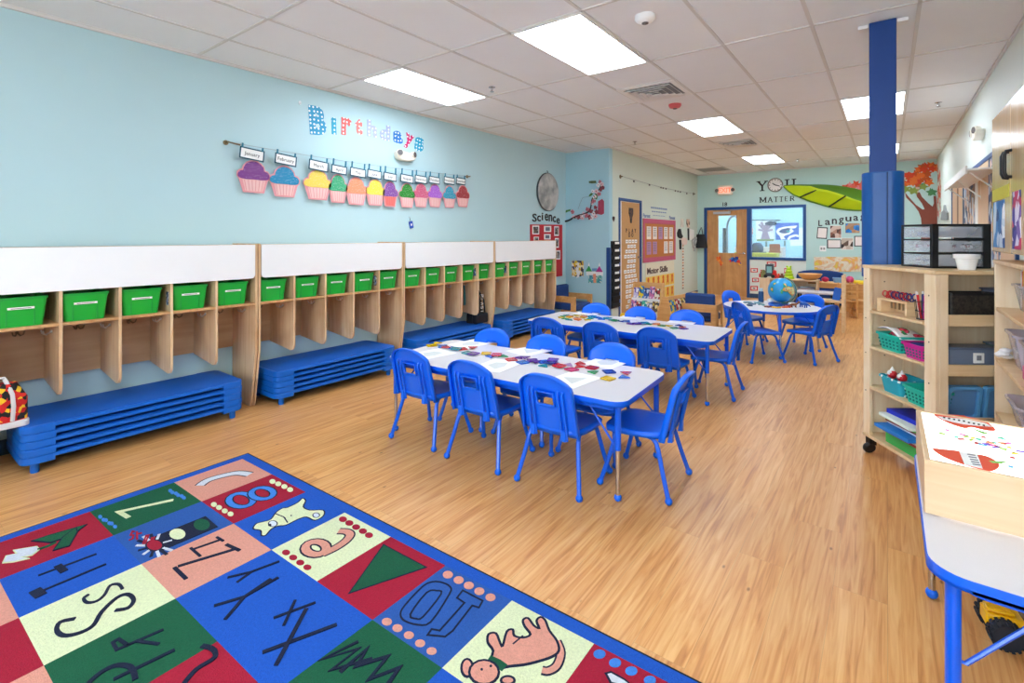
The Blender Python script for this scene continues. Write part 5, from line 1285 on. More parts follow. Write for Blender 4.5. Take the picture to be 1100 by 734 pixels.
on2=lambda u,v,c:onY(u,v,c)
# tree poster
M2=WB(*Wd(440,235),Y2); t=thing('tree_poster','white poster with a grey lilac tree, in the room behind the back window','poster',M2)
b=MB(); b.prism(rel(M2,[Wd(380,168),Wd(500,168),Wd(500,302),Wd(380,302)],onY,Y2),.001,.006,mat('pale poster','DCE6EC',.7)); part('sheet',b,t)
b=MB(); b.ribbon(rel(M2,[Wd(442,298),Wd(440,240),Wd(442,195)],onY,Y2),[.28,.13,.10],.006,.010,mat('grey lilac trunk','9C90A4',.7))
for x,y in ((400,190),(395,225),(485,190),(490,225),(415,175),(470,178)): b.ribbon(rel(M2,[Wd(441,235),Wd(x,y)],onY,Y2),.06,.006,.009,mat('grey lilac trunk','9C90A4'))
part('tree',b,t,label='grey lilac tree'); b=MB(); b.prism(rel(M2,[Wd(385,288),Wd(500,286),Wd(495,300),Wd(385,300)],onY,Y2),.006,.012,mat('moss green print','7FA06A',.7)); part('grass',b,t)
M2=WB(*Wd(478,186),Y2); b=MB(); b.prism(rel(M2,[Wd(440,182),Wd(470,168),Wd(510,172),Wd(515,190),Wd(480,198),Wd(445,196)],onY,Y2),.001,.05,mat('dark slate cloth','3C5468',.8)); single('dark_hat',b,'dark cloth shape hanging at the top of the tree poster','hat',M2)
# blue bird-head banner
M2=WB(*Wd(585,238),Y2); t=thing('team_banner','blue banner with a stylised white and navy bird head, behind the back window','banner',M2)
r2=lambda pts: rel(M2,[Wd(*q) for q in pts],onY,Y2)
M_TB=mat('banner blue','1C62C0',.6); 
b=MB(); b.prism(r2([(508,182),(662,180),(662,290),(510,292)]),.001,.006,M_TB); part('cloth',b,t)
b=MB(); b.prism(r2([(512,235),(530,215),(570,205),(625,200),(650,198),(640,215),(610,218),(630,235),(600,255),(575,262),(560,272),(575,285),(545,290),(535,265),(520,255)]),.006,.010,mat('banner white','F0F4F8',.6)); part('bird_head',b,t,label='white bird head')
b=MB(); b.prism(r2([(528,238),(550,222),(590,214),(610,218),(595,232),(600,245),(570,250),(545,248)]),.010,.013,mat('banner navy','123A6A',.6)); b.prism(r2([(575,235),(600,228),(608,236),(590,245)]),.013,.015,mat('banner green','2FA0A0',.6)); part('face_stripe',b,t,label='navy stripe with green eye')
b=MB(); b.ribbon(r2([(590,290),(605,272),(640,262),(660,268)]),.06,.006,.010,mat('banner white','F0F4F8')); part('neck_feather',b,t)
# wall wire next door, hanging cards
M2=WB(*Wd(440,163),Y2); b=MB(); P=r_=rel(M2,[Wd(345,162),Wd(540,162)],onY,Y2); b.tube([(P[0][0],P[0][1],.02),(P[1][0],P[1][1],.02)],.012,mat('dark wire','3C4448',.5),5); single('hanging_wire',b,'dark wire on the wall of the room behind the window','wire',M2)
for x,y,l in ((448,320,'left'),(570,315,'right')):
    M2=WB(*Wd(x,y),Y2); b=MB(); P=rel(M2,[Wd(x-6,y-18),Wd(x+6,y-18),Wd(x+6,y+18),Wd(x-6,y+18)],onY,Y2); b.prism(P,.001,.03,mat('grey green switch','6A8C8C',.6)); single('wall_switch',b,'small grey green wall fitting behind the window, '+l,'switch',M2)
M2=WB(*Wd(640,290),Y2); b=MB(); b.prism(rel(M2,[Wd(600,215),Wd(690,212),Wd(690,330),Wd(605,332)],onY,Y2),.0,.0008,mat('pale board','E4EEF4',.6)); single('white_board',b,'pale board beside the blue banner in the room behind the window','board',M2)
M2=WB(*Wd(353,232),Y2); b=MB(); b.prism(rel(M2,[Wd(347,212),Wd(360,212),Wd(360,255),Wd(347,255)],onY,Y2),.001,.01,patches('red white notice',['D86A5A','F0F0F0','E8A890'],8)); single('small_notice',b,'small red and white notice at the left edge of the back window','notice',M2)
# small table with yellow green thing next door
p=onY(*Wd(385,405),14.2)
t=thing('play_table','yellow green play table in the room behind the back window','table',T(p.x,14.2,0))
b=MB(); b.prism(rrect(1.0,.6,.1),.55,p.z+.12,mat('yellow green plastic','C8D84A',.5)); part('top',b,t,bevel=.02)
for a in (-1,1):
    for e in (-1,1): b=MB(); b.tube([(a*.42,e*.22,.55),(a*.45,e*.25,0)],.03,mat('yellow green plastic','C8D84A'),8); part('leg',b,t)
q=onY(*Wd(388,350),14.2)
b=MB(); b.lathe([(.12,0),(.15,.05),(.14,.16),(.09,.24),(.001,.26)],mat('slate blue cap cloth','3A5A7C',.8),16); b.box((-.02,-.16,0),(.22,-.02,.02),mat('slate blue cap cloth','3A5A7C')); single('cap',b,'slate blue cap resting on the yellow green table behind the window','cap',T(q.x,14.2,p.z+.121),bevel=.004)
q=onY(*Wd(437,385),14.0)
b=MB(); b.box((-.12,-.02,0),(.12,.02,.22),mat('orange brown board','B8704C',.6)); b.box((-.14,-.03,0),(.14,.05,.03),mat('orange brown board','B8704C')); single('toy_easel',b,'small brown toy beside the cap behind the window','toy',T(p.x+.42,14.2,p.z+.121))
# pale low cupboard next door
p=onY(*Wd(505,375),15.4)
b=MB(); b.box((-.6,-.25,0),(.6,.25,p.z+.15),mat('white cupboard','E8EEF2',.5)); b.box((-.01,-.256,.05),(.01,-.25,p.z+.1),mat('cupboard gap','9AA8B0',.6)); single('low_cupboard',b,'low white cupboard in the room behind the back window','cupboard',T(p.x-.35,15.2,0),bevel=.01)
p=onY(*Wd(610,402),14.8)
b=MB(); b.ball((0,0,.0),.3,mat('aqua ball','5ABCD8',.4),18); single('play_ball',b,'aqua ball low behind the right part of the window','ball',T(p.x,14.8,.302))
bt=T(p.x,14.8,p.z-.1); 
b=MB(); b.box((-.5,-.25,0),(.5,.25,p.z-.06),mat('white cupboard','E8EEF2')); single('low_shelf',b,'low pale shelf behind the right part of the back window','shelf unit',T(p.x+.35,15.7,0),bevel=.01)
# arch stand behind the door glass
p=onY(*Wd(172,370),14.2); xs=onY(*Wd(172,300),14.2).x; xe=onY(*Wd(240,300),14.2).x
t=thing('arch_stand','grey metal arch with a dark post, seen through the pane of the back door','stand',T(xs,14.2,0))
b=MB(); b.tube([(0,0,0),(0,0,onY(*Wd(172,215),14.2).z)],.045,mat('dark grey post','4A5C68',.5),8); part('post',b,t)
za=onY(*Wd(190,215),14.2).z; w_=xe-xs
b=MB(); b.tube([(w_*.25,0,0),(w_*.25,0,za)]+[(w_*.9-w_*.65*math.cos(R(a)),0,za+.32*math.sin(R(a))) for a in range(10,171,16)]+[(w_*1.55,0,za),(w_*1.55,0,0)],.028,mat('grey tube','8CA0AC',.4),8); part('arch',b,t)
# ================================================================ back wall: door and window
M_DOORW=wood('honey oak door','B97F4A','DDA96C',.35,axis=2,scale=.6,coat=.2)
M_GLASS=mat('window glass','EAF6FA',.03,alpha=.12,var=0)
f=.062
b=MB()
b.box((DX0,YB-.02,0),(DX0+f,YB+.15,DTOP),M_BLUEF); b.box((DX1-f,YB-.02,0),(DX1,YB+.15,DTOP),M_BLUEF); b.box((DX0+f,YB-.02,DTOP-f),(DX1-f,YB+.15,DTOP),M_BLUEF)
door=struct('door_1',b,bevel=.003)
x0,x1=DX0+f+.003,DX1-f-.003; ztp=DTOP-f-.004
gx0,gx1=onY(*Wd(130,250),YB).x,onY(*Wd(250,250),YB).x; gz1,gz0=onY(*Wd(190,132),YB).z,onY(*Wd(190,378),YB).z
b=MB(); b.box((x0,YB+.02,.008),(gx0,YB+.065,ztp),M_DOORW); b.box((gx1,YB+.02,.008),(x1,YB+.065,ztp),M_DOORW); b.box((gx0,YB+.02,gz1),(gx1,YB+.065,ztp),M_DOORW); b.box((gx0,YB+.02,.008),(gx1,YB+.065,gz0),M_DOORW); leaf=part('door_leaf',b,door)
b=MB(); b.box((gx0,YB+.04,gz0),(gx1,YB+.046,gz1),M_GLASS); part('pane',b,leaf)
b=MB(); b.box((x0+.16,YB-.05,ztp-.10),(x0+.55,YB+.018,ztp-.045),mat('silver door closer','C4C6C8',.35,metal=.5)); b.tube([(x0+.5,YB-.03,ztp-.04),(x1-.15,YB-.06,ztp-.01)],.008,M_CHR,6); part('door_closer',b,leaf)
b=MB(); b.lathe([(.03,0),(.03,.01),(.012,.014),(.012,.05)],M_CHR,12,frame((x1-.07,YB+.02,onY(*Wd(300,382),YB).z),(1,0,0),(0,0,1),(0,-1,0))); b.tube([(x1-.07,YB-.03,onY(*Wd(300,382),YB).z),(x1-.18,YB-.03,onY(*Wd(300,382),YB).z)],.009,M_CHR,6); part('door_handle',b,leaf)
b=MB()
b.box((WX0,YB-.02,WTOP-f),(WX1,YB+.12,WTOP),M_BLUEF); b.box((WX0,YB-.02,WBOT),(WX1,YB+.12,WBOT+f),M_BLUEF); b.box((WX1-f,YB-.02,WBOT+f),(WX1,YB+.12,WTOP-f),M_BLUEF); b.box((WX0,YB-.02,WBOT+f),(WX0+.03,YB+.12,WTOP-f),M_BLUEF)
win=struct('window_1',b,bevel=.003)
b=MB(); b.box((WX0+.03,YB+.04,WBOT+f),(WX1-f,YB+.046,WTOP-f),M_GLASS); part('pane',b,win)
# paper leaves on the door
for k,(pts,c,n) in enumerate((([(120,405),(145,400),(150,425),(165,445),(150,465),(138,440),(122,425)],['F07A2C','E84A28','F0A040'],'orange paper flower cluster on the left of the back door'),([(202,420),(225,405),(270,402),(272,425),(285,455),(272,460),(255,440),(225,435),(210,440)],['E84A28','1C3E9A','2F7FD0','F0B428'],'blue and orange paper cluster on the right of the back door'))):
    uv=[Wd(*q) for q in pts]; u=sum(a for a,_ in uv)/len(uv); v=sum(a for _,a in uv)/len(uv); M2=WB(u,v,YB+.02)
    b=MB(); b.prism(rel(M2,uv,onY,YB+.02),.0005,.01,patches('door paper %d'%k,c,16)); single('paper_cluster',b,n,'paper cut-out',M2)
M2=WB(*Wd(176,58)); b=MB(); glyphs(b,'18',.09,M_INK,.001,.004,bold=.02); single('room_number',b,'black number 18 above the back door','number',M2)
# exit sign
E_=cropf(765,170,6.111)
w_,h_=wallbox(*[E_(q,210)[0] for q in (32,145)],E_(88,175)[1],E_(88,245)[1],onY,YB)
t=thing('exit_sign','glowing orange EXIT sign with two lamps above the back door','exit sign',WB(*E_(88,211)))
b=MB(); b.prism(rrect(w_*.86,h_*.92,.02),0,.06,M_CRM); part('housing',b,t,bevel=.004)
b=MB(); b.prism(rrect(w_*.58,h_*.60,.005),.06,.064,mat('exit sign face','F6B8A4',.4,var=0,emit=.5)); part('face',b,t)
b=MB(); glyphs(b,'EXIT',h_*.42,mat('exit red','F08464',.4,var=0,emit=.6),.064,.003,bold=.03,sx=.95); part('lettering',b,t,label='red letters EXIT')
for s in (-1,1):
    b=MB(); b.lathe([(.03,0),(.05,.03),(.05,.07),(.045,.075)],M_CRM,14,Matrix.Translation((s*w_*.46,.0,.01))); l=part('lamp_head',b,t); b=MB(); b.lathe([(.043,.072),(.043,.078)],M_LENS,14,Matrix.Translation((s*w_*.46,0,.01))); part('lens',b,l)
# YOU MATTER with slab serifs
def slab(strokes,serifs,wd,w_,h_,m,th=.10):
    b=MB(); k=0
    for s_ in strokes: b.ribbon([(x*w_,y*h_) for x,y in s_[0]],s_[1]*w_,.001,.005+k*.0001,m); k+=1
    for (x,y,l) in serifs: b.box(((x-l/2)*w_,(y-.04)*h_,.001),((x+l/2)*w_,(y+.04)*h_,.0052),m)
    return b
def loc(x0,x1,y0,y1):
    M2=WB(*E_((x0+x1)/2,(y0+y1)/2)); w_,h_=wallbox(E_(x0,0)[0],E_(x1,0)[0],E_(0,y0)[1],E_(0,y1)[1],onY,YB); return M2,w_,h_
SL={'Y':([([(-.33,.46),(0,0)],.15),([(.33,.46),(0,0)],.10),([(0,0),(0,-.46)],.15)],[(-.32,.46,.34),(.32,.46,.30),(0,-.46,.4)]),
'U':([([(-.28,.46),(-.28,-.2),(-.15,-.42),(.12,-.42),(.26,-.2),(.26,.46)],.14)],[(-.28,.46,.4),(.27,.46,.36)]),
'M':([([(-.34,-.46),(-.34,.46)],.12),([(.34,-.46),(.34,.46)],.12),([(-.34,.46),(0,-.3),(.34,.46)],.10)],[(-.36,.46,.26),(.36,.46,.26),(-.34,-.46,.3),(.34,-.46,.3)]),
'A':([([(-.34,-.46),(0,.46)],.10),([(.34,-.46),(0,.46)],.13),([(-.2,-.12),(.2,-.12)],.08)],[(-.34,-.46,.3),(.34,-.46,.3)]),
'T':([([(0,-.46),(0,.46)],.14),([(-.4,.43),(.4,.43)],.09)],[(0,-.46,.4)]),
'E':([([(-.22,-.46),(-.22,.46)],.14),([(-.3,.43),(.34,.43)],.09),([(-.22,0),(.2,0)],.08),([(-.3,-.43),(.36,-.43)],.09)],[]),
'R':([([(-.26,-.46),(-.26,.46)],.14),([(-.3,.43),(.1,.43),(.28,.32),(.28,.12),(.1,.0),(-.26,.0)],.09),([(0,0),(.36,-.46)],.13)],[(-.26,-.46,.34)])}
for ch,x0,x1,y0,y1 in (('Y',290,368,150,216),('U',474,556,137,208)):
    M2,w_,h_=loc(x0,x1,y0,y1); s_=SL[ch]; b=slab(s_[0],s_[1],1,w_,h_,M_INK); single('wall_letter',b,'large black letter %s of YOU on the back wall'%ch,'letter',M2,'letters of YOU MATTER')
xs=[308,362,402,438,472,506]; xe=[360,400,436,470,502,544]; nms=['letter M','letter A','first letter T','second letter T','letter E','letter R']
for k,ch in enumerate('MATTER'):
    M2,w_,h_=loc(xs[k],xe[k],256-k*1.6,292-k*2.2); s_=SL[ch]; b=slab([(q,w9*1.25) for q,w9 in s_[0]],s_[1],1,w_*.98,h_,M_INK); single('wall_letter',b,'black %s of MATTER on the back wall'%nms[k],'letter',M2,'letters of YOU MATTER')
# clock
M2,w_,h_=loc(364,466,130,222); r=(w_+h_)/4
t=thing('wall_clock','round grey framed wall clock standing for the O of YOU','clock',M2)
b=MB(); b.lathe([(r,0),(r,.03),(r*.93,.045),(r*.86,.035),(r*.86,.02)],mat('grey brown clock frame','8C8478',.4),36,cap=False); part('frame',b,t)
b=MB(); b.lathe([(r*.88,.018),(r*.88,.022)],mat('clock face','F0E8E4',.4),36); part('face',b,t)
b=MB()
for k in range(12):
    a=R(30*k); b.ribbon([(r*.68*math.sin(a),r*.68*math.cos(a)),(r*.80*math.sin(a),r*.80*math.cos(a))],.012 if k%3 else .02,.022,.024,M_INK)
part('dial_marks',b,t)
for a,l,n in ((305,.45,'hour_hand'),(110,.6,'minute_hand')):
    b=MB(); a=R(a); b.ribbon([(-.03*math.sin(a),-.03*math.cos(a)),(r*l*math.sin(a),r*l*math.cos(a))],.018,.025,.028,M_INK); part(n,b,t)
# big fabric leaf canopy on the back wall
M2=WB(885,205); M_LF=mat('bright lime leaf fabric','C4DC14',.55,var=.06,scale=3); M_LFD=mat('deep green leaf fabric','5E8E22',.55,var=.1,scale=3)
t=thing('leaf_canopy','huge lime green fabric leaf with dark veins spread across the back wall','leaf canopy',M2)
def lp(pts): return rel(M2,[E_(*q) for q in pts],onY,YB)
tip=(468,184)
low=lp([tip,(500,215),(540,243),(590,262),(640,282),(700,300),(760,318),(820,330),(880,338),(940,342),(1000,343),(1060,338),(1120,322)])
top=lp([tip,(520,178),(580,177),(640,178),(700,177),(760,179),(820,184),(880,193),(940,204),(1000,220),(1040,240),(1085,270),(1120,322)])
mid=lp([tip,(530,182),(590,184),(650,187),(705,205),(760,214),(820,232),(880,252),(940,275),(990,290),(1030,302),(1075,315),(1120,322)])
def leafpart(A,B,m,name,bulge,lab):
    n=len(A); b=MB(); K=6
    def fn(u,v):
        i=u*(n-1); i0=min(int(i),n-2); f=i-i0
        a=(A[i0][0]*(1-f)+A[i0+1][0]*f,A[i0][1]*(1-f)+A[i0+1][1]*f); c=(B[i0][0]*(1-f)+B[i0+1][0]*f,B[i0][1]*(1-f)+B[i0+1][1]*f)
        return (a[0]*(1-v)+c[0]*v,a[1]*(1-v)+c[1]*v,.03+bulge*math.sin(PI*u)*(v if name=='lower_blade' else 1-v))
    b.grid(fn,24,K,m); return part(name,b,t,solid=.006,label=lab)
leafpart(low,mid,M_LF,'lower_blade',.22,'bright lime lower half'); leafpart(mid,top,M_LFD,'upper_blade',.22,'darker green upper half')
def zat(x,y): return .03
b=MB()
def on_leaf(q0,q1):
    P=lp([q0,q1]); return P
I=.26
for q0,q1 in (((708,206),(578,258)),((882,252),(768,320))):
    P=lp([q0,q1]); b.tube([(P[0][0],P[0][1],.245 if q0[0]>800 else .20),(P[1][0],P[1][1],.06)],.016,mat('dark leaf vein','1E3A14',.6),6)
part('vein',b,t,label='dark green veins')
b=MB(); b.tube([(low[i][0],low[i][1],.03) for i in range(len(low))],.016,M_LFD,6); b.tube([(top[i][0],top[i][1],.03) for i in range(len(top))],.014,M_LFD,6); part('hem',b,t)
b=MB(); b.box((low[-1][0]-.02,low[-1][1]-.02,0),(low[-1][0]+.02,low[-1][1]+.02,.04),M_WHITE); b.box((low[0][0]-.02,low[0][1]-.02,0),(low[0][0]+.02,low[0][1]+.02,.04),M_WHITE); part('wall_mount',b,t)
# pink leaves near the pillar
MLV=[mat('coral paper leaf','E86A5A',.7),mat('pink paper leaf','E88A94',.7),mat('orange paper leaf','E8742C',.7),mat('vermilion paper leaf','DC4A28',.7),mat('burnt orange paper leaf','C85A24',.7),mat('olive paper leaf','8AA04A',.7),mat('moss paper leaf','4E8A5A',.7)]
LN=['coral','pink','orange','vermilion','burnt orange','olive','moss green']
def maple(r,rot):
    out=[]
    for k in range(10):
        a=rot+2*PI*k/10; q=r if k%2==0 else r*.5
        out.append((q*math.cos(a),q*math.sin(a)))
    return out
def wleaf(u,v,r,m,W_,lab,grp):
    M3=W_(u,v); b=MB(); z=.001+rnd2.random()*.012; b.prism(maple(r,rnd2.random()*6),z,z+.002,MLV[m]); single('paper_leaf',b,lab,'paper leaf',M3,grp)
O_=cropf(860,160,5.644)
for k,(x,y,m) in enumerate(((280,232,0),(300,222,1),(320,232,0),(335,212,3),(352,225,1),(372,215,0),(355,240,1),(375,238,0),(268,238,3))):
    u,v=O_(x,y); wleaf(u,v,.085,m,lambda u,v:WB(u,v),'%s paper leaf above the huge green leaf'%LN[m],'%s leaves above the big leaf'%LN[m])
# Language
LNG=[('L',108,132,432,468),('a',148,180,432,462),('n',190,220,424,456),('g',232,262,418,462),('u',272,308,412,440),('a',320,350,406,436),('g',362,392,400,440),('e',404,432,396,426)]
wallletters('Language',LNG,O_,onY,YB,lambda u,v:WB(u,v),mat('dark plum card','2E2430',.6),'letters of Language','on the back wall',.015)
# language cards and photographs
def bwcard(x0,y0,x1,y1,m_in,lab,cat,border=M_INK,inner=.84,rot=0,name='photo_card'):
    uv=rc4(O_,x0,y0,x1,y1); M3=WB(*O_((x0+x1)/2,(y0+y1)/2)); P=rel(M3,uv,onY,YB); b=MB(); b.prism(P,.001,.004,border); b.prism([(x*inner,y*inner) for x,y in P],.004,.005,m_in)
    single(name,b,lab,cat,M3@Matrix.Rotation(R(rot),4,'Z'))
M_P1=patches('brown photograph',['8A5A48','D8C0B0','5A3C34','B88C78','C8A898'],12); M_P2=patches('blue tan photograph',['1C6EC0','B88C6C','2A88D8','A8805C','C8A080'],12); M_P3=patches('grey tan photograph',['3A2C2A','C8B8A8','E0D4C8','6A5448','D8CCC0'],10)
M_CR=mat('cream card','F2E8E4',.7)
bwcard(100,475,162,545,M_CR,'cream card with dark dotted border, leftmost under the word Language','card',rot=-4,name='cream_card')
bwcard(178,465,248,542,M_P1,'brown photograph of a child on the back wall beside the leftmost cream card','photo',M_LBL,.94)
bwcard(272,452,358,510,M_P2,'photograph with a bright blue shape under the word Language','photo',mat('brown photo edge','8A6A54',.6),.94)
bwcard(160,550,248,603,M_CR,'cream card with dark dotted border in the lower row under Language','card',name='cream_card')
bwcard(245,540,320,612,M_P3,'grey and tan photograph in the lower row beside a cream card','photo',M_LBL,.94)
bwcard(325,528,400,592,M_CR,'cream card with dark border touching the pillar edge','card',name='cream_card')
bwcard(425,540,490,600,M_CR,'cream card behind the pillar in the lower row','card',name='cream_card')
M3=WB(*O_(135,605)); t=thing('wall_outlet','white wall outlet below the cream cards on the back wall','outlet',M3)
b=MB(); b.prism(rrect(.12,.12,.01),0,.008,M_WHITE); part('plate',b,t,bevel=.002)
b=MB()
for s in (-1,1): b.prism(rrect(.035,.05,.01,3,s*.025,0),.008,.01,mat('outlet slots','9A9A9A',.5))
part('socket',b,t)
# autumn tree
M_TRK=mat('red brown paper trunk','8A4A3C',.8,var=.12,scale=8)
M3=WB(*O_(760,360)); t=thing('paper_tree','reddish brown paper tree trunk with bare branches right of the pillar','paper tree',M3)
rr=lambda pts: rel(M3,[O_(*q) for q in pts],onY,YB)
b=MB()
trunk=[(725,600),(735,480),(730,420),(715,380),(690,345),(640,295),(632,262),(655,290),(700,340),(740,368),(752,365),(735,330),(705,290),(700,268),(722,262),(735,290),(775,330),(800,350),(808,330),(806,285),(822,285),(826,340),(835,420),(838,520),(842,600)]
def triprism(P):
    b.prism(P,.001,.006,M_TRK)
triprism(rr(trunk)); part('trunk',b,t)
b=MB(); b.ribbon(rr([(700,262),(708,245),(712,232)]),.06,.001,.005,mat('pale bark paper','D8B8A8',.7)); part('branch_tip',b,t)
LV=[(650,165,2),(675,160,3),(700,150,4),(715,125,2),(735,110,4),(760,105,3),(785,100,2),(805,105,4),(765,135,3),(745,155,2),(770,150,4),(690,185,2),(665,195,3),(640,210,4),(655,205,2),(705,200,3),(725,190,4),(720,165,2),(770,195,3),(780,205,2),(765,180,4),(645,160,3),(660,175,4),(680,205,2),(795,120,3),(820,120,2),(800,265,6),(675,252,5),(690,255,5),(745,230,5),(725,225,6),(790,262,6),(742,125,3),(710,215,4),(640,245,5)]
for k,(x,y,m) in enumerate(LV):
    u,v=O_(x,y); wleaf(u,v,.085,m,lambda u,v:WB(u,v),'%s leaf of the paper tree on the back wall'%LN[m],'%s leaves of the paper tree'%LN[m])
for k in range(26):
    x=rnd2.uniform(822,852); y=rnd2.uniform(100,420); m=rnd2.choice((2,2,3,0,4)); u,v=O_(x,y)
    if u>1007.5: wleaf(u,v,.085,m,lambda u,v:WR(u,v),'%s paper leaf on the right wall beside the paper tree'%LN[m],'%s leaves on the right wall'%LN[m])
# little grey lighthouse-like ornament on the right wall
M3=WR(*O_(882,395)); b=MB(); P=rel(M3,[O_(*q) for q in ((862,432),(866,385),(878,372),(882,340),(888,372),(898,388),(900,432))],lambda u,v,c:onX(u,v,c),XR); b.prism(P,.001,.03,mat('grey felt','8A8C8C',.8,var=.2,scale=30)); single('wall_ornament',b,'small pointed grey ornament low on the right wall beside the paper tree','wall ornament',M3)
# ================================================================ right wall window
V_=cropf(1020,130,4.5875)
onR=lambda u,v,c:onX(u,v,XR)
y_far=onX(*V_(18,300),XR).y; y_near=onX(1072,200,XR).y-.9
zt_=onX(*V_(205,165),XR).z; zs_=onX(*V_(110,275),XR).z; zb_=onX(*V_(40,480),XR).z-.1
yf2=onX(*V_(105,245),XR).y
zw1=zt_+.0
M_TAN=mat('tan window blind','E0BE9C',.7)
b=MB(); b.box((XR-.02,y_near,zw1-.04),(XR-.001,y_far,zw1+.0),M_BLUEF); b.box((XR-.02,y_far-.05,1.0),(XR-.001,y_far,zw1-.04),M_BLUEF); b.box((XR-.02,y_near,1.0),(XR-.001,y_near+.05,zw1-.04),M_BLUEF); b.box((XR-.02,y_near+.05,1.0),(XR-.001,y_far-.05,1.04),M_BLUEF)
wn=struct('window_3',b)
MPR=patches('patterned strip',['4A5E86','C8CCD4','8A6A58','2E3E60','D8B8A0'],10)
segs=[(.0,.13,M_TAN),(.13,.17,mat('brown stile','8A6248',.6)),(.17,.27,M_TAN),(.27,.31,mat('dark blue stile','28466E',.6)),(.31,.52,MPR),(.52,.57,M_WHITE),(.57,.72,M_TAN),(.72,.86,MPR),(.86,1.0,M_TAN)]
for a,c_,m in segs:
    ya_=y_far-.05-(y_far-y_near-.1)*c_; yb_=y_far-.05-(y_far-y_near-.1)*a
    b=MB(); b.box((XR-.012,ya_,1.04),(XR-.001,yb_-.004,zw1-.04),m); part('blind_panel',b,wn)
t=thing('wall_shelf','white wall shelf with brackets in front of the window on the right wall','shelf',T(XR,0,2.02))
b=MB(); b.box((-.22,5.9,0),(-.001,8.0,.018),M_WHITE); b.box((-.225,5.9,-.03),(-.21,8.0,.045),M_WHITE); part('board',b,t,bevel=.003)
for yy in (6.0,6.95,7.9):
    b=MB(); b.box((-.012,yy-.012,-.2),(-.001,yy+.012,0),M_WHITE); b.tube([(-.008,yy,-.18),(-.19,yy,-.008)],.007,M_WHITE,6); part('bracket',b,t)
# ================================================================ black bag on the back wall
M2=WB(753.5,257,YB); t=thing('black_bag','black drawstring bag hanging on a hook left of the back door frame','bag',M2)
w_,h_=.30,.48
b=MB()
def bg(u,v):
    a=2*PI*u; z=-.22+.34*v; ww=.17*(1-.45*v**1.6); dd=.07*(1-.6*v); return (ww*math.cos(a),z,.075+dd*math.sin(a))
b.grid(bg,20,8,mat('black nylon','1A1C20',.6)); b.add([bg(i/20,0) for i in range(20)],[tuple(range(20))],mat('black nylon','1A1C20')); b.add([bg(i/20,1) for i in range(20)],[tuple(range(20))[::-1]],mat('black nylon','1A1C20')); part('body',b,t)
b=MB(); b.tube([(-.05,.12,.08),(-.02,.24,.03),(0,.30,.015),(.02,.24,.03),(.06,.10,.09)],.009,mat('black nylon','1A1C20'),6); part('drawstring',b,t)
b=MB(); b.ball((0,.30,.008),.012,M_STEEL,8); part('wall_hook',b,t)
# mural roll and red cards
M2=WB(902,287); b=MB(); P=rel(M2,[O_(80,655),O_(420,655),O_(420,745),O_(85,745)],onY,YB); MUR=bpy.data.materials.new('pastel mural'); MUR.use_nodes=True; b.prism(P,.001,.01,MUR)
_n=MUR.node_tree.nodes; _l=MUR.node_tree.links; _t=_n.new('ShaderNodeTexCoord'); _v=_n.new('ShaderNodeTexNoise'); _v.inputs['Scale'].default_value=3.5; _v.inputs['Detail'].default_value=5; _v.inputs['Distortion'].default_value=1.5; _c=_n.new('ShaderNodeValToRGB')
e=_c.color_ramp.elements; e[0].position=.3; e[0].color=lin('C4D438'); e[1].position=.72; e[1].color=lin('C8A8DC')
for ps,cc in ((.38,'F0D050'),(.44,'F0A868'),(.49,'E8D4B0'),(.54,'F0E4D0'),(.60,'E4B890'),(.66,'E8D8C8')): x=e.new(ps); x.color=lin(cc)
_l.new(_t.outputs['Object'],_v.inputs['Vector']); _l.new(_v.outputs['Fac'],_c.inputs['Fac']); _l.new(_c.outputs['Color'],_n['Principled BSDF'].inputs['Base Color'])
single('painted_mural',b,'long pastel painted paper mural low on the back wall behind the blue sofa','mural',M2)
L7=cropf(800,270,9.7875)
for k,(x0,y0,x1,y1) in enumerate(((62,178,138,222),(78,280,150,325),(60,365,138,415),(232,110,332,165),(165,195,212,235),(415,178,462,230))):
    M3=WB(*L7((x0+x1)/2,(y0+y1)/2)); P=rel(M3,rc4(L7,x0,y0,x1,y1),onY,YB); b=MB(); b.prism(P,.001,.004,mat('bright red card','D83040',.6)); b.prism([(x*.72,y*.6) for x,y in P],.004,.005,M_CR); b.prism([(x*.3,y*.3) for x,y in P],.005,.006,patches('tiny card picture',['4A4A58','C88A50','8AA8B8'],30))
    single('red_card',b,'red bordered picture card below the back window, '+['top left by the door frame','middle left by the door frame','lowest left by the door frame','large one in the middle','half hidden behind the toys','right of the toy robot'][k],'card',M3,'red bordered cards')
# ================================================================ ceiling fittings
def vent(i,r,lab):
    x0=GX0+.61*i; y0=GY0+1.22*(r-1); t=thing('air_vent',lab,'air vent',T(x0+.305,y0+.305,CH),'ceiling air vents')
    b=MB(); b.ring(rrect(.60,.60,.004,1),rrect(.5,.5,.004,1),-.012,-.001,M_WHITE); part('frame',b,t)
    for k,s_ in enumerate((.48,.37,.26,.15)):
        o=rrect(s_,s_,.003,1); i_=rrect(s_-.06,s_-.06,.003,1); n=len(o); b=MB()
        z0=-.006-.004*k
        b.add([(x,y,z0-.022) for x,y in o]+[(x,y,z0) for x,y in i_],[(q,(q+1)%n,n+(q+1)%n,n+q) for q in range(n)],M_WHITE); part('louvre',b,t,solid=.002)
    b=MB(); b.box((-.25,-.25,-.003),(.25,.25,-.001),mat('grey duct','9A9C9E',.8)); part('backing',b,t)
vent(3,2.5,'square white ceiling air vent between the nearest and middle light panels')
vent(3,5.5,'square white ceiling air vent just beyond the middle light panel')
p=onZ(770,185,CH); 
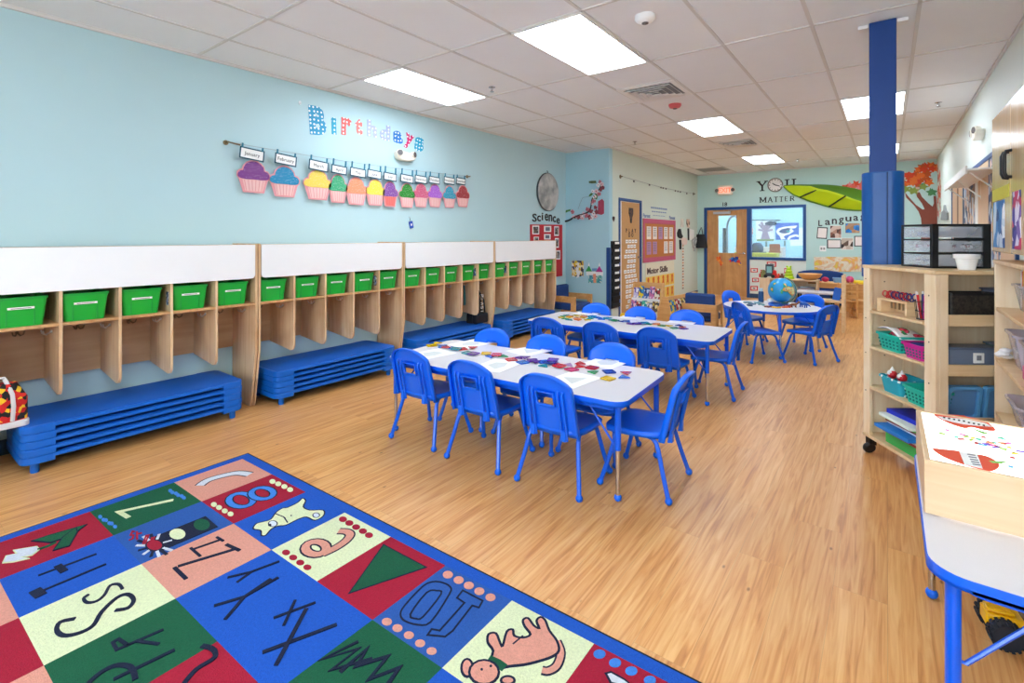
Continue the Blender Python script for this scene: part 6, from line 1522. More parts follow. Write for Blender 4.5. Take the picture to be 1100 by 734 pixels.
t=thing('air_vent','grey ceiling vent at the back left corner of the ceiling','air vent',T(GX0+.61*1.5,GY0+1.22*7.25,CH),'ceiling air vents'); b=MB(); b.box((-.3,-.3,-.012),(.3,.3,-.001),mat('light grey vent','B4B8B8',.6)); part('frame',b,t)
for k in range(6): b=MB(); b.box((-.26,-.25+.09*k,-.018),(.26,-.22+.09*k,-.012),mat('grey louvre','9AA0A0',.6)); part('louvre',b,t)
def detector(u,v,lab,m,cat,r=.07):
    p=onZ(u,v,CH); t=thing(cat.replace(' ','_'),lab,cat,T(p.x,p.y,CH)); b=MB(); b.lathe([(r*.4,-.05),(r*.8,-.04),(r,-.02),(r,-.001)],m,24); part('housing',b,t); b=MB(); b.lathe([(r*.15,-.058),(r*.32,-.055),(r*.36,-.045)],M_LENS,14); part('sensor',b,t)
detector(693,17,'white round smoke detector on the ceiling right of the nearest light panel',M_WHITE,'smoke detector')
detector(725,112,'red round fire strobe on the ceiling beyond the first air vent',mat('strobe red','D8646A',.4),'fire alarm')
def sprinkler(u,v,lab):
    p=onZ(u,v,CH); t=thing('sprinkler',lab,'sprinkler',T(p.x,p.y,CH),'ceiling sprinklers'); b=MB(); b.lathe([(.035,-.001),(.035,-.006),(.012,-.012),(.010,-.04)],M_CHR,16); part('body',b,t); b=MB(); b.lathe([(.022,-.05),(.022,-.047)],M_CHR,12); b.tube([(-.01,0,-.03),(-.008,0,-.048)],.002,M_CHR,5); b.tube([(.01,0,-.03),(.008,0,-.048)],.002,M_CHR,5); part('deflector',b,t)
sprinkler(528.5,93.5,'ceiling sprinkler between the left and middle light panels')
sprinkler(682,152,'ceiling sprinkler above the far left wall')
sprinkler(857,171,'ceiling sprinkler near the back wall')
sprinkler(1008,110,'ceiling sprinkler at the right beside the pillar light')
# ================================================================ papers and tiles on the front table
TZ=.5555
M_SHEET=mat('white worksheet','F8F8F8',.6,var=.01); M_FIG=mat('pale grey printed shape','D4D8D6',.6)
K4=cropf(440,350,4.2308)
SH=[([(0,118),(110,108),(190,130),(95,162)],'near side left end'),([(185,78),(250,68),(385,80),(290,105)],'far side left end'),([(430,105),(520,98),(655,115),(590,140)],'far side middle'),([(290,170),(350,152),(520,182),(440,222)],'near side middle'),([(780,165),(860,140),(1015,165),(940,200)],'far side right end'),([(625,230),(700,213),(865,250),(785,290)],'near side right end')]
for k,(pts,w_) in enumerate(SH):
    P=[onZ(*K4(*q),TZ) for q in pts]; c=sum(P,Vector())/4
    # keep the sheet a true rectangle of about 0.28 x 0.22 m
    d=(P[2]-P[3]+P[1]-P[0]).normalized() if k!=-1 else Vector((1,0,0)); a=math.atan2(d.y,d.x)
    t=thing('worksheet','white worksheet with a grey shape, front table, %s'%w_,'worksheet',T(c.x,c.y,TZ,a),'worksheets on the front table')
    b=MB(); b.box((-.15,-.115,0),(.15,.115,.0012),M_SHEET); part('sheet',b,t)
    b=MB(); b.prism([[( -.09,-.04),(-.03,.06),(.06,.05),(.09,-.03),(.0,-.06)],[(-.09,0),(-.04,.06),(.04,.06),(.09,0),(.04,-.06),(-.04,-.06)],[(-.08,-.05),(.0,.07),(.08,-.05)]][k%3],.0012,.0016,M_FIG); part('printed_shape',b,t)
TC={'r':('red','D81428'),'y':('yellow','F0C414'),'b':('blue','1464D0'),'g':('green','12A060'),'p':('purple','6A1E9A'),'t':('teal','1298A8'),'m':('magenta','D01468'),'n':('navy','16389A'),'o':('orange','F07A14'),'c':('crimson','B81238'),'l':('lilac','C8A0D8')}
def tmat(c): return mat('translucent %s tile'%TC[c][0],TC[c][1],.15,var=0,alpha=.86,coat=.5)
def tilemesh(c,shape,s=.075):
    b=MB(); m=tmat(c)
    if shape=='s':
        b.ring(rrect(s,s,.006,2),rrect(s-.012,s-.012,.003,2),0,.0065,m); b.box((-s/2+.006,-s/2+.006,.002),(s/2-.006,s/2-.006,.0045),m)
    else:
        P=[(-s/2,-s*.43),(s/2,-s*.43),(0,s*.43)]; Q=[(x*.72,y*.72-.001) for x,y in P]
        b.ring(P,Q,0,.0065,m); b.prism([(x*.8,y*.8) for x,y in P],.002,.0045,m)
    return b
K5=cropf(490,365,5.238)
TL=[(*K4(100,92),'y','s'),(*K4(120,86),'y','t'),(*K4(150,96),'b','s'),(*K4(160,104),'r','t'),(*K4(190,104),'b','t'),(*K4(212,111),'t','s'),(*K4(238,108),'r','s'),(*K4(265,126),'t','s'),(*K4(286,107),'r','t'),(*K4(290,133),'p','s'),
 (*K5(170,80),'y','s'),(*K5(185,97),'b','t'),(*K5(228,93),'r','s'),(*K5(272,97),'g','t'),(*K5(310,116),'r','s'),(*K5(355,103),'p','t'),(*K5(375,131),'b','s'),(*K5(395,107),'p','t'),(*K5(430,120),'p','s'),(*K5(445,134),'p','t'),(*K5(490,128),'b','s'),(*K5(500,149),'t','t'),(*K5(525,136),'n','s'),(*K5(545,128),'p','s'),(*K5(562,142),'p','t'),(*K5(580,156),'r','s'),(*K5(635,143),'l','t'),(*K5(650,172),'m','s'),(*K5(690,143),'r','t'),(*K5(700,155),'r','t'),(*K5(765,161),'c','s'),(*K5(775,190),'g','t'),(*K5(860,184),'n','s'),(*K5(950,190),'c','t'),(*K5(855,223),'y','s'),(*K5(935,216),'b','t')]
ORDS=['first','second','third','fourth','fifth','sixth','seventh','eighth','ninth','tenth','eleventh','twelfth','thirteenth','fourteenth','fifteenth','sixteenth','seventeenth','eighteenth','nineteenth','twentieth']
ORDS+=['twenty-'+o for o in ORDS[:9]]+['thirtieth']+['thirty-'+o for o in ORDS[:9]]
rt=random.Random(11); zoff=[]
TL.sort(key=lambda q:q[0])
placed=[]
for k,(u,v,c,s_) in enumerate(TL):
    p=onZ(u,v,TZ); lev=0
    while any(abs(p.x-q[0])<.07 and abs(p.y-q[1])<.07 and q[2]==lev for q in placed): lev+=1
    placed.append((p.x,p.y,lev))
    single('magnetic_tile',tilemesh(c,s_),'%s %s tile on the front table, %s from the left end'%(TC[c][0],{'s':'square','t':'triangular'}[s_],ORDS[k]),'tile',T(p.x,p.y,TZ+.0022+.007*lev,rt.uniform(0,6)),'coloured tiles on the front table')
# tiles on the second table
T2=.5555
C=onZ(619.4,341.5,T2); g='ring of tiles on the second table'
for k in range(12):
    a=2*PI*k/12+.1; c='gtgygtgygtoy'[k]; r=.165
    single('magnetic_tile',tilemesh(c,'t',.085),'%s triangular tile in the outer ring on the second table, position %s'%(TC[c][0],['right','right rear','rear right','rear','rear left','left rear','left','left front','front left','front','front right','right front'][k]),'tile',T(C.x+r*math.cos(a),C.y+r*math.sin(a),T2+.0005,a-PI/2+PI*(k%2)),g)
for k in range(6):
    a=2*PI*k/6; c='yoyoyo'[k]; r=.075
    single('magnetic_tile',tilemesh(c,'t',.085),'%s triangular tile in the centre of the ring, %s one'%(TC[c][0],['right','rear right','rear left','left','front left','front right'][k]),'tile',T(C.x+r*math.cos(a),C.y+r*math.sin(a),T2+.0075,a+PI/2),g)
K6=cropf(590,325,6.47); placed=[]
for k,(x,y,c,s_) in enumerate([(300,97,'t','s'),(335,108,'b','s'),(365,118,'b','s'),(405,115,'t','s'),(430,125,'b','t'),(455,130,'g','s'),(500,133,'n','t'),(535,136,'b','s'),(570,150,'p','s'),(610,153,'p','s'),(640,145,'b','t'),(665,152,'t','s'),(705,152,'g','t'),(745,157,'o','s'),(785,163,'g','s'),(825,168,'y','t'),(870,180,'g','s'),(915,176,'o','t'),(930,184,'p','s'),(895,172,'n','t')]):
    p=onZ(*K6(x,y),T2); lev=0
    while any(abs(p.x-q[0])<.07 and abs(p.y-q[1])<.07 and q[2]==lev for q in placed): lev+=1
    placed.append((p.x,p.y,lev))
    single('magnetic_tile',tilemesh(c,s_),'%s %s tile on the second table, %s to the right of the ring'%(TC[c][0],{'s':'square','t':'triangular'}[s_],ORDS[k]),'tile',T(p.x,p.y,T2+.0005+.007*lev,rt.uniform(0,6)),'tiles trailing right of the ring')
for x0,y0,w_ in ((255,78,'by the ring'),(575,106,'in the middle'),(920,138,'at the right end')):
    p=onZ(*K6(x0,y0),T2); t=thing('worksheet','white sheet on the far side of the second table, %s'%w_,'worksheet',T(p.x,p.y,T2,R(4)),'sheets on the second table'); b=MB(); b.box((-.13,-.09,0),(.13,.09,.0012),M_SHEET); part('sheet',b,t)
# ================================================================ round table: globe, bottle, toys
RZt=.5552
p=onY(839.3,311.9,7.28)
M_GL=bpy.data.materials.new('globe map'); M_GL.use_nodes=True
_n=M_GL.node_tree.nodes; _l=M_GL.node_tree.links; _t=_n.new('ShaderNodeTexCoord'); _v=_n.new('ShaderNodeTexNoise'); _v.inputs['Scale'].default_value=7; _v.inputs['Detail'].default_value=3; _c=_n.new('ShaderNodeValToRGB'); _c.color_ramp.interpolation='CONSTANT'
e=_c.color_ramp.elements; e[0].color=lin('2496D0'); e[1].position=.53; e[1].color=lin('2E9A68')
for ps,cc in ((.565,'E8A060'),(.60,'D8D890'),(.64,'C86A8A'),(.68,'48A0D0')): x=e.new(ps); x.color=lin(cc)
_l.new(_t.outputs['Object'],_v.inputs['Vector']); _l.new(_v.outputs['Fac'],_c.inputs['Fac']); _l.new(_c.outputs['Color'],_n['Principled BSDF'].inputs['Base Color']); _n['Principled BSDF'].inputs['Roughness'].default_value=.3
gr=.158; gz=RZt+.175+.012
t=thing('globe','world globe with blue seas on a grey green stand, on the round table','globe',T(p.x,7.28,RZt))
Mg=Matrix.Translation((0,0,gz-RZt)); b=MB(); b.ball((0,0,0),gr,M_GL,32); part('sphere',b,t,M=Mg@Matrix.Rotation(R(23),4,'Y'))
M_GST=mat('grey green globe stand','5A8C88',.4)
b=MB(); b.tube([((gr+.012)*math.sin(R(a)),0,gz-RZt-(gr+.012)*math.cos(R(a))) for a in range(0,171,12)],.008,M_GST,8); part('meridian_arm',b,t)
b=MB(); b.lathe([(.085,0),(.085,.006),(.02,.014),(.012,.02)],M_GST,24); part('base',b,t)
p=onZ(817.5,324.5,RZt); t=thing('water_bottle','dark blue bottle with a pale cap on the left of the round table','bottle',T(p.x,p.y,RZt))
b=MB(); b.lathe([(.030,0),(.034,.006),(.034,.13),(.026,.145)],mat('dark blue bottle','124A84',.3,coat=.3),20); part('body',b,t); b=MB(); b.lathe([(.024,.145),(.026,.15),(.026,.18),(.02,.185)],mat('pale grey cap','B8D0DC',.35),18); part('cap',b,t)
def atr(x,y): 
    q=onZ(*L7(x,y),RZt); return q
def flat(pts,z1,m,lab,name,cat,z0=0):
    P=[atr(*q) for q in pts]; c=sum(P,Vector())/len(P); b=MB(); b.prism([(q.x-c.x,q.y-c.y) for q in P],z0,z1,m); return single(name,b,lab,cat,T(c.x,c.y,RZt+.0005),bevel=.002)
flat([(245,560),(300,535),(380,545),(400,575),(330,585),(265,580)],.02,mat('mid blue toy','1C5CC0',.4),'blue oval toy tray in the middle of the round table','toy_tray','tray')
q=atr(318,556); b=MB(); b.ball((0,0,.03),.075,mat('white toy shell','F2F6F4',.3),14,(1.3,.8,.35)); single('toy_boat',b,'white toy boat lying on the blue oval tray, before the globe','toy',T(q.x,q.y,RZt+.021))
q=atr(385,545); b=MB(); b.ball((0,0,.02),.04,mat('bright green toy','34B050',.4),10,(1.3,.6,.5)); single('toy_leaf',b,'small bright green toy at the right of the white boat','toy',T(q.x,q.y,RZt))
flat([(400,560),(470,555),(480,575),(410,580)],.012,mat('mid blue toy','1C5CC0'),'flat blue piece right of the white boat, before the globe','toy_piece','toy')
for k,(x,y,c,n) in enumerate(((30,545,'5C8C94','grey teal'),(80,560,'4A6A84','slate'),(130,545,'6AA0A8','pale teal'),(175,568,'5C9498','sea green'),(250,590,'8A4A3C','brown red'),(335,596,'E8B020','yellow'),(420,592,'E8702C','orange'),(450,590,'D84A2C','red orange'),(60,575,'3C5470','dark slate'))):
    q=atr(x,y); b=MB(); r=.028
    b.ribbon([(r*1.6*math.cos(i*.9+k),r*math.sin(i*.9+k)) for i in range(6)],.02,0,.016,mat('toy '+n,c,.4)); single('toy_piece',b,'small %s plastic toy piece lying on the round table'%n,'toy',T(q.x,q.y,RZt+.0005,k*.7),bevel=.003)
def animal(x,y,c,lab,s=1,rot=0):
    q=atr(x,y); t=thing('toy_animal',lab,'toy animal',T(q.x,q.y,RZt,rot)); m=mat('toy animal '+c,c,.45)
    b=MB(); P=[(-.05*s,0,.035*s),(-.02*s,0,.042*s),(.02*s,0,.04*s),(.045*s,0,.055*s),(.06*s,0,.07*s)]; b.tube(P,[.010*s,.019*s,.018*s,.012*s,.014*s],m,10); b.ball((.066*s,0,.074*s),.014*s,m,8,(1.4,1,1)); b.tube([(-.05*s,0,.035*s),(-.08*s,0,.02*s)],[.008*s,.003*s],m,6)
    for a in (-.025,.025):
        for e_ in (-.012,.012): b.tube([(a*s,e_*s,.035*s),(a*s,e_*1.3*s,.001)],.0065*s,m,6)
    part('body',b,t); return t
animal(515,592,'7A4A30','small brown toy animal near the right side of the round table',.9,.5)
animal(618,592,'1C58B0','blue toy dinosaur at the right edge of the round table',1.2,2.6)
# ================================================================ furniture along the far left
M_NAV=mat('navy cushion','123C7C',.6,var=.05,bump=.1,bscale=300)
def cushchair(M,lab,w=.52,d=.50,hole=True,sz=.30,bh=.62,bf=False):
    t=thing('cushioned_chair',lab,'chair',M); th=.022
    for s in (-1,1):
        b=MB(); H_=.47
        outer=[(-d/2,0),(d/2,0),(d/2,H_),(-d/2,H_)]
        Mx=Matrix(((0,0,1,s*w/2-th/2),(1,0,0,0),(0,1,0,0),(0,0,0,1)))
        if hole: b.ring([(d/2,H_),(-d/2,H_),(-d/2,0),(d/2,0)],[(d/2-.09,H_-.10),(-d/2+.09,H_-.10),(-d/2+.09,.15),(d/2-.09,.15)],0,th,M_PINE,Mx)
        else: b.prism(outer,0,th,M_PINE,Mx)
        part('side_frame',b,t,bevel=.004)
    b=MB(); b.cbox((0,.02,sz-.03),(w-.05,d-.06,.10),M_NAV); part('seat_cushion',b,t,bevel=.02)
    b=MB(); b.box((-w/2+.025,-d/2+.0,sz-.02),(w/2-.025,-d/2+.09,bh),M_NAV); part('back_cushion',b,t,bevel=.03)
    b=MB(); b.cbox((0,.0,sz-.10),(w-.045,.06,.04),M_PINE); part('rail',b,t)
    if bf:
        b=MB(); Mx=Matrix(((1,0,0,0),(0,0,-1,-d/2-.004),(0,1,0,0),(0,0,0,1))); b.ring([(w/2,.47),(-w/2,.47),(-w/2,.0),(w/2,.0)],[(w/2-.07,.36),(-w/2+.07,.36),(-w/2+.07,.20),(w/2-.07,.20)],0,.02,M_PINE,Mx); part('back_frame',b,t,bevel=.004)
    return t
p=onY(755,325,7.55); cushchair(T(p.x,7.55,0,R(4)),'navy cushioned wooden armchair near the middle, right of the book racks',.46,.44,bf=True)
cushchair(T(-4.24,7.25,0,R(-90)),'navy cushioned wooden chair in the corner by the blue return wall',.55,.52,True,.32,.62)
# book rack facing the tables
M_BKS=[patches('book cover %d'%k,c,26) for k,c in enumerate((['5A50A0','C8C0E0','F0F0F4','7A6AB8'],['1C6AA8','E8D020','2A8AC8','184A88'],['1A3C78','2A5AA8','C8D4E8','122C5C'],['8A6AB0','C86AA0','E8C8E0','584890'],['C03040','E8E0D0','A02030','302830'],['30A888','48C0A0','2890A0','E8F0E8'],['C8C4D4','8A90A8','E8E4EC','6A6A88'],['D8B840','705030','E8D8A0','3A3430']))]
by=7.42; xa_=onY(672,320,by).x; xb_=onY(705,320,by).x; bh=.70
t=thing('book_display','low wooden book display facing the tables, beside the closet door','book rack',T(0,0))
for x in (xa_,xb_-.02):
    b=MB(); Mx=Matrix(((0,0,1,x),(1,0,0,by),(0,1,0,0),(0,0,0,1))); b.prism([(0,0),(.36,0),(.36,bh),(.30,bh),(.06,.12),(0,.1)],0,.02,M_PINE,Mx); part('side_panel',b,t,bevel=.003)
b=MB(); b.box((xa_+.02,by+.30,bh-.10),(xb_-.02,by+.32,bh+.0),M_PINE); part('top_rail',b,t)
for k,(z,y) in enumerate(((.42,.20),(.20,.09))):
    b=MB(); b.box((xa_+.02,by+y,z-.02),(xb_-.02,by+y+.11,z),mat('white ledge','F0F0F2',.5)); b.box((xa_+.02,by+y-.006,z-.02),(xb_-.02,by+y,z+.035),mat('white ledge','F0F0F2')); part('ledge',b,t,label='white ledge')
n=5
for r,(z,y) in enumerate(((.4205,.205),(.2005,.095))):
    for k in range(n):
        w_=(xb_-xa_-.06)/n; x=xa_+.03+w_*(k+.5); hh=.20+.03*((k+r)%2)
        b=MB(); b.box((-w_*.46,0,0),(w_*.46,.012,hh),M_BKS[(k+r*3)%8])
        single('picture_book',b,'picture book, %s in the %s row of the book display facing the tables'%(['first from left','second from left','middle one','second from right','rightmost'][k],['upper','lower'][r]),'book',T(x,by+y+.005,z)@Matrix.Rotation(R(-14),4,'X'),'books on the facing display')
# A-frame rack
ax=onY(714,340,7.12).x
t=thing('book_display','wooden A-frame book display with its wide end panel towards the tables','book rack',T(ax,7.12,0,R(-8)))
for y in (0,.98):
    b=MB(); Mx=Matrix(((1,0,0,0),(0,0,1,y),(0,1,0,0),(0,0,0,1))); b.prism([(-.17,0),(.17,0),(.15,.10),(.045,.56),(-.045,.56),(-.15,.10)],0,.02,M_PINE,Mx); part('end_panel',b,t,bevel=.004)
b=MB(); b.cbox((0,.5,.53),(.03,.96,.05),M_PINE); part('ridge_rail',b,t)
for z,x in ((.32,.115),(.12,.16)):
    for s in (-1,1):
        b=MB(); b.box((min(s*x,s*(x-.08)),.02,z-.015),(max(s*x,s*(x-.08)),.98,z),M_PINE); b.box((s*x-.006,.02,z-.015),(s*x+.006,.98,z+.03),M_PINE); part('ledge',b,t)
Ma=T(ax,7.12,0,R(-8))
for r,(z,x) in enumerate(((.3205,.08),(.1205,.125))):
    for k in range(5):
        b=MB(); b.box((0,-.075,0),(.012,.075,.19),M_BKS[(k*3+r+1)%8]); single('picture_book',b,'picture book, %s on the right side of the A-frame display, %s row'%(['nearest','second nearest','middle one','fourth','farthest'][k],['upper','lower'][r]),'book',Ma@Matrix.Translation((x,.13+.18*k,z))@Matrix.Rotation(R(-13),4,'Y'),'books on the A-frame display')
# small yellow toy by the pocket chart
p=onZ(668,351,0); b=MB(); b.ball((0,0,.07),.07,M_YEL,12,(1,1,1)); b.ball((.05,0,.16),.05,M_YEL,10); single('toy_duck',b,'small yellow toy on the floor left of the facing book display','toy',T(onY(666,345,7.5).x,7.5,0))
# ================================================================ middle distance
# toy shelf behind the globe
sy=10.8; xa_=onY(816,320,sy).x; xb_=onY(878,320,sy).x; hz=onY(845,300,sy).z
t=thing('toy_shelf','low birch shelf unit with grey tubs behind the globe','shelf unit',T(0,0))
b=MB(); b.box((xa_,sy,0),(xa_+.18,sy+.36,hz),M_BIRCH); part('end_cupboard',b,t,bevel=.004)
b=MB(); b.box((xb_-.02,sy,0),(xb_,sy+.36,hz-.022),M_BIRCH); part('side_panel',b,t,bevel=.003)
b=MB(); b.box((xa_+.18,sy-.01,hz-.022),(xb_+.01,sy+.36,hz),M_BIRCHX); part('top_board',b,t,bevel=.003)
b=MB(); b.box((xa_+.18,sy+.34,.03),(xb_-.02,sy+.36,hz-.022),M_BIRCH); part('back_panel',b,t)
for z in (.33,.05): b=MB(); b.box((xa_+.18,sy,z-.02),(xb_-.02,sy+.34,z),M_BIRCHX); part('shelf',b,t)
for k,(x,z) in enumerate(((.42,.33),(.72,.33),(.42,.05),(.72,.05))):
    t2=thing('grey_tub','pale grey tub on the %s shelf behind the globe, %s'%(('upper','lower')[k//2],('left','right')[k%2]),'tub',T(xa_+x*(xb_-xa_)/.9,sy+.16,z+.0005),'grey tubs behind the globe'); b=MB(); tub(b,.22,.24,.27,.28,.14,.03,mat('pale grey tub plastic','B8BECC',.35)); part('tub',b,t2)
    b=MB(); b.ring(rrect(.29,.30,.04,4),rrect(.262,.272,.03,4),.13,.142,mat('grey tub rim','8E96A8',.4)); part('rim',b,t2)
# things on the toy shelf
x=onY(827,292,sy+.15).x
t=thing('toy_robot','dark toy vehicle with a pale window standing on the shelf behind the globe','toy',T(x,sy+.15,hz+.0005))
b=MB(); b.box((-.07,-.06,.03),(.07,.06,.27),mat('charcoal toy','3A4450',.4)); part('body',b,t,bevel=.012); b=MB(); b.box((-.045,-.064,.10),(.045,-.058,.23),mat('pale aqua toy window','8ACBD0',.3)); part('window',b,t,label='pale aqua window')
for s in (-1,1): b=MB(); b.lathe([(.035,-.012),(.035,.012)],M_BLK,14,Matrix.Translation((s*.065,-.06,.036))@Matrix.Rotation(R(90),4,'X')); part('wheel',b,t)
for k,(u,c,n,h) in enumerate(((820,'8A8C58','olive',.16),(817.5,'D83040','red',.12),(832,'D82C2C','bright red',.16),(836,'E05038','orange red',.09),(840,'6A3C30','brown',.10))):
    x=onY(u,298,sy+.12).x; b=MB(); b.box((-.045,-.03,0),(.045,.03,h*.6),mat('toy block '+n,c,.45)); b.ball((0,0,h*.75),h*.26,mat('toy block '+n,c,.45),8); single('toy_figure',b,'small %s toy figure on the shelf behind the globe'%n,'toy',T(x,sy+.12+.06*(k%2),hz+.0005),bevel=.006)
x=onY(847.5,296,sy+.14).x
t=thing('toy_frog','lime green stacked toy on the shelf behind the globe','toy',T(x,sy+.14,hz+.0005)); ml=mat('lime green plastic','B4DC1C',.35)
b=MB(); b.lathe([(.09,0),(.095,.03),(.07,.05),(.075,.09),(.055,.11),(.06,.15),(.04,.17),(.045,.20),(.02,.225)],ml,18); part('body',b,t)
for s in (-1,1): b=MB(); b.ball((s*.03,-.01,.235),.02,ml,8); part('eye',b,t)
p=onY(870,297,sy+.16); t=thing('wooden_bowl','wide tan wooden bowl on the right of the shelf behind the globe','bowl',T(p.x,sy+.16,hz+.0005)); b=MB(); b.lathe([(.10,0),(.17,.05),(.205,.11),(.195,.112),(.16,.055),(.09,.012)],mat('tan bowl wood','DDA86C',.45),30,cap=False); b.lathe([(.10,0),(.09,.012)],mat('tan bowl wood','DDA86C'),30); part('bowl',b,t)
# blue sofa at the back wall
sy2=12.25; xa_=onY(854,300,sy2).x; xb_=onY(907,300,sy2).x; cx=(xa_+xb_)/2; W_=xb_-xa_
t=thing('small_sofa','navy child sofa with an arched back against the back wall','sofa',T(cx,sy2,0))
hz2=onY(880,291,sy2).z
b=MB(); Mx=Matrix(((1,0,0,0),(0,0,1,.18),(0,1,0,0),(0,0,0,1))); b.prism([(-W_/2,.06),(W_/2,.06),(W_/2,hz2-.14),(W_/2*.93,hz2-.05)]+[(W_/2*.85*math.cos(R(a)),hz2-.055+.055*math.sin(R(a))) for a in range(15,166,15)]+[(-W_/2*.93,hz2-.05),(-W_/2,hz2-.14)],0,.14,M_NAV,Mx); part('backrest',b,t,bevel=.02)
b=MB(); b.box((-W_/2+.1,-.30,.10),(W_/2-.1,.18,.32),M_NAV); part('seat_cushion',b,t,bevel=.03)
for s in (-1,1):
    b=MB(); b.box((s*W_/2-(.1 if s>0 else 0),-.32,.05),(s*W_/2+(.1 if s<0 else 0),.18,.46),M_NAV); part('armrest',b,t,bevel=.03)
    for y in (-.25,.22): b=MB(); b.lathe([(.02,0),(.025,.06)],M_BLK,10,Matrix.Translation((s*(W_/2-.08),y,0))); part('leg',b,t)
# wooden play table and chairs
def woodtable(M,lab,w,d,h):
    t=thing('wooden_table',lab,'table',M); b=MB(); b.box((-w/2,-d/2,h-.03),(w/2,d/2,h),M_PINE); part('tabletop',b,t,bevel=.005)
    b=MB(); b.ring([(w/2-.03,d/2-.03),(-w/2+.03,d/2-.03),(-w/2+.03,-d/2+.03),(w/2-.03,-d/2+.03)],[(w/2-.05,d/2-.05),(-w/2+.05,d/2-.05),(-w/2+.05,-d/2+.05),(w/2-.05,-d/2+.05)],h-.10,h-.03,M_PINE); part('apron',b,t)
    for a in (-1,1):
        for e_ in (-1,1): b=MB(); b.box((a*(w/2-.045)-.022,e_*(d/2-.045)-.022,0),(a*(w/2-.045)+.022,e_*(d/2-.045)+.022,h-.03),M_PINE); part('leg',b,t,bevel=.003)
    return t
p=onY(893,304,11.35); WT=T(p.x,11.35,0)
woodtable(WT,'honey wooden play table in front of the navy sofa',.72,.46,.56)
def ladderchair(M,lab,h=.62):
    t=thing('wooden_chair',lab,'chair',M)
    for s in (-1,1):
        b=MB(); b.box((s*.14-.014,-.15,0),(s*.14+.014,-.12,h),M_PINE); part('rear_leg',b,t,bevel=.003)
        b=MB(); b.box((s*.14-.014,.12,0),(s*.14+.014,.15,.28),M_PINE); part('leg',b,t,bevel=.003)
        b=MB(); b.box((s*.14-.008,-.12,.12),(s*.14+.008,.12,.145),M_PINE); part('stretcher',b,t)
    b=MB(); b.box((-.16,-.15,.28),(.16,.16,.30),M_PINE); part('seat',b,t,bevel=.004)
    for z in (.36,.45,.55): b=MB(); b.box((-.126,-.144,z),(.126,-.126,z+.045),M_PINE); part('back_slat',b,t,bevel=.003)
    return t
p=onY(909,330,10.75); ladderchair(T(p.x,10.75,0,R(12)),'honey wooden ladder-back chair left of the storage tower, nearer the play table')
p=onY(925,330,11.0); ladderchair(T(p.x,10.9,0,R(-6)),'honey wooden ladder-back chair partly hidden behind the storage tower')
p=onZ(889,303.5,.5605)
t=thing('toy_basin','pale blue plastic basin on the wooden play table','basin',WT@Matrix.Translation((.12,.02,.5605))); b=MB(); tub(b,.16,.13,.20,.17,.09,.03,mat('pale blue basin','7FB0E0',.35)); part('tub',b,t)
b=MB(); b.ball((0,0,.05),.055,mat('raspberry toy','C02450',.5),10,(1.2,1,.9)); single('toy_berry',b,'raspberry red toy on the wooden play table left of the blue basin','toy',WT@Matrix.Translation((-.10,.0,.561)))
b=MB(); b.box((-.07,-.04,0),(.07,.04,.015),mat('orange red toy','D85030',.5)); single('toy_block',b,'flat orange red toy block at the left of the wooden play table','toy',WT@Matrix.Translation((-.22,-.10,.561)),bevel=.004)
p=onY(918,300,11.6); t=thing('toy_chest','yellow and wood toy crate behind the ladder-back chairs','crate',T(p.x+.05,11.6,0)); b=MB(); b.box((-.25,-.15,0),(.25,.15,.50),M_PINE); part('crate',b,t,bevel=.006); b=MB(); b.box((-.22,-.12,.5),(.22,.12,.60),mat('yellow toy cloth','E8C81C',.6)); part('cloth',b,t,bevel=.03)
x=onY(906,300,11.5).x; b=MB(); b.ball((0,0,.06),.07,mat('pink toy','D8487A',.5),10); single('toy_ball',b,'pink toy resting on the wooden play table edge, right side','toy',WT@Matrix.Translation((.29,.10,.5605)))
# light wooden stand with tall post right of the globe
p=onY(893,340,9.05); st_=T(p.x,9.05,0)
t=thing('wooden_stand','pale wooden stand with a tall right-hand post, behind the round table','stand',st_)
w_=.36
b=MB(); b.box((-w_/2,-.16,.44),(w_/2,.16,.47),M_BIRCHX); part('tabletop',b,t,bevel=.004)
b=MB(); b.box((-w_/2,-.16,.30),(w_/2,-.14,.34),M_BIRCHX); part('front_rail',b,t)
for x,y,h in ((-w_/2+.02,-.145,.44),(w_/2-.02,-.145,.86),(-w_/2+.02,.145,.44),(w_/2-.02,.145,.86)):
    b=MB(); b.box((x-.02,y-.018,0),(x+.02,y+.018,h),M_BIRCHX); part('leg' if h<.5 else 'post',b,t,bevel=.003)
b=MB(); b.box((w_/2-.03,-.13,.80),(w_/2-.01,.13,.84),M_BIRCHX); part('top_rail',b,t)
b=MB(); b.box((-.05,-.02,0),(.05,.02,.19),mat('bright blue board','1C62C8',.4)); single('blue_board',b,'small upright blue board standing on the pale wooden stand','board',st_@Matrix.Translation((.06,.0,.4705))@Matrix.Rotation(R(10),4,'Y'),bevel=.006)
# grey topped table between shelf and stand
p=onY(876,312,9.9); t=thing('sand_table','small grey topped table with a black frame behind the round table','table',T(p.x,9.95,0)); b=MB(); b.box((-.28,-.2,.47),(.28,.2,.50),mat('pale grey top','C8C4C8',.4)); part('tabletop',b,t,bevel=.008)
for a in (-1,1):
    for e_ in (-1,1): b=MB(); b.tube([(a*.24,e_*.16,.47),(a*.25,e_*.17,0)],.016,M_BLK,8); part('leg',b,t)
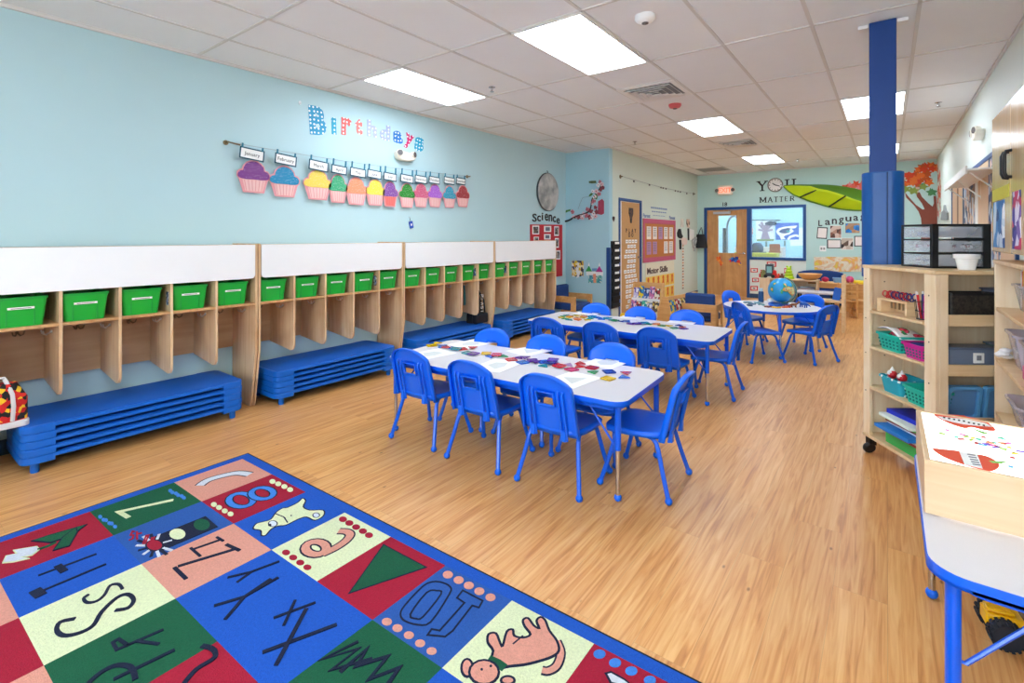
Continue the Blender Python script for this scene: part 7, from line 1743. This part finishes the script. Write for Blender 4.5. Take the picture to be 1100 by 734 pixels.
# ================================================================ things hanging in the third locker
hy=5.02
t=thing('black_backpack','black backpack with white lettering hanging in the last cubby of the third locker','bag',T(-4.40,hy,.297,R(90)))
m=mat('black bag cloth','16171B',.7,var=.1)
b=MB()
def bkf(u,v):
    a=2*PI*u; z=.0+.44*v; w=.125*(1-.55*v**2); d=.085*(1-.5*v)+.01
    return (w*abs(math.cos(a))**.8*(1 if math.cos(a)>0 else -1)-.02*v, d*abs(math.sin(a))**.8*(1 if math.sin(a)>0 else -1), z)
b.grid(bkf,22,10,m); b.add([bkf(i/22,1) for i in range(22)],[tuple(range(22))],m); b.add([bkf(i/22,0) for i in range(22)],[tuple(range(22))[::-1]],m); part('body',b,t)
b=MB(); b.box((-.13,-.14,.0),(.11,-.05,.13),m); part('front_pocket',b,t,bevel=.02)
for s in (-1,1): b=MB(); b.tube([(s*.03-.02,-.05,.42),(s*.06,-.095,.30),(s*.085,-.10,.12),(s*.09,-.08,.02)],.012,m,6); part('strap',b,t)
Mt=frame((.03,-.094,.25),(0,0,-1),(1,0,0),(0,-1,0))
for k,st_ in enumerate(([(-.02,-.025),(-.02,.025),(.01,.025),(.01,0),(-.02,0)],[(-.015,-.025),(-.015,.025),(.015,.025)],[(-.015,-.025),(0,.025),(.015,-.025)],[(.015,.02),(-.012,.02),(-.012,0),(.012,0),(.012,-.022),(-.015,-.022)],[(0,-.025),(0,.025)])):
    b=MB(); b.ribbon([(x-.10+.05*k,y) for x,y in st_],.009,0,.002,M_LBL,Mt); part('lettering',b,t,label='white lettering')
b=MB(); b.tube([(-.04,0,.43),(-.03,0,.50),(0,0,.505),(.0,0,.43)],.008,m,6); part('carry_loop',b,t)
b=MB(); b.grid(lambda u,v:(.012*math.sin(9*u+2*v),(u-.5)*.11*(1-.3*v),-.26*v),8,8,mat('teal grey cloth','4C8C94',.8)); single('hanging_cloth',b,'teal grey cloth hanging from a hook in the fourth cubby of the third locker','cloth',T(-4.44,4.86,.80,R(20)),solid=.006)
# ================================================================ labels: tell look-alikes apart by their order in the photograph
def px_of(o):
    p=o.matrix_basis.translation; zc=-sn*p.x+cs*p.y; xc=cs*p.x+sn*p.y
    return (550+F_PX*xc/zc, HOR-F_PX*(p.z-EYE)/zc)
byl={}
for o in list(COL.objects):
    if o.parent is None and o.get('category') and not o.get('kind')=='structure': byl.setdefault(o.get('label'),[]).append(o)
for l,os_ in byl.items():
    if len(os_)<2: continue
    vert='right wall' in l
    os_.sort(key=lambda o:px_of(o)[1 if vert else 0])
    for k,o in enumerate(os_):
        e_=('topmost' if k==0 else ORDS[k]+' from the top') if vert else ('leftmost' if k==0 else ORDS[k]+' from the left')
        o['label']=l+', '+e_
# ================================================================ light
w_=bpy.data.worlds.new('world'); scene.world=w_; w_.use_nodes=True
w_.node_tree.nodes['Background'].inputs['Color'].default_value=lin('DDE8F2'); w_.node_tree.nodes['Background'].inputs['Strength'].default_value=SKY
vs=scene.view_settings; vs.view_transform='Standard'; vs.look='None'; vs.gamma=1; vs.use_curve_mapping=False; vs.exposure=EXPO
scene.cycles.max_bounces=8; scene.cycles.diffuse_bounces=5; scene.cycles.glossy_bounces=3; scene.cycles.transparent_max_bounces=10
scene.cycles.use_denoising=True

pl=bpy.data.lights.new('added_window_portal','AREA'); pl.shape='RECTANGLE'; pl.size=FWX1-FWX0; pl.size_y=FWZ1-FWZ0; pl.cycles.is_portal=True  # sky portal for the window opening added behind the camera
po=bpy.data.objects.new('added_window_portal',pl); COL.objects.link(po); po.location=((FWX0+FWX1)/2,YFRONT-.12,(FWZ0+FWZ1)/2); po.rotation_euler=(R(-90),0,0)
# portal faces into the room (+Y)
po.rotation_euler=(R(90),0,0); po.rotation_euler[0]=R(-90)
